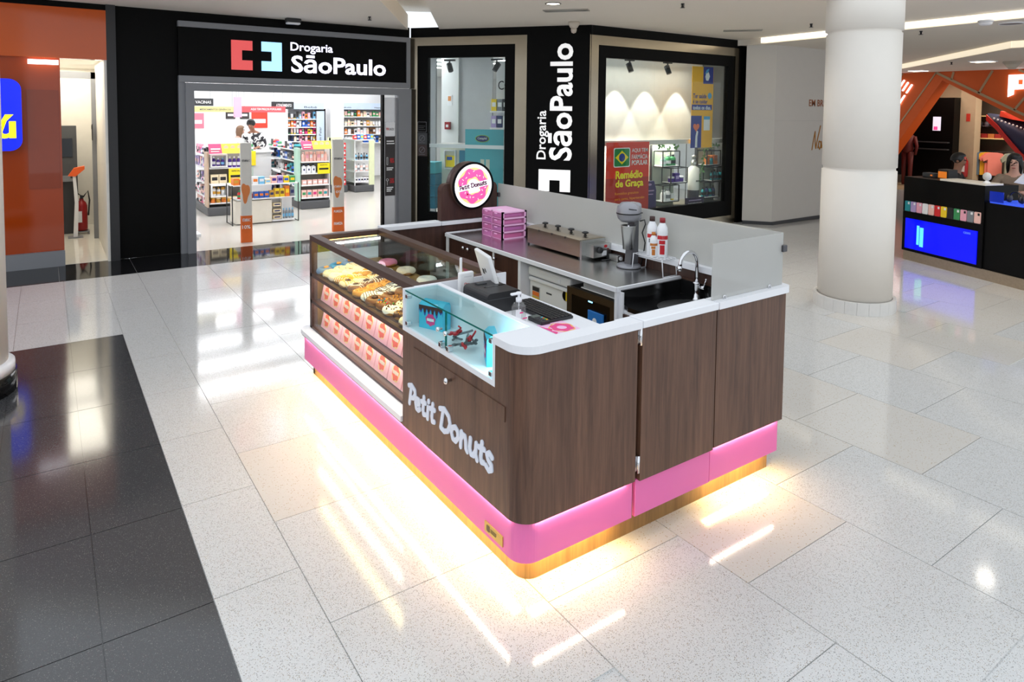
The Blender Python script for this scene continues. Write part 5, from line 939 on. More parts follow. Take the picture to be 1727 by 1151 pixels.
# ---- alarm posts at the entrance
def post(x, y, w, h, label, words, seed):
    t = thing('alarm_post', label, 'alarm gate', (x,y,0), math.radians(-6))
    obj('core', MB().prism(rrect(-w/2,w/2,-0.035,0.035,0.03,4),0,h), mk('post_white',(226,222,214),0.5), t)
    obj('orange_wrap', MB().prism(rrect(-w/2-0.003,w/2+0.003,-0.038,0.038,0.032,4),0.005,0.42), mk('post_orange',(226,104,30),0.5), t)
    PO = mk('post_peach',(224,130,66),0.5)
    obj('orange_print', MB().prism(wavy(-w*0.08,0.78,w*0.36,0.01,3,28,0.5) and [(x,0.78+(z-0.78)*2.6) for x,z in wavy(-w*0.08,0.78,w*0.34,0.012,3,28,0.5)],-0.0395,-0.0355,'y'), PO, t)
    for k, (s_, z, hh, m) in enumerate(words): obj('lettering', place(text_mb(s_, width=w*0.72, height=hh, bold=0.015, depth=0.003), (-w*0.4,-0.038,z), (1,0,0), (0,0,1)), m, t)
    return t
post(2.52,10.80,0.165,1.54,'white and orange alarm post at the left of the pharmacy entrance',[('VITAMINA C',0.33,0.05,TW),('10%',0.22,0.055,TW),('VITAMINA C',1.25,0.035,TG)],1)
post(4.04,10.97,0.20,1.56,'white and orange alarm post at the right of pharmacy entrance',[('PUREZA',0.33,0.04,TW),('FIRMEZA',0.12,0.045,TW),('VITAMINA C',0.75,0.04,TW),('10%',0.66,0.04,TW),('VITAMINA',1.22,0.035,TG)],2)
single('floor_step', MB().bbox(1.76,1.98,11.4,11.7,0.04,0.09,0.01).box(1.80,1.95,11.44,11.68,0.0,0.04), WHITE, 'low white plinth on the floor behind the entrance frame', 'plinth')
# ---- tall shelves at the back
def tall_shelf(unit, label, x0, x1, y, zs, top, head, n, cs, group, words=()):
    t = thing('wall_shelf', label, 'shelf', ((x0+x1)/2,y,0), 0, None, ((x0+x1)/2,y,0))
    obj('back_panel', MB().box(x0,x1,y,y+0.03,0.1,top), SHELF, t); obj('header', MB().box(x0-0.02,x1+0.02,y-0.42,y,head,top), mk('header_blue',(196,212,232),0.5), t)
    obj('upright', MB().box(x0-0.03,x0,y-0.4,y+0.03,0,top), SHELF, t); obj('upright', MB().box(x1,x1+0.03,y-0.4,y+0.03,0,top), SHELF, t)
    for s_, wx in words: obj('lettering', place(text_mb(s_, width=0.32, height=0.045, depth=0.003), (x0+wx,y-0.42,head+0.03), (1,0,0), (0,0,1)), TK, t)
    rn = ['bottom shelf','second shelf','third shelf','fourth shelf','fifth shelf','sixth shelf']
    for k, z in enumerate(zs):
        obj('shelf', MB().box(x0,x1,y-0.40,y,z-0.025,z), SHELF, t)
        products(unit, rn[k], (x0+0.02,y-0.30,z), (1,0), 0, n, x1-x0-0.04, side_mix(cs[k % len(cs)]), group)
    return t
tall_shelf('tall centre back shelf','tall white shelf with pale blue header at the back of pharmacy',4.92,5.80,17.2,(1.06,1.24,1.42,1.60,1.80),2.20,2.04,12,[['white','rose','yellow','cream'],['yellow','orange','cream','pink','navy'],['green','magenta','yellow','teal'],['blue','red','orange','white'],['yellow','pink','light blue','orange']],'products on the tall centre back shelf',(('Beb\u00ea',0.4),))
tall_shelf('right back wall shelf','long white wall shelf with pale blue header at the right back',6.72,8.15,18.6,(1.10,1.34,1.58,1.84),2.22,2.04,15,[['white','light blue','blue','cream'],['white','orange','brown','cream'],['gold','white','white','teal','cream'],['gold','cream','orange','white','green']],'products on the right back wall shelf',(('Nutri\u00e7\u00e3o adulto',0.05),('Vitaminas',1.05)))
t = thing('side_banner','upright pale blue banner with black edge beside the back shelf','banner',(5.83,17.0,0),0,None,(5.83,17.0,0)); obj('panel', MB().box(5.62,5.82,16.75,16.77,0.9,2.0), mk('header_blue',(196,212,232),0.5), t); obj('edge', MB().box(5.82,5.845,16.74,16.78,0.4,2.05).box(5.60,5.845,16.74,16.78,2.0,2.03), BLACK, t); obj('lettering', place(text_mb('em Falar', width=0.4, height=0.06, depth=0.003),(5.74,16.75,1.2),(0,0,1),(-1,0,0)), TK, t)
# ---- far right glass stand with red packs
t = thing('shop_gondola','small far stand with glass side and grey base right of entrance','shelf stand',(6.5,16.2,0),0,None,(6.5,16.2,0)); x0,x1,y0,y1 = 6.24,6.76,15.8,16.6
obj('base', MB().bbox(x0,x1,y0,y1,0,0.17,0.02), BASEG, t); obj('post', MB().box(x0,x0+0.02,y0,y0+0.02,0.17,1.3), SHELF, t); obj('post', MB().box(x1-0.14,x1,y0,y0+0.03,0.17,1.28), mk('panel_lime',(224,230,190),0.5), t); obj('back_panel', MB().box(x0,x1,y1-0.02,y1,0.17,1.3), SHELF, t)
for z in (0.26,0.52,0.80): obj('shelf', MB().box(x0,x1-0.14,y0,y1,z-0.02,z), SHELF, t)
obj('glass_side', MB().box(x0-0.004,x0,y0,y1,0.2,1.3), GLASS, t); obj('top', MB().box(x0,x1,y0,y1,1.28,1.31), SHELF, t)
for z, nm, ks in ((0.26,'bottom shelf',[('box','white','black',0.10,0.1),('box','white','navy',0.10,0.1)]),(0.52,'middle shelf',[('bottle','rose','white',0.18,0.06),('bottle','white','grey',0.19,0.06)]),(0.80,'top shelf',[('bottle','light blue','black',0.16,0.06),('bottle','grey','black',0.18,0.06)])): products('far glass stand',nm,(x0+0.02,y0+0.06,z),(1,0),0,5,0.36,ks,'products on the far glass stand')
products('far glass stand','top',(x0,y0+0.1,1.31),(1,0),0,6,0.52,[('box','red','white',0.10,0.1),('box','blue','white',0.12,0.1),('box','light blue','yellow',0.12,0.1)],'products on the far glass stand')
t = thing('red_rack','narrow far rack of red packs beside the right alarm post','rack',(6.02,16.4,0),0,None,(6.02,16.4,0)); obj('base', MB().bbox(5.72,6.15,16.0,16.5,0,0.17,0.02), BASEG, t); obj('back_panel', MB().box(5.74,6.12,16.3,16.32,0.17,1.35), mk('panel_lime',(224,230,190),0.5), t); obj('edge', MB().box(5.70,5.73,16.05,16.08,0.1,1.35), BLACK, t)
for k in range(6): 
    o = obj('product_carton', pack_mesh('box',0.13,0.1,0.15,'red','white')); o.location = (6.05,16.1,0.17+0.18*k); tag(o, f'red carton on the narrow far rack, {NUMS[k]} from below', 'carton', 'red cartons on the far rack')
# ---- checkout, hanging signs, posters
t = thing('checkout_counter','white checkout counter in front of the two staff','counter',(3.7,15.6,0),0,None,(3.7,15.6,0)); obj('body', MB().box(2.9,4.15,15.45,15.95,0,1.08), PW, t); obj('top', MB().box(2.85,4.2,15.4,16.0,1.08,1.12), SHELF, t); obj('rack', MB().box(3.35,3.75,15.40,15.46,0.55,1.12), mk('rack_green',(190,206,196),0.5), t); obj('poster', MB().box(3.50,3.80,15.38,15.40,0.80,1.12), SYEL, t)
products('checkout counter','top',(2.95,15.55,1.12),(1,0),0,8,0.85,[('bottle','teal','white',0.16,0.07),('box','white','light blue',0.14,0.08),('bottle','green','white',0.18,0.07),('bottle','blue','white',0.17,0.07),('box','orange','white',0.08,0.1)],'goods on the checkout counter')
def hang(name, label, x0, x1, y, z0, z1, m, txt=None, tm=None):
    t = thing(name, label, 'sign', ((x0+x1)/2,y,z0),0,None,((x0+x1)/2,y,z0)); obj('board', MB().box(x0,x1,y-0.01,y+0.01,z0,z1), m, t)
    for xx in (x0+0.05,x1-0.05): obj('wire', MB().box(xx-0.003,xx+0.003,y-0.003,y+0.003,z1,3.12), GREY, t)
    if txt: obj('lettering', place(text_mb(txt, width=(x1-x0)*0.7, height=(z1-z0)*0.4, depth=0.003, bold=0.015), (x0+(x1-x0)*0.2,y-0.01,z0+(z1-z0)*0.3), (1,0,0), (0,0,1)), tm or TW, t)
hang('hanging_sign','black hanging sign with white drop symbol at upper left of pharmacy',2.28,2.68,14.0,2.10,2.24,mk('sign_charcoal',(52,54,56),0.5),'VACINAS')
hang('hanging_sign','pale yellow strip sign below the black hanging sign',2.28,3.08,14.02,1.98,2.09,mk('strip_yellow',(240,226,150),0.5),'MEDICAMENTOS GEN\u00c9RICOS',TG)
hang('hanging_sign','red strip sign with white writing hanging above the staff',3.20,4.05,14.0,1.98,2.10,mk('strip_red',(226,90,96),0.5),'AQUI TEM PRE\u00c7OS POPULARES')
hang('hanging_sign','black and white service sign hanging above the man',3.80,4.25,14.1,2.05,2.20,mk('sign_charcoal',(52,54,56),0.5),'ATENDIMENTO')
hang('hanging_sign','pink tall hanging sign above the long haired woman',3.05,3.20,14.0,1.88,2.28,mk('sign_pinkish',(244,180,206),0.5))
for x0,x1,z0,z1,m,l in ((4.6,4.95,1.5,1.95,mk('poster_red',(226,60,40),0.5),'red poster on the white back wall of the pharmacy'),(4.05,4.25,1.75,2.0,mk('poster_dark',(52,46,46),0.5),'left dark notice on white back wall of pharmacy'),(4.35,4.55,1.75,2.0,mk('poster_dark',(52,46,46),0.5),'right dark notice on white back wall of pharmacy'),(3.2,3.6,1.5,1.9,mk('poster_rose',(232,120,140),0.5),'pink poster on white back wall behind the woman')):
    t = thing('wall_poster', l, 'poster', ((x0+x1)/2,19.49,z0),0,None,((x0+x1)/2,19.49,z0)); obj('sheet', MB().box(x0*1.22-0.9,x1*1.22-0.9,19.48,19.5,z0,z1), m, t); obj('print', MB().box((x0*1.22-0.9)+0.05,(x1*1.22-0.9)-0.05,19.475,19.48,z0+(z1-z0)*0.3,z0+(z1-z0)*0.55), TW, t)

# ================================================================== people
def skin_mesh(name, verts, edges, radii, mat, sub=2, root=0):
    me = bpy.data.meshes.new(name); me.from_pydata(verts, edges, []); ob = bpy.data.objects.new('tmp', me); COL.objects.link(ob)
    md = ob.modifiers.new('s','SKIN'); md.use_smooth_shade = True; md.branch_smoothing = 0.6
    for i, sv in enumerate(me.skin_vertices[0].data):
        r = radii[i]; sv.radius = (r,r) if not isinstance(r, tuple) else r; sv.use_root = (i == root)
    sb = ob.modifiers.new('b','SUBSURF'); sb.levels = sub; sb.render_levels = sub
    bpy.context.view_layer.update()
    out = bpy.data.meshes.new_from_object(ob.evaluated_get(bpy.context.evaluated_depsgraph_get())); bpy.data.objects.remove(ob)
    out.materials.clear(); out.materials.append(mat); out.name = name
    for p in out.polygons: p.use_smooth = True
    return out
def person(label, loc, rotz, J, skin, top, trous, shoe, hairm, hair, sleeve=True, scale=1.0):
    """J: joints in metres, facing -y.  body one skin mesh; clothes and hair are children"""
    t = thing('person', label, 'person', loc, rotz); t.scale = (scale,)*3
    names = ['pelvis','spine','chest','neck','jaw','head','crown']; V = [J[n] for n in names]; E = [(i,i+1) for i in range(6)]; Rr = [0.13,0.12,0.135,0.05,(0.066,0.078),(0.078,0.092),(0.05,0.06)]
    idx = {n:i for i,n in enumerate(names)}
    def add(n, p, par, r): V.append(p); idx[n] = len(V)-1; E.append((idx[par],idx[n])); Rr.append(r)
    h_ = J['head']; j_ = J['jaw']; f_ = J.get('face',(0,-1,0)); fx = Vector(f_).normalized()
    add('nose', tuple(Vector(h_)*0.55+Vector(j_)*0.45+fx*0.088), 'head', 0.012)
    for s_, sg in (('l',1),('r',-1)):
        add('sh'+s_, J['sh'+s_], 'chest', 0.062); add('el'+s_, J['el'+s_], 'sh'+s_, 0.043); add('wr'+s_, J['wr'+s_], 'el'+s_, 0.028)
        w_ = Vector(J['wr'+s_]); d_ = (w_-Vector(J['el'+s_])).normalized(); side = Vector((0,0,1)).cross(d_); side = side.normalized() if side.length > 0.1 else Vector((0,1,0))
        add('pa'+s_, tuple(w_+d_*0.06), 'wr'+s_, (0.034,0.018))
        for q in range(4):
            o_ = side*(q-1.5)*0.02; L_ = (0.062,0.075,0.072,0.055)[q]; base = w_+d_*0.095+o_
            add('f%s%d'%(s_,q), tuple(base), 'pa'+s_, 0.0095); add('g%s%d'%(s_,q), tuple(base+d_*L_*0.55+Vector((0,0,-0.012))), 'f%s%d'%(s_,q), 0.0085); add('h%s%d'%(s_,q), tuple(base+d_*L_*0.9+Vector((0,0,-0.034))), 'g%s%d'%(s_,q), 0.007)
        add('th'+s_, tuple(w_+d_*0.055-side*0.045*sg), 'pa'+s_, 0.011); add('ti'+s_, tuple(w_+d_*0.095-side*0.058*sg), 'th'+s_, 0.008)
        add('hi'+s_, J['hi'+s_], 'pelvis', 0.088); add('kn'+s_, J['kn'+s_], 'hi'+s_, 0.058); add('an'+s_, J['an'+s_], 'kn'+s_, 0.037); add('to'+s_, J['to'+s_], 'an'+s_, 0.032)
    obj('body', skin_mesh('body', V, E, Rr, skin), None, t)
    # top
    cv = ['pelvis','spine','chest','neckb']; neckb = tuple(Vector(J['neck'])*0.75+Vector(J['chest'])*0.25); P_ = dict(J); P_['neckb'] = neckb
    V2 = [P_[n] for n in cv]; E2 = [(0,1),(1,2),(2,3)]; R2 = [0.150,0.145,0.160,0.062]
    for s_ in 'lr':
        V2 += [J['sh'+s_], J['el'+s_], tuple(Vector(J['wr'+s_])*0.93+Vector(J['el'+s_])*0.07)]; n_ = len(V2); E2 += [(2,n_-3),(n_-3,n_-2),(n_-2,n_-1)]; R2 += [0.078,0.058,0.044]
    obj('jacket' if sleeve == 'jacket' else 'shirt', skin_mesh('top', V2, E2, R2, top), None, t)
    V3 = [J['pelvis']]; E3 = []; R3 = [0.142]
    for s_ in 'lr':
        V3 += [J['hi'+s_], J['kn'+s_], tuple(Vector(J['an'+s_])*0.95+Vector(J['kn'+s_])*0.05)]; n_ = len(V3); E3 += [(0,n_-3),(n_-3,n_-2),(n_-2,n_-1)]; R3 += [0.102,0.072,0.052]
    obj('trousers', skin_mesh('trousers', V3, E3, R3, trous), None, t)
    for s_ in 'lr':
        a_ = Vector(J['an'+s_]); b_ = Vector(J['to'+s_]); obj('shoe', skin_mesh('shoe', [tuple(a_+Vector((0,0,-0.03))),tuple((a_+b_)/2+Vector((0,0,-0.015))),tuple(b_)], [(0,1),(1,2)], [0.045,0.043,0.036], shoe), None, t)
    # face
    up = (Vector(h_)-Vector(j_)).normalized(); sd = up.cross(fx).normalized(); c_ = Vector(h_)*0.8+Vector(j_)*0.2
    for sg in (-1,1):
        p_ = c_+fx*0.078+sd*0.030*sg+up*0.012; obj('eye', MB().ell(p_,(0.013,0.011,0.008),10,6), mk('eye_dark',(40,26,20),0.3), t); obj('brow', MB().tube([tuple(p_+up*0.02-sd*0.016),tuple(p_+up*0.024+fx*0.004),tuple(p_+up*0.02+sd*0.016)],0.004,5), hairm, t)
        obj('ear', MB().ell(c_+sd*0.078*sg-fx*0.005,(0.014,0.018,0.026),8,6), skin, t)
    obj('mouth', MB().ell(c_+fx*0.078-up*0.062,(0.022,0.012,0.008),10,6), mk('lip',(150,74,68),0.4), t)
    hm = MB(); C_ = Vector(h_)+up*0.008+fx*(-0.006)
    hm.ell((0,0,0),(0.090,0.108,0.104),22,16); nv = []
    for x,y,z in hm.v:
        if y < -0.015 and z < 0.048 and abs(x) < 0.078: x, y, z = x*0.72, y*0.62, z*0.7
        elif hair == 'short' and z < -0.035: x, y, z = x*0.75, y*0.75, z*0.75
        elif hair == 'long' and z < -0.01: x, y, z = x*1.10, max(y,-0.02)*0.95+0.012, z*2.9
        nv.append((x,y,z))
    hm.v = nv
    ang = math.atan2(fx.x, -fx.y); hm.xf(Matrix.Translation(C_) @ Matrix.Rotation(ang,4,'Z')); obj('hair', hm, hairm, t)
    return t
def standing(lean=0.0, **k):
    J = dict(pelvis=(0,0,0.93),spine=(0,-0.03*lean,1.10),chest=(0,-0.10*lean,1.30),neck=(0,-0.17*lean,1.45),jaw=(0,-0.22*lean-0.02,1.52),head=(0,-0.24*lean-0.025,1.60),crown=(0,-0.25*lean,1.66),shl=(0.165,-0.12*lean,1.385),shr=(-0.165,-0.12*lean,1.385),ell=(0.23,-0.10,1.14),elr=(-0.23,-0.10,1.14),wrl=(0.16,-0.30,1.10),wrr=(-0.16,-0.30,1.10),hil=(0.09,0,0.88),hir=(-0.09,0,0.88),knl=(0.1,-0.02,0.49),knr=(-0.1,-0.02,0.49),anl=(0.1,0.02,0.09),anr=(-0.1,0.02,0.09),tol=(0.11,-0.13,0.04),tor=(-0.11,-0.13,0.04)); J.update(k); return J
def seated(**k):
    J = dict(pelvis=(0,0,0.78),spine=(0,-0.01,0.94),chest=(0,-0.03,1.13),neck=(0,-0.05,1.27),jaw=(0,-0.07,1.34),head=(0,-0.075,1.42),crown=(0,-0.07,1.48),shl=(0.16,-0.03,1.20),shr=(-0.16,-0.03,1.20),ell=(0.24,-0.12,0.98),elr=(-0.24,-0.12,0.98),wrl=(0.12,-0.32,1.02),wrr=(-0.12,-0.32,1.02),hil=(0.09,-0.02,0.75),hir=(-0.09,-0.02,0.75),knl=(0.11,-0.40,0.70),knr=(-0.11,-0.40,0.70),anl=(0.11,-0.36,0.33),anr=(-0.11,-0.36,0.33),tol=(0.11,-0.50,0.28),tor=(-0.11,-0.50,0.28)); J.update(k); return J
SKB = mk('skin_brown',(150,104,80),0.55); SKL = mk('skin_tan',(206,158,138),0.55); HRB = mk('hair_black',(16,14,14),0.4); HRC = mk('hair_brown',(120,88,64),0.45)
def mk_pattern():
    m = mk('shirt_pattern',(230,230,226),0.7); nt = m.node_tree; b = nt.nodes['Principled BSDF']; tc = nt.nodes.new('ShaderNodeTexCoord'); v = nt.nodes.new('ShaderNodeTexNoise'); v.inputs['Scale'].default_value = 14; v.inputs['Detail'].default_value = 1
    nt.links.new(tc.outputs['Object'], v.inputs['Vector']); c = nt.nodes.new('ShaderNodeValToRGB'); c.color_ramp.interpolation = 'CONSTANT'; c.color_ramp.elements[0].color = (0.02,0.02,0.025,1); c.color_ramp.elements[1].position = 0.5; c.color_ramp.elements[1].color = (0.8,0.8,0.78,1); nt.links.new(v.outputs['Fac'], c.inputs[0]); nt.links.new(c.outputs[0], b.inputs['Base Color']); return m
person('man in black and white patterned shirt looking down behind the checkout', (4.02,16.25,0), math.radians(-35), standing(1.0, face=(0,-1,-0.45)), SKB, mk_pattern(), DARKGREY, BLACKP, HRB, 'short', scale=1.06)
person('woman with long brown hair beside the man behind the checkout', (3.58,16.35,0), math.radians(100), standing(0.5), SKL, mk('blouse_white',(236,236,236),0.7), DARKGREY, BLACKP, HRC, 'long', scale=0.97)
# ================================================================== window displays
# narrow facet window: local frame, x along the wall, y into the shop
TEALB = mk('display_teal',(88,186,200),0.45,var=0.08,scale=3); TEALD = mk('display_teal_deep',(52,130,160),0.45,var=0.1,scale=4)
def fthing(name, label, cat, x, y, z=0): 
    p = FP+Vector((math.cos(FA)*x-math.sin(FA)*y, math.sin(FA)*x+math.cos(FA)*y, z)); return thing(name, label, cat, p, FA, None, (x,y,z))
for k in range(4):
    z = 0.34+0.205*k
    t = fthing('teal_carton', f'teal carton in the stack at the left of the narrow window, {NUM[k]} from below', 'carton', 0.21, 0.45, z)
    obj('carton', MB().bbox(0.07,0.35,0.30,0.58,z,z+0.20,0.004), TEALD if k < 3 else TEALB, t); obj('print', MB().prism(circ(0.20,z+0.10,0.03,14,0.018),0.298,0.30,'y'), mk('pale_teal',(170,214,222),0.5), t)
t = fthing('promo_standee','tall teal skincare panel in the narrow window','display panel',1.19,0.55,0.32)
ORG[t.name] = (1.45,0.55,0.32)
obj('panel', MB().box(1.08,1.78,0.52,0.56,0.32,1.74), TEALB, t)
e_ = obj('badge', MB().prism(circ(1.40,1.58,0.115,24,0.055),0.512,0.52,'y'), mk('badge_navy',(28,44,110),0.5), t); obj('badge_rim', MB().ring(circ(1.40,1.58,0.13,24,0.065),circ(1.40,1.58,0.115,24,0.055),0.513,0.52,'y'), mk('badge_green',(150,190,60),0.5), t)
obj('lettering', place(text_mb('Cetaphil', width=0.17, height=0.05, bold=0.01, depth=0.002), (1.315,0.512,1.555), (1,0,0), (0,0,1)), TW, t)
obj('jar_print', MB().box(1.16,1.34,0.515,0.52,0.95,1.06).box(1.17,1.33,0.513,0.52,1.06,1.10), mk('jar_white',(236,238,236),0.4), t); obj('bottle_print', MB().box(1.37,1.44,0.515,0.52,0.97,1.22), mk('bottle_cream',(226,226,210),0.4), t); obj('tube_print', MB().box(1.47,1.54,0.515,0.52,0.98,1.22), mk('bottle_cream',(226,226,210),0.4), t)
obj('offer_tag', MB().box(1.12,1.30,0.513,0.52,0.80,0.88), mk('tag_magenta',(214,40,90),0.5), t); obj('lettering', place(text_mb('ONLINE', width=0.3, height=0.08, depth=0.002), (1.25,0.519,0.55), (1,0,0), (0,0,1)), TW, t)
t = fthing('display_cabinet','cream cabinet with product frames behind the round donut sign','cabinet',0.56,0.8,0.34)
ORG[t.name] = (0.8,0.8,0.34)
obj('body', MB().box(0.54,1.20,0.62,0.95,0.34,1.44), mk('cabinet_cream',(226,226,212),0.5), t); obj('top', MB().box(0.50,1.24,0.58,0.98,1.44,1.47), mk('bar_silver',(215,212,206),0.35), t)
f_ = obj('product_frame', MB().ring([(0.64,1.02),(0.86,1.02),(0.86,1.36),(0.64,1.36)],[(0.655,1.04),(0.845,1.04),(0.845,1.34),(0.655,1.34)],0.56,0.62,'y'), WHITE, t); obj('poster', MB().box(0.66,0.84,0.60,0.61,1.06,1.26), SYEL, f_); obj('poster_band', MB().box(0.68,0.78,0.595,0.60,1.18,1.24), NAVY, f_)
obj('blue_leaflet', MB().box(0.92,1.06,0.59,0.60,1.06,1.36), TEALD, t)
wc = thing('wall_column', None, None, FP, FA); wc['kind'] = 'structure'; obj('column', MB().box(-0.03,0.32,1.4,1.8,0,3.1), PW, wc); obj('grey_panel', MB().box(0.32,0.98,1.45,1.5,0,3.1), mk('panel_soft_grey',(200,202,206),0.5), wc); obj('left_panel', MB().box(-0.12,0.08,0.9,0.95,0,3.1), mk('panel_mid_grey',(150,153,158),0.5), wc)
t = fthing('fire_alarm','small red fire alarm box on the white column in narrow window','alarm',0.11,1.38,1.72); ORG[t.name] = (0.78,1.38,1.72); obj('box', MB().bbox(0.73,0.84,1.34,1.40,1.70,1.84,0.005), RED, t); obj('plate', MB().box(0.76,0.81,1.335,1.34,1.74,1.79), WHITE, t)
t = fthing('fire_sign','small orange notice on white column above fire alarm','notice',0.13,1.39,2.15); ORG[t.name] = (0.80,1.39,2.15); obj('sheet', MB().box(0.76,0.86,1.39,1.40,2.15,2.35), WHITE, t); obj('print', MB().box(0.78,0.84,1.385,1.39,2.24,2.33), mk('print_orange',(226,150,90),0.5), t)
t = fthing('category_shelf','white shelf with dark lettering at the right of narrow window','shelf',1.35,1.6,0); ORG[t.name] = (2.0,1.6,0); obj('back', MB().box(1.62,2.5,1.70,1.74,0,3.0), PW, t); obj('shelf', MB().box(1.62,2.5,1.35,1.7,2.03,2.06), SHELF, t); obj('shelf', MB().box(1.62,2.5,1.35,1.7,1.72,1.75), SHELF, t); obj('lettering', place(text_mb('Cabelo', width=0.52, height=0.17, depth=0.004), (1.66,1.69,2.46), (1,0,0), (0,0,1)), TK, t)
for r_, z in enumerate((1.75,2.06)):
    for k in range(7):
        p = FP+Vector((math.cos(FA)*(1.03+0.115*k)-math.sin(FA)*1.45, math.sin(FA)*(1.03+0.115*k)+math.cos(FA)*1.45, z)); c = (['lilac','navy','white','lilac','grey','white','lilac'],['yellow','grey','black','grey','orange','orange','grey'])[r_][k]
        o = obj('product_carton', pack_mesh('box',0.10,0.1,0.22,c,'white')); o.location = p; o.rotation_euler[2] = FA; tag(o, f'{c} carton on the {["lower","upper"][r_]} shelf under the lettering, {NUM[k]} from the left', 'carton', 'cartons under the shelf lettering')
def track_head(x, y, z, frame, label, rz, tgt):
    t = frame('track_spot', label, 'spotlight', x, y, z)
    obj('mount', MB().box(x-0.10,x+0.10,y-0.02,y+0.02,z,z+0.03), BLACKP, t); hd = MB().lathe([(0.045,-0.09),(0.05,0.06),(0.02,0.075)],n=16); hd.xf(Matrix.Translation((x,y,z-0.10)) @ Matrix.Rotation(math.radians(rz),4,'Y') @ Matrix.Rotation(math.radians(-20),4,'X')); obj('head', hd, BLACKP, t); obj('arm', MB().box(x-0.01,x+0.01,y-0.01,y+0.01,z-0.05,z), BLACKP, t)
    return t
track_head(0.55,0.45,2.92,fthing,'black track spotlight at top left of narrow window',-25,None); track_head(1.42,0.45,2.92,fthing,'black track spotlight at top right of narrow window',25,None)
struct('trim_3', MB().box(5.6,6.4,9.0,9.02,3.05,3.1), WHITE) if False else None
# wide window, world frame
def wthing(name, label, cat, x, y, z=0): return thing(name, label, cat, (x,y,z), 0, None, (x,y,z))
for k, (x, l) in enumerate(((8.15,'black track spotlight at the upper left of wide window'),(9.08,'black track spotlight at the upper middle of wide window'))): track_head(x,8.3,2.93,wthing,l,-8,None)
for k, x in enumerate((8.53,9.30,10.16)): spot_light('display_spot', (x,8.74,2.97), (x,8.76,0), 75, (1,0.95,0.86), 62, 0.25, 0.015)
area_light('display_glow', (9.2,8.7,2.9), 2.6, 6, (1,0.96,0.88), (0,0,0), 0.4)
struct('display_backdrop', MB().box(7.5,9.9,8.95,8.98,0.34,1.52), mk('backdrop_white',(240,236,226),0.6))
area_light('display_low_glow', (8.9,8.6,1.45), 2.0, 16, (1,0.95,0.84), (math.radians(25),0,0), 0.15)
t = wthing('window_poster','red and orange poster with Brazilian flag square in the wide window','poster',7.93,8.075,0.58)
def mk_grad(name, c0, c1, z0, z1):
    m = mk(name, c0, 0.35); nt = m.node_tree; b = nt.nodes['Principled BSDF']; g = nt.nodes.new('ShaderNodeNewGeometry'); s = nt.nodes.new('ShaderNodeSeparateXYZ'); r = nt.nodes.new('ShaderNodeMapRange'); r.inputs[1].default_value = z0; r.inputs[2].default_value = z1
    c = nt.nodes.new('ShaderNodeValToRGB'); c.color_ramp.elements[0].color = S(*c0); c.color_ramp.elements[1].color = S(*c1); nt.links.new(g.outputs['Position'], s.inputs[0]); nt.links.new(s.outputs[2], r.inputs[0]); nt.links.new(r.outputs[0], c.inputs[0]); nt.links.new(c.outputs[0], b.inputs['Base Color']); b.inputs['Emission Strength'].default_value = 0; return m
obj('sheet', MB().box(7.45,8.43,8.076,8.082,0.40,1.57), mk('poster_vermilion',(222,54,26),0.4), t); obj('lower_band', MB().box(7.45,8.43,8.0745,8.076,0.40,0.98), mk('poster_dark_red',(176,44,26),0.4), t)
yy = 8.0735
obj('flag_field', MB().prism(rrect(7.62,7.97,1.17,1.47,0.03),yy,yy+0.002,'y'), mk('flag_green',(20,130,60),0.4), t); obj('flag_border', MB().ring(rrect(7.61,7.98,1.16,1.48,0.03),rrect(7.625,7.965,1.175,1.465,0.03),yy-0.001,yy+0.002,'y'), TW, t); obj('flag_diamond', MB().prism([(7.65,1.32),(7.795,1.205),(7.94,1.32),(7.795,1.435)],yy-0.002,yy,'y'), SYEL, t); obj('flag_disc', MB().prism(circ(7.795,1.32,0.068,22),yy-0.004,yy-0.002,'y'), mk('flag_blue',(40,60,140),0.4), t)
YT = mk('print_yellow',(250,232,40),0.5); OT = mk('print_amber',(240,150,40),0.5)
for s_, x, z, wd, h, m, b in (('AQUI TEM',8.02,1.39,0.37,0.075,TW,0.004),('FARM\u00c1CIA',8.02,1.285,0.37,0.095,TW,0.004),('POPULAR',8.02,1.185,0.37,0.08,TW,0.018),('Rem\u00e9dio',7.66,0.965,0.62,0.135,YT,0.03),('de Gra\u00e7a',7.66,0.80,0.64,0.15,YT,0.03),('Rem\u00e9dios gratuitos',7.65,0.69,0.54,0.055,OT,0.006),('para asma, hipertens\u00e3o',7.65,0.60,0.68,0.055,OT,0.006),('e diabetes',7.65,0.51,0.34,0.055,OT,0.006)):
    obj('lettering', place(text_mb(s_, width=wd, height=h, bold=b, depth=0.002), (x,yy,z), (1,0,0), (0,0,1)), m, t)
t = wthing('hanging_banner','tall yellow and blue health banner in the wide window','banner',9.97,8.25,1.42)
BY = mk('banner_amber',(250,182,30),0.5); BB = mk('banner_blue',(40,56,146),0.5)
obj('sheet', MB().box(9.68,10.27,8.25,8.26,1.42,2.91), BY, t)
q = 8.248
obj('blue_square', MB().box(9.98,10.26,q,q+0.002,2.60,2.91), BB, t); obj('blue_square', MB().box(9.67,9.96,q,q+0.002,1.42,2.01), BB, t)
obj('hand_print', MB().prism([(10.06,2.66),(10.12,2.66),(10.16,2.74),(10.12,2.82),(10.06,2.80),(10.03,2.73)],q-0.002,q,'y'), TW, t); obj('cloth_print', MB().prism([(10.02,2.78),(10.10,2.80),(10.14,2.88),(10.07,2.86)],q-0.002,q,'y'), mk('print_sky',(80,170,220),0.5), t)
ht = [(9.815+0.085*(16*math.sin(a)**3)/16, 1.80+0.085*(13*math.cos(a)-5*math.cos(2*a)-2*math.cos(3*a)-math.cos(4*a))/16) for a in [2*math.pi*i/24 for i in range(24)]]
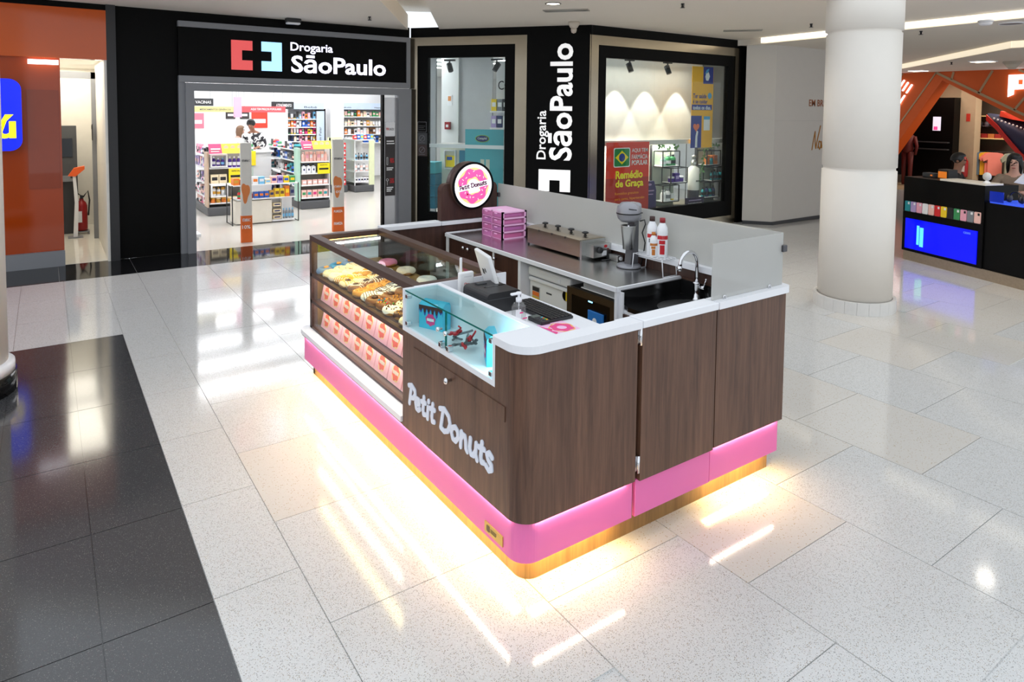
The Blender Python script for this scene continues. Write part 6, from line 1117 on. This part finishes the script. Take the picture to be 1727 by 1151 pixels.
obj('heart_print', MB().prism(ht,q-0.002,q,'y'), mk('heart_coral',(238,120,80),0.5), t); obj('arm_print', MB().prism([(9.79,1.43),(9.85,1.43),(9.85,1.62),(9.87,1.72),(9.83,1.74),(9.80,1.64)],q-0.003,q-0.001,'y'), TW, t)
obj('calendar_print', MB().box(10.02,10.19,q-0.002,q,1.74,1.94), TW, t); obj('calendar_top', MB().box(10.02,10.19,q-0.003,q-0.001,1.94,2.0), mk('print_sky',(80,170,220),0.5), t)
for s_, x, z, wd, h, m in (('Ter sa\u00fade',9.71,2.33,0.37,0.085,BB),('\u00e9 se cuidar',9.71,2.235,0.40,0.075,BB)): obj('lettering', place(text_mb(s_, width=wd, height=h, bold=0.015, depth=0.002),(x,q+0.001,z),(1,0,0),(0,0,1)), m, t)
bnd = obj('blue_band', MB().box(9.68,10.24,q,q+0.002,2.115,2.215), BB, t); obj('lettering', place(text_mb('todos os dias.', width=0.50, height=0.07, bold=0.015, depth=0.002),(9.71,q,2.125),(1,0,0),(0,0,1)), TW, t); obj('seal_print', MB().prism(wavy(10.17,2.38,0.055,0.008,8),q-0.001,q+0.001,'y'), mk('print_sky',(80,170,220),0.5), t)
def panel(label, x0, x1, z1, cubes):
    t = wthing('cube_shelf_stand', label, 'display stand', (x0+x1)/2, 8.6, 0.34); obj('board', MB().box(x0,x1,8.62,8.65,0.34,z1), mk('panel_sage',(178,184,168),0.6), t); obj('edge', MB().box(x0-0.015,x0,8.60,8.65,0.34,z1), BLACKP, t)
    return t
def cube_frame(label, x0, x1, z0, z1, packs, group):
    t = wthing('cube_shelf', label, 'shelf', (x0+x1)/2, 8.5, z0); ya, yb = 8.40, 8.62
    for a in (x0,x1):
        for y in (ya,yb): obj('bar', MB().box(a-0.008,a+0.008,y-0.008,y+0.008,z0,z1), BLACKP, t)
        for z in (z0,z1): obj('bar', MB().box(a-0.008,a+0.008,ya,yb,z-0.008,z+0.008), BLACKP, t)
    for y in (ya,yb):
        for z in (z0,z1): obj('bar', MB().box(x0,x1,y-0.008,y+0.008,z-0.008,z+0.008), BLACKP, t)
    obj('shelf_board', MB().box(x0,x1,ya,yb,z0+0.008,z0+0.018), SHELF, t)
    n = len(packs); st = (x1-x0-0.06)/n
    for i, (k, c, c2, h) in enumerate(packs):
        o = obj({'box':'product_carton','bottle':'product_bottle','jar':'product_jar','tube':'product_tube'}[k], pack_mesh(k, round(st-0.015,3), 0.08, h, c, c2)); o.location = (x0+0.03+(i+0.5)*st, 8.48, z0+0.018); tag(o, f'{c} {KN[k]} in the {group}, {NUM[i]} from the left', KN[k], group)
panel('left sage board with black cube shelves in the wide window',9.06,9.66,1.47,None); panel('right sage board with black cube shelves in wide window',10.28,10.82,1.40,None)
CN['amber'] = (210,120,50)
cube_frame('upper left black cube shelf in the wide window',9.12,9.56,1.08,1.36,[('bottle','mint','white',0.17),('bottle','green','white',0.2),('bottle','green','black',0.2)],'upper left window cube')
cube_frame('middle left black cube shelf in the wide window',9.34,9.78,0.77,1.05,[('jar','purple','white',0.1),('box','purple','lilac',0.16),('jar','purple','white',0.1)],'middle left window cube')
cube_frame('lower left black cube shelf in the wide window',9.14,9.56,0.44,0.74,[('bottle','white','white',0.2),('bottle','white','grey',0.22),('tube','yellow','white',0.12)],'lower left window cube')
cube_frame('upper right black cube shelf in the wide window',10.32,10.72,1.06,1.34,[('box','amber','orange',0.17),('jar','teal','orange',0.17),('box','orange','amber',0.17)],'upper right window cube')
cube_frame('middle right black cube shelf in the wide window',10.50,10.90,0.75,1.02,[('bottle','teal','black',0.18),('bottle','teal','black',0.2),('bottle','teal','black',0.18),('bottle','teal','black',0.18)],'middle right window cube')
cube_frame('lower right black cube shelf in the wide window',10.26,10.70,0.44,0.74,[('bottle','teal','black',0.18),('bottle','navy','black',0.2),('bottle','teal','black',0.18),('bottle','navy','black',0.2)],'lower right window cube')
t = wthing('giant_spray_bottle','giant white spray bottle model on the wide window floor','display model',9.98,8.42,0.34); x_ = 9.98
obj('body', MB().lathe([(0,0.34),(0.10,0.34),(0.105,0.36),(0.105,1.02),(0.06,1.06),(0.05,1.08)],(x_,8.42,0),26), mk('spray_white',(230,228,220),0.35), t); obj('dark_band', MB().lathe([(0.1065,0.45),(0.1065,0.62)],(x_,8.42,0),26,cap=False), mk('band_charcoal',(70,66,74),0.4), t); obj('collar', MB().lathe([(0.055,1.06),(0.055,1.16),(0.035,1.17),(0.035,1.22),(0.04,1.22),(0.04,1.27),(0,1.27)],(x_,8.42,0),20), STEEL, t); obj('lettering', place(text_mb('SERUM', width=0.10,height=0.03,depth=0.002,bold=0.02),(x_-0.06,8.312,0.78),(1,0,0),(0,0,1)), TK, t); obj('acrylic_edge', MB().box(x_-0.10,x_-0.09,8.52,8.53,0.34,1.48), BLACKP, t)
t = wthing('window_card','dark purple card standing before the giant spray bottle','card',9.9,8.3,0.34); obj('card', MB().box(9.62,10.12,8.28,8.30,0.34,0.50), mk('card_purple',(58,44,72),0.5), t); obj('lettering', place(text_mb('SOFT HIDRATANTE', width=0.38,height=0.03,depth=0.002,bold=0.02),(9.68,8.28,0.37),(1,0,0),(0,0,1)), TW, t); obj('print_line', MB().box(9.70,10.04,8.277,8.28,0.44,0.455), mk('print_lilac',(170,150,190),0.5), t)
t = wthing('purple_standee','dark purple octagonal standee beside the red poster','display card',8.72,8.3,0.34); obj('card', MB().prism([(8.52,0.34),(8.86,0.34),(8.86,0.70),(8.80,0.86),(8.58,0.86),(8.52,0.72)],8.30,8.33,'y'), mk('standee_purple',(60,54,100),0.5), t); obj('print', MB().prism(circ(8.69,0.80,0.05,14,0.02),8.295,8.30,'y').box(8.58,8.80,8.295,8.30,0.68,0.70).box(8.58,8.78,8.295,8.30,0.62,0.635), mk('print_lilac',(170,150,190),0.5), t); obj('gold_wedge', MB().prism([(8.56,0.36),(8.66,0.36),(8.61,0.52)],8.295,8.30,'y'), mk('wedge_tan',(190,150,90),0.5), t)
LEAF = mk('leaf_green',(96,140,84),0.6,var=0.2)
def garland(label, pts, n, sd):
    t = wthing('leaf_garland', label, 'garland', pts[0][0], pts[0][1], pts[-1][2]); obj('stem', MB().tube(pts,0.006,5), LEAF, t); rnd = random.Random(sd)
    for k in range(n):
        f = rnd.random()*(len(pts)-1); i = int(f); a, b = Vector(pts[i]), Vector(pts[min(i+1,len(pts)-1)]); p = a.lerp(b, f-i)
        m = MB(); L_ = rnd.uniform(0.05,0.08); m.add([(0,0,0),(L_*0.35,-0.006,L_*0.5),(0,-0.002,L_),(-L_*0.35,-0.006,L_*0.5),(0,0.004,L_*0.5)],[(0,1,4),(1,2,4),(2,3,4),(3,0,4)]); m.xf(Matrix.Translation(p+Vector((0,-0.01,0))) @ Matrix.Rotation(rnd.uniform(0,6.28),4,'Y') @ Matrix.Rotation(rnd.uniform(-0.5,0.5),4,'X')); obj('leaf', m, LEAF, t)
garland('leafy garland on top of the left sage board',[(9.10,8.5,1.46),(9.30,8.5,1.42),(9.5,8.5,1.46),(9.6,8.5,1.42)],26,1); garland('leafy garland trailing down the right sage board',[(10.76,8.48,1.42),(10.5,8.48,1.44),(10.3,8.45,1.36),(10.24,8.42,1.10),(10.18,8.42,0.95),(10.12,8.42,0.75)],44,2)
for k, (x, z, c, l) in enumerate(((8.72,1.15,'red','red carton standee left of the cube shelves'),(8.80,1.13,'light blue','blue and green carton standee left of cube shelves'),(8.70,0.86,'orange','orange carton standee low left of cube shelves'))): single('shelf_carton', MB().box(x+0.05,x+0.20,8.80,8.86,z,z+0.24), pmat(CN[c]), l, 'carton')
# ================================================================== phone kiosk right of the pillar
PA = Vector((10.14,4.68,0)); PE = Vector((-0.33524,-0.94213,0)); PN = Vector((0.94213,-0.33524,0)); PR = math.atan2(PE.y, PE.x)
# local frame: x along the front (away from pillar), y out of the front towards the camera is -y
def pthing(name, label, cat, x, y, z=0, group=None): return thing(name, label, cat, PA+PE*x+PN*y+Vector((0,0,z)), PR, group, (x,y,z))
def chk(): pass
t = pthing('phone_kiosk','black phone accessory kiosk with blue screen right of the pillar','kiosk',0.9,0.3)
obj('body', MB().box(-0.06,1.18,0.0,0.55,0.13,1.19).box(1.18,2.6,0.02,0.55,0.13,0.98), mk('kiosk_black',(5,5,5),0.4,spec=0.15), t)
PLT = mk('checker_plate',(168,152,132),0.4,0.6,var=0.15,scale=40)
def mk_plate():
    nt = PLT.node_tree; b = nt.nodes['Principled BSDF']; tc = nt.nodes.new('ShaderNodeTexCoord'); mp = nt.nodes.new('ShaderNodeMapping'); mp.inputs['Rotation'].default_value = (0,math.radians(45),0); mp.inputs['Scale'].default_value = (1,1,1); w_ = nt.nodes.new('ShaderNodeTexChecker'); w_.inputs['Scale'].default_value = 24
    nt.links.new(tc.outputs['Object'], mp.inputs[0]); nt.links.new(mp.outputs[0], w_.inputs['Vector']); bp = nt.nodes.new('ShaderNodeBump'); bp.inputs['Strength'].default_value = 0.8; bp.inputs['Distance'].default_value = 0.01; nt.links.new(w_.outputs['Fac'], bp.inputs['Height']); nt.links.new(bp.outputs[0], b.inputs['Normal'])
mk_plate()
obj('kick_plate', MB().box(-0.02,2.6,-0.01,0.5,0,0.13), PLT, t)
def mk_screen():
    m = mk('kiosk_screen',(4,10,120),0.15,emit=0.9,ecol=(2,10,225)); return m
s_ = obj('screen', MB().box(0.0,1.11,-0.012,0.0,0.17,0.60), mk_screen(), t, 'glowing blue screen')
obj('screen_image', MB().box(0.20,0.24,-0.014,-0.012,0.25,0.52).box(0.25,0.31,-0.014,-0.012,0.23,0.50), mk('screen_cyan',(90,200,220),0.3,emit=0.8,ecol=(90,200,220)), s_); obj('lettering', place(text_mb('cases', width=0.10,height=0.025,depth=0.001),(0.92,-0.012,0.54),(1,0,0),(0,0,1)), mk('screen_text',(90,130,240),0.3,emit=0.6,ecol=(90,130,240)), s_)
obj('case_rail', MB().box(-0.04,1.16,-0.02,0.0,0.695,0.70), BLACKP, t)
obj('white_shelf', MB().bbox(0.52,1.18,0.0,0.30,1.19,1.215,0.004), mk('shelf_cream',(226,220,208),0.4), t)
PC = ['teal','lilac','pink','white','rose','red','yellow','black','green','pink','grey','rose']
for k in range(12):
    g_ = pthing('phone_case', f'{PC[k]} phone case in the row above the blue screen, {NUMS[k]} from the pillar', 'phone case', 0.02+0.098*k, -0.008, 0.70, 'phone cases on the kiosk')
    x = -0.02+0.098*k; g_2 = obj('shell', MB().prism(rrect(x,x+0.088,0.70,0.845,0.012,3),-0.012,-0.001,'y'), pmat(CN[PC[k]]), g_); obj('camera_hole', MB().prism(rrect(x+0.05,x+0.078,0.80,0.832,0.006,3),-0.014,-0.012,'y'), BLACKP if k in (7,9,11) else WHITE, g_)
t = pthing('headphone_tray','glass tray glowing blue on the phone kiosk end','display tray',1.6,0.25,0.98); obj('tray', MB().box(1.22,2.2,0.04,0.5,0.98,1.0), mk('tray_blue',(60,90,230),0.2,emit=0.35,ecol=(60,100,255)), t); obj('glass_front', MB().box(1.22,1.40,0.03,0.04,1.0,1.13), mk('tray_glass_blue',(20,30,120),0.05,emit=0.15,ecol=(40,80,255)), t)
for k, (x, m, l) in enumerate(((1.42,BLACKP,'black headphones lying on the glowing blue tray'),(1.66,mk('rose_gold',(200,150,140),0.3,0.5),'rose headphones lying on the glowing blue tray'))):
    t = pthing('headphones', l, 'headphones', x, 0.2, 1.0); obj('band', MB().tube([(x+0.08*math.cos(math.radians(a)),0.2,1.05+0.09*math.sin(math.radians(a))) for a in range(0,181,15)],0.01,6), m, t)
    for sg in (-1,1): obj('ear_cup', MB().lathe([(0.0,0),(0.045,0.005),(0.05,0.03),(0.03,0.04),(0,0.04)],(x+sg*0.08-0.02,0.2,1.05),14,'x'), BLACKP, t)
t = pthing('white_webcam','round white desk fan standing on the kiosk shelf','fan',1.12,0.12,1.215); obj('base', MB().lathe([(0.05,1.215),(0.03,1.235),(0.01,1.25)],(1.10,0.12,0),16), WHITE, t); obj('head', MB().lathe([(0,-0.02),(0.05,-0.015),(0.055,0.0),(0.05,0.015),(0,0.02)],(1.10,0.12,1.30),20,'y'), mk('fan_grey',(214,214,214),0.5), t); t.name = 'desk_fan'
t = pthing('card_reader','grey card reader with an orange button on black kiosk','card reader',0.1,0.3,1.19); obj('body', MB().bbox(0.0,0.19,0.25,0.38,1.19,1.25,0.008), DARKGREY, t); obj('button', MB().box(0.14,0.17,0.245,0.25,1.21,1.23), mk('reader_orange',(236,120,30),0.4,emit=0.3,ecol=(236,120,30)), t)
t = pthing('card_reader','card reader with bright orange display on black kiosk','card reader',0.34,0.3,1.19); obj('body', MB().prism([(0.20,1.19),(0.44,1.19),(0.44,1.24),(0.24,1.33)],0.26,0.42,'x') if False else MB().bbox(0.25,0.42,0.26,0.42,1.19,1.32,0.008), BLACKP, t); obj('display', MB().box(0.26,0.39,0.252,0.26,1.20,1.29), mk('reader_orange2',(214,120,30),0.4,emit=0.35,ecol=(226,120,30)), t)
t = pthing('folding_stand','black folding easel leaning between pillar and phone kiosk','easel',-0.35,-0.55)
for a, b in (((-0.42,-0.45,0.02),(-0.25,-0.50,1.25)),((-0.20,-0.85,0.02),(-0.25,-0.50,1.25)),((-0.10,-0.30,0.02),(-0.22,-0.45,1.2))): obj('leg', MB().tube([a,b],0.018,8), BLACKP, t)
obj('board', MB().box(-0.32,-0.18,-0.52,-0.49,0.45,1.35), BLACK, t); obj('foot', MB().tube([(-0.42,-0.45,0.02),(-0.20,-0.85,0.02)],0.015,6), BLACKP, t); obj('brace', MB().tube([(-0.30,-0.62,0.5),(-0.18,-0.42,0.45)],0.012,6), BLACKP, t)
JKT = mk('jacket_taupe',(128,110,94),0.8,bump=0.3,scale=60)
person('woman with dark hair in taupe jacket seated behind the phone kiosk', PA+PE*0.80+PN*0.95+Vector((0,0,0.05)), PR+math.radians(36), seated(face=(-0.05,-1,-0.15)), SKL, JKT, BLACKP, BLACKP, HRB, 'long', sleeve='jacket')
person('dark haired person in black looking sideways behind the phone kiosk', PA+PE*(-0.13)+PN*0.95+Vector((0,0,0.0)), PR+math.radians(120), seated(face=(0,-1,0)), SKB, mk('top_black',(14,14,15),0.8), BLACKP, BLACKP, HRB, 'short')
for k, (x, l) in enumerate(((0.80,'black stool under the woman in the taupe jacket'),(-0.13,'black stool under the person in black'))):
    t = pthing('stool', l, 'stool', x, 0.95); obj('seat', MB().lathe([(0,0.68),(0.17,0.68),(0.17,0.71),(0,0.71)],(x,0.97,0),18), BLACKP, t); obj('column', MB().cyl((x,0.97,0.02),0.03,0.66,n=10), STEEL, t); obj('base', MB().lathe([(0,0),(0.2,0),(0.2,0.015),(0.03,0.04)],(x,0.97,0),18), STEEL, t); obj('foot_rest', MB().torus((x,0.80,0.27),0.13,0.012,18,6), STEEL, t)
t = pthing('paper_sheet','white paper held in front of the woman in taupe jacket','paper',1.3,0.55,1.2); obj('sheet', MB().add([(1.15,0.50,1.22),(1.45,0.50,1.20),(1.48,0.62,1.36),(1.18,0.62,1.34),(1.32,0.52,1.26)],[(0,1,4),(1,2,4),(2,3,4),(3,0,4)]), mk('paper_white',(214,220,240),0.6), t); t['label'] = 'white paper sheet before the woman in taupe jacket'
# ================================================================== orange sports shop at the far right (front plane x = 19.5)
OR3 = mk('shop_orange',(214,92,26),0.45,var=0.06,scale=1); SEAM = mk('shop_seam',(176,150,116),0.5)
FX = 19.5
sw = thing('wall_shop', None, None, (FX,7,0)); sw['kind'] = 'structure'; ORG[sw.name] = (FX,7,0)
obj('cladding', MB().prism([(12,0),(12,3.2),(8.42,3.2),(8.25,2.97),(10.1,0)], FX, FX+0.55, 'x'), OR3, sw); obj('cladding', MB().prism([(8.42,3.2),(2.0,3.2),(2.0,-0.4),(3.0,0.05),(8.25,2.97)], FX, FX+0.55, 'x'), OR3, sw)
def seam(a, b, w_=0.05):
    d = Vector((b[0]-a[0], b[1]-a[1])).normalized(); n = Vector((-d.y,d.x))*w_/2
    obj('seam_strip', MB().prism([(a[0]+n.x,a[1]+n.y),(b[0]+n.x,b[1]+n.y),(b[0]-n.x,b[1]-n.y),(a[0]-n.x,a[1]-n.y)], FX-0.02, FX, 'x'), SEAM, sw)
seam((8.40,3.18),(4.0,0.78),0.06); seam((8.40,3.18),(10.2,0.35),0.035); seam((7.98,3.18),(8.02,2.98)); seam((7.10,3.18),(7.38,2.62)); seam((6.55,3.18),(4.4,2.02)); seam((6.1,2.94),(6.6,2.2)); seam((5.9,3.18),(6.08,2.9)); seam((5.4,2.5),(5.9,1.85)); seam((9.25,3.18),(9.7,2.5),0.04)
WL = mk('shop_letters',(250,250,255),0.4,emit=1.6,ecol=(250,246,255))
t = thing('shop_lettering','glowing white slanted letters on the orange beam by the pillar','sign',(FX-0.05,9.2,2.0),0,None,(FX-0.05,9.2,2.0))
dv = Vector((0,0.52,-0.85)).normalized()  # down along the beam
b0 = Vector((FX-0.02,9.47,2.08)); xd = -dv; zd = Vector((0,0.85,0.52))
lets = [[[(0,0),(0,1)],[(0,1),(0.7,0)],[(0.7,0),(0.7,1)]], [[(1.7,1),(1.0,1),(1.0,0),(1.7,0)]], [[(2.0,0),(2.7,0)],[(2.0,0.5),(2.7,0.5)],[(2.0,1),(2.7,1)]]]
for L_ in lets: obj('letter', place(stroke_mb([[(p[0]*0.34,p[1]*0.24) for p in s_] for s_ in L_],0.045,0.02), b0, xd, zd), WL, t)
t = thing('shop_lettering','large glowing white letter P at the right edge on orange shop','sign',(FX-0.05,6.3,2.4),0,None,(FX-0.05,6.3,2.4)); obj('letter', place(MB().ring([(0,0),(0.16,0.1),(0.16,0.30),(0.55,0.32),(0.72,0.5),(0.72,0.75),(0.5,0.85),(0.0,0.85)],[(0.05,0.06),(0.12,0.13),(0.17,0.42),(0.45,0.42),(0.5,0.5),(0.5,0.62),(0.42,0.66),(0.17,0.66)],-0.03,0,'y') if False else MB().prism([(0,0),(0.12,0.06),(0.12,0.18),(0.2,0.18),(0.2,0.54),(0.0,0.54)],-0.03,0,'y').prism([(0.2,0.18),(0.4,0.2),(0.49,0.3),(0.49,0.45),(0.4,0.54),(0.2,0.54),(0.2,0.42),(0.3,0.42),(0.3,0.30),(0.2,0.30)],-0.03,0,'y'), (FX-0.02,6.74,2.52), (0,-1,0), (0,0,1)), WL, t)
# inside
struct('wall_shop_back', MB().box(24,24.1,0,13,0,3.3).box(FX+0.5,24,12.6,12.7,0,3.3), mk('shop_dark',(26,24,24),0.7)); struct('shop_floor', MB().box(FX-0.2,24,0,13,-0.03,0.003), mk('shop_floor_beige',(190,170,140),0.3)); struct('wall_shop_column', MB().box(21.6,22.0,8.24,8.62,0,3.2).box(21.7,22.2,8.62,9.8,2.55,3.2), mk('shop_beige',(176,160,134),0.7))
area_light('shop_lamp', (21.2,6.5,3.1), 1.5, 70, (1,0.9,0.75)); area_light('shop_lamp', (20.6,8.6,3.1), 0.8, 14, (1,0.9,0.75))
t = thing('display_wall_unit','black display unit with screen inside the orange shop','display unit',(21.4,9.2,0),0,None,(21.4,9.2,0)); obj('body', MB().box(21.2,21.7,8.62,9.9,0,2.55), BLACK, t); obj('screen', MB().box(21.17,21.2,8.95,9.15,1.6,2.0), mk('shop_screen',(200,200,210),0.3,emit=0.6,ecol=(230,220,240)), t); obj('screen_pink', MB().box(21.16,21.17,9.02,9.12,1.62,1.72), mk('shop_screen_pink',(230,70,140),0.3,emit=0.6,ecol=(230,70,140)), t); obj('shelf', MB().box(21.05,21.2,8.7,9.6,1.25,1.28), DARKGREY, t); obj('shelf', MB().box(21.05,21.2,8.7,9.6,1.05,1.08), DARKGREY, t)
t = thing('mannequin','dark red dressed mannequin in the shadows of the orange shop','mannequin',(20.6,9.55,0),0,None,(20.6,9.55,0)); MR = mk('mannequin_red',(96,26,24),0.6); obj('torso', MB().lathe([(0.10,0.95),(0.15,1.05),(0.13,1.2),(0.19,1.42),(0.08,1.5),(0.05,1.55)],(20.6,9.55,0),16), MR, t); obj('head', MB().ell((20.6,9.55,1.66),(0.085,0.09,0.12)), MR, t)
for sg in (-1,1): obj('leg', MB().tube([(20.6,9.55+0.08*sg,0.98),(20.6,9.55+0.09*sg,0.5),(20.6,9.55+0.09*sg,0.02)],0.06,10,rs=[0.085,0.06,0.04]), MR, t); obj('arm', MB().tube([(20.6,9.55+0.18*sg,1.42),(20.6,9.55+0.25*sg,1.15),(20.55,9.55+0.24*sg,0.9)],0.045,8,rs=[0.055,0.045,0.03]), MR, t)
t = thing('clothes_rail','black wall rail holding the row of shirts','clothes rail',(22.2,7.8,0),0,None,(22.2,7.8,0)); obj('rail', MB().tube([(22.1,7.0,1.03),(22.1,8.5,1.03)],0.015,8), BLACKP, t); obj('back_board', MB().box(22.4,22.45,5.4,8.6,0.1,3.1), mk('shop_slat',(60,52,44),0.7), t); obj('shelf', MB().box(22.1,22.4,7.6,8.45,1.38,1.41), mk('shelf_lit',(220,190,130),0.5,emit=0.1,ecol=(255,220,150)), t); obj('shelf', MB().box(22.1,22.4,7.6,8.45,2.02,2.05), mk('shelf_lit',(220,190,130)), t); obj('bracket', MB().box(22.1,22.4,6.98,7.02,1.01,1.05), BLACKP, t); obj('bracket', MB().box(22.1,22.4,8.48,8.52,1.01,1.05), BLACKP, t)
SC_ = [('charcoal',(70,74,72)),('dark grey',(56,62,60)),('grey striped',(92,98,94)),('slate',(80,90,96)),('blue grey',(90,110,126)),('yellow',(232,176,40)),('coral',(232,130,116)),('salmon',(236,140,128)),('pale patterned',(150,156,140)),('light blue',(140,160,176))]
SY_ = [8.44,8.38,8.31,8.24,8.17,8.05,7.93,7.86,7.48,7.36]
for k, (nm, c) in enumerate(SC_):
    y = SY_[k]; t = thing('shirt', f'{nm} shirt on the rail inside the orange shop, {NUMS[k]} from the left', 'shirt', (22.0,y,0.32), 0, 'shirts on the rail', (22.0,y,0.32)); w_ = 0.02
    m = MB().prism([(21.80,0.36),(22.22,0.36),(22.22,0.81),(22.34,0.75),(22.38,0.85),(22.22,0.99),(22.08,1.01),(21.94,1.01),(21.80,0.99),(21.64,0.85),(21.68,0.75),(21.80,0.81)], y-w_, y+w_, 'y'); m.xf(Matrix.Translation((22.0,y,0)) @ Matrix.Rotation(math.radians(-62 if k in (5,6,7,9) else -30),4,'Z') @ Matrix.Scale(0.8,4,(1,0,0)) @ Matrix.Translation((-22.0,-y,0))); obj('cloth', m, mk('shirt_%d'%k, c, 0.8), t); obj('hanger', MB().tube([(22.0,y,0.99),(22.05,y,1.04)],0.006,5), BLACKP, t)
    if k == 5: obj('number_print', place(text_mb('2',height=0.16,depth=0.002,bold=0.03),(21.86,y+0.05,0.72),(0.47,-0.88,0),(0,0,1)), TK, t)
t = thing('fire_extinguisher','red fire extinguisher by the beige column in the orange shop','extinguisher',(21.5,8.42,0.22),0,None,(21.5,8.42,0.67)); obj('cylinder', MB().lathe([(0,0.75),(0.09,0.75),(0.095,0.8),(0.095,1.2),(0.05,1.28),(0.03,1.32)],(21.5,8.42,0),16), RED, t); obj('label_plate', MB().box(21.39,21.40,8.37,8.45,0.9,1.1), WHITE, t); obj('bracket', MB().box(21.4,21.6,8.39,8.45,0.72,0.76), BLACKP, t)
single('wall_notice', MB().box(21.59,21.6,8.36,8.46,1.88,2.10), mk('notice_red',(190,50,36),0.5), 'small red notice on the beige column in the orange shop', 'notice')
# giant shoe model
t = thing('giant_shoe','giant red and navy running shoe model hanging in orange shop','shoe model',(20.6,5.6,1.5),0,None,(20.6,5.6,1.5))
def shoe_sec(x, zb, zt, w_): return [(20.6-w_, x, zb),(20.6+w_, x, zb),(20.6+w_*0.9, x, (zb+zt)/2),(20.6, x, zt),(20.6-w_*0.9, x, (zb+zt)/2)]
secs = [(7.55,2.05,2.12,0.1),(7.25,1.80,2.08,0.25),(6.95,1.45,2.0,0.33),(6.65,1.1,1.95,0.36),(6.2,0.75,1.95,0.36),(5.5,0.5,2.3,0.36)]
up = MB(); vs = [p for s_ in secs for p in shoe_sec(*s_)]; up.add(vs, [(i*5+k,(i+1)*5+k,(i+1)*5+(k+1)%5,i*5+(k+1)%5) for i in range(5) for k in range(5)]+[(0,1,2,3,4)], True); obj('upper', up, mk('shoe_navy',(34,44,78),0.6), t)
so = MB(); vs = []
for (x,zb,zt,w_) in secs: vs += [(20.6-w_-0.04,x,zb-0.12),(20.6+w_+0.04,x,zb-0.12),(20.6+w_+0.04,x,zb+0.03),(20.6-w_-0.04,x,zb+0.03)]
so.add(vs, [(i*4+k,(i+1)*4+k,(i+1)*4+(k+1)%4,i*4+(k+1)%4) for i in range(5) for k in range(4)]+[(0,1,2,3)]); obj('sole', so, mk('shoe_red',(200,40,30),0.5), t)
tb = MB(); vs = []
for (x,zb,zt,w_) in secs[1:]: vs += [(20.6-w_*0.5,x,zt-0.04),(20.6+w_*0.4,x,zt-0.02),(20.6+w_*0.2,x,zt+0.10),(20.6-w_*0.3,x,zt+0.10)]
tb.add(vs, [(i*4+k,(i+1)*4+k,(i+1)*4+(k+1)%4,i*4+(k+1)%4) for i in range(4) for k in range(4)]); obj('tongue', tb, mk('shoe_orange',(214,70,44),0.6), t)
for k in range(16): obj('stud', MB().ell((20.27,7.3-0.085*k,1.98-0.032*k),0.026,8,5), WHITE, t)
obj('hanger_cable', MB().tube([(20.6,6.2,1.95),(20.6,6.2,3.2)],0.008,5), GREY, t)
for k, y in enumerate((7.68,7.85,8.02,8.19,8.36)): single('shoe_box', MB().box(22.12,22.35,y-0.075,y+0.075,1.41,1.53), mk('shoebox_%d'%(k%2), ((196,120,60),(160,40,36))[k%2], 0.6), f'shoe box on the lit shelf in the orange shop, {NUM[k]} from the right', 'box', 'shoe boxes in the orange shop')
for k, y in enumerate((7.7,7.86,8.02,8.18,8.34)): single('cap', MB().ell((22.26,y,1.80),(0.10,0.075,0.09),12,8).bbox(22.06,22.20,y-0.05,y+0.05,1.74,1.76,0.005), mk('cap_dark_%d'%(k%2), ((30,30,40),(90,84,96))[k%2], 0.7), f'dark cap above the lit shelf in orange shop, {NUM[k]} from the right', 'cap', 'caps in the orange shop')
# ---- beam of the visible downlight, and unseen downlights added to brighten the hall
for k, (x, y) in enumerate(((5.25,6.71),(6.3,5.2),(7.7,4.2),(9.0,3.1),(4.1,7.0))):
    if k: 
        t = thing('downlight', f'added recessed downlight outside the picture, number {k}', 'ceiling light', (x,y,3.42)); t['label'] = ['','added unseen downlight over the steel worktop side of the kiosk','added unseen downlight near the white pillar','added unseen downlight above the gap between pillar and donut kiosk','added unseen downlight above the far end of donut kiosk','added unseen downlight in the ceiling before the wide window'][k]
        obj('trim_ring', MB().ring(circ(0,0,0.10,28), circ(0,0,0.085,28), -0.008, 0.0), BLACKP, t); obj('lens', MB().cyl((0,0,-0.004),0.085,0.003,n=28), MATS['downlight_lens'], t)
    spot_light('downlight_beam', (x,y,3.40), (x,y,0), (38,70,70,70,25)[k], (1,0.92,0.80), 130, 0.9, 0.08)
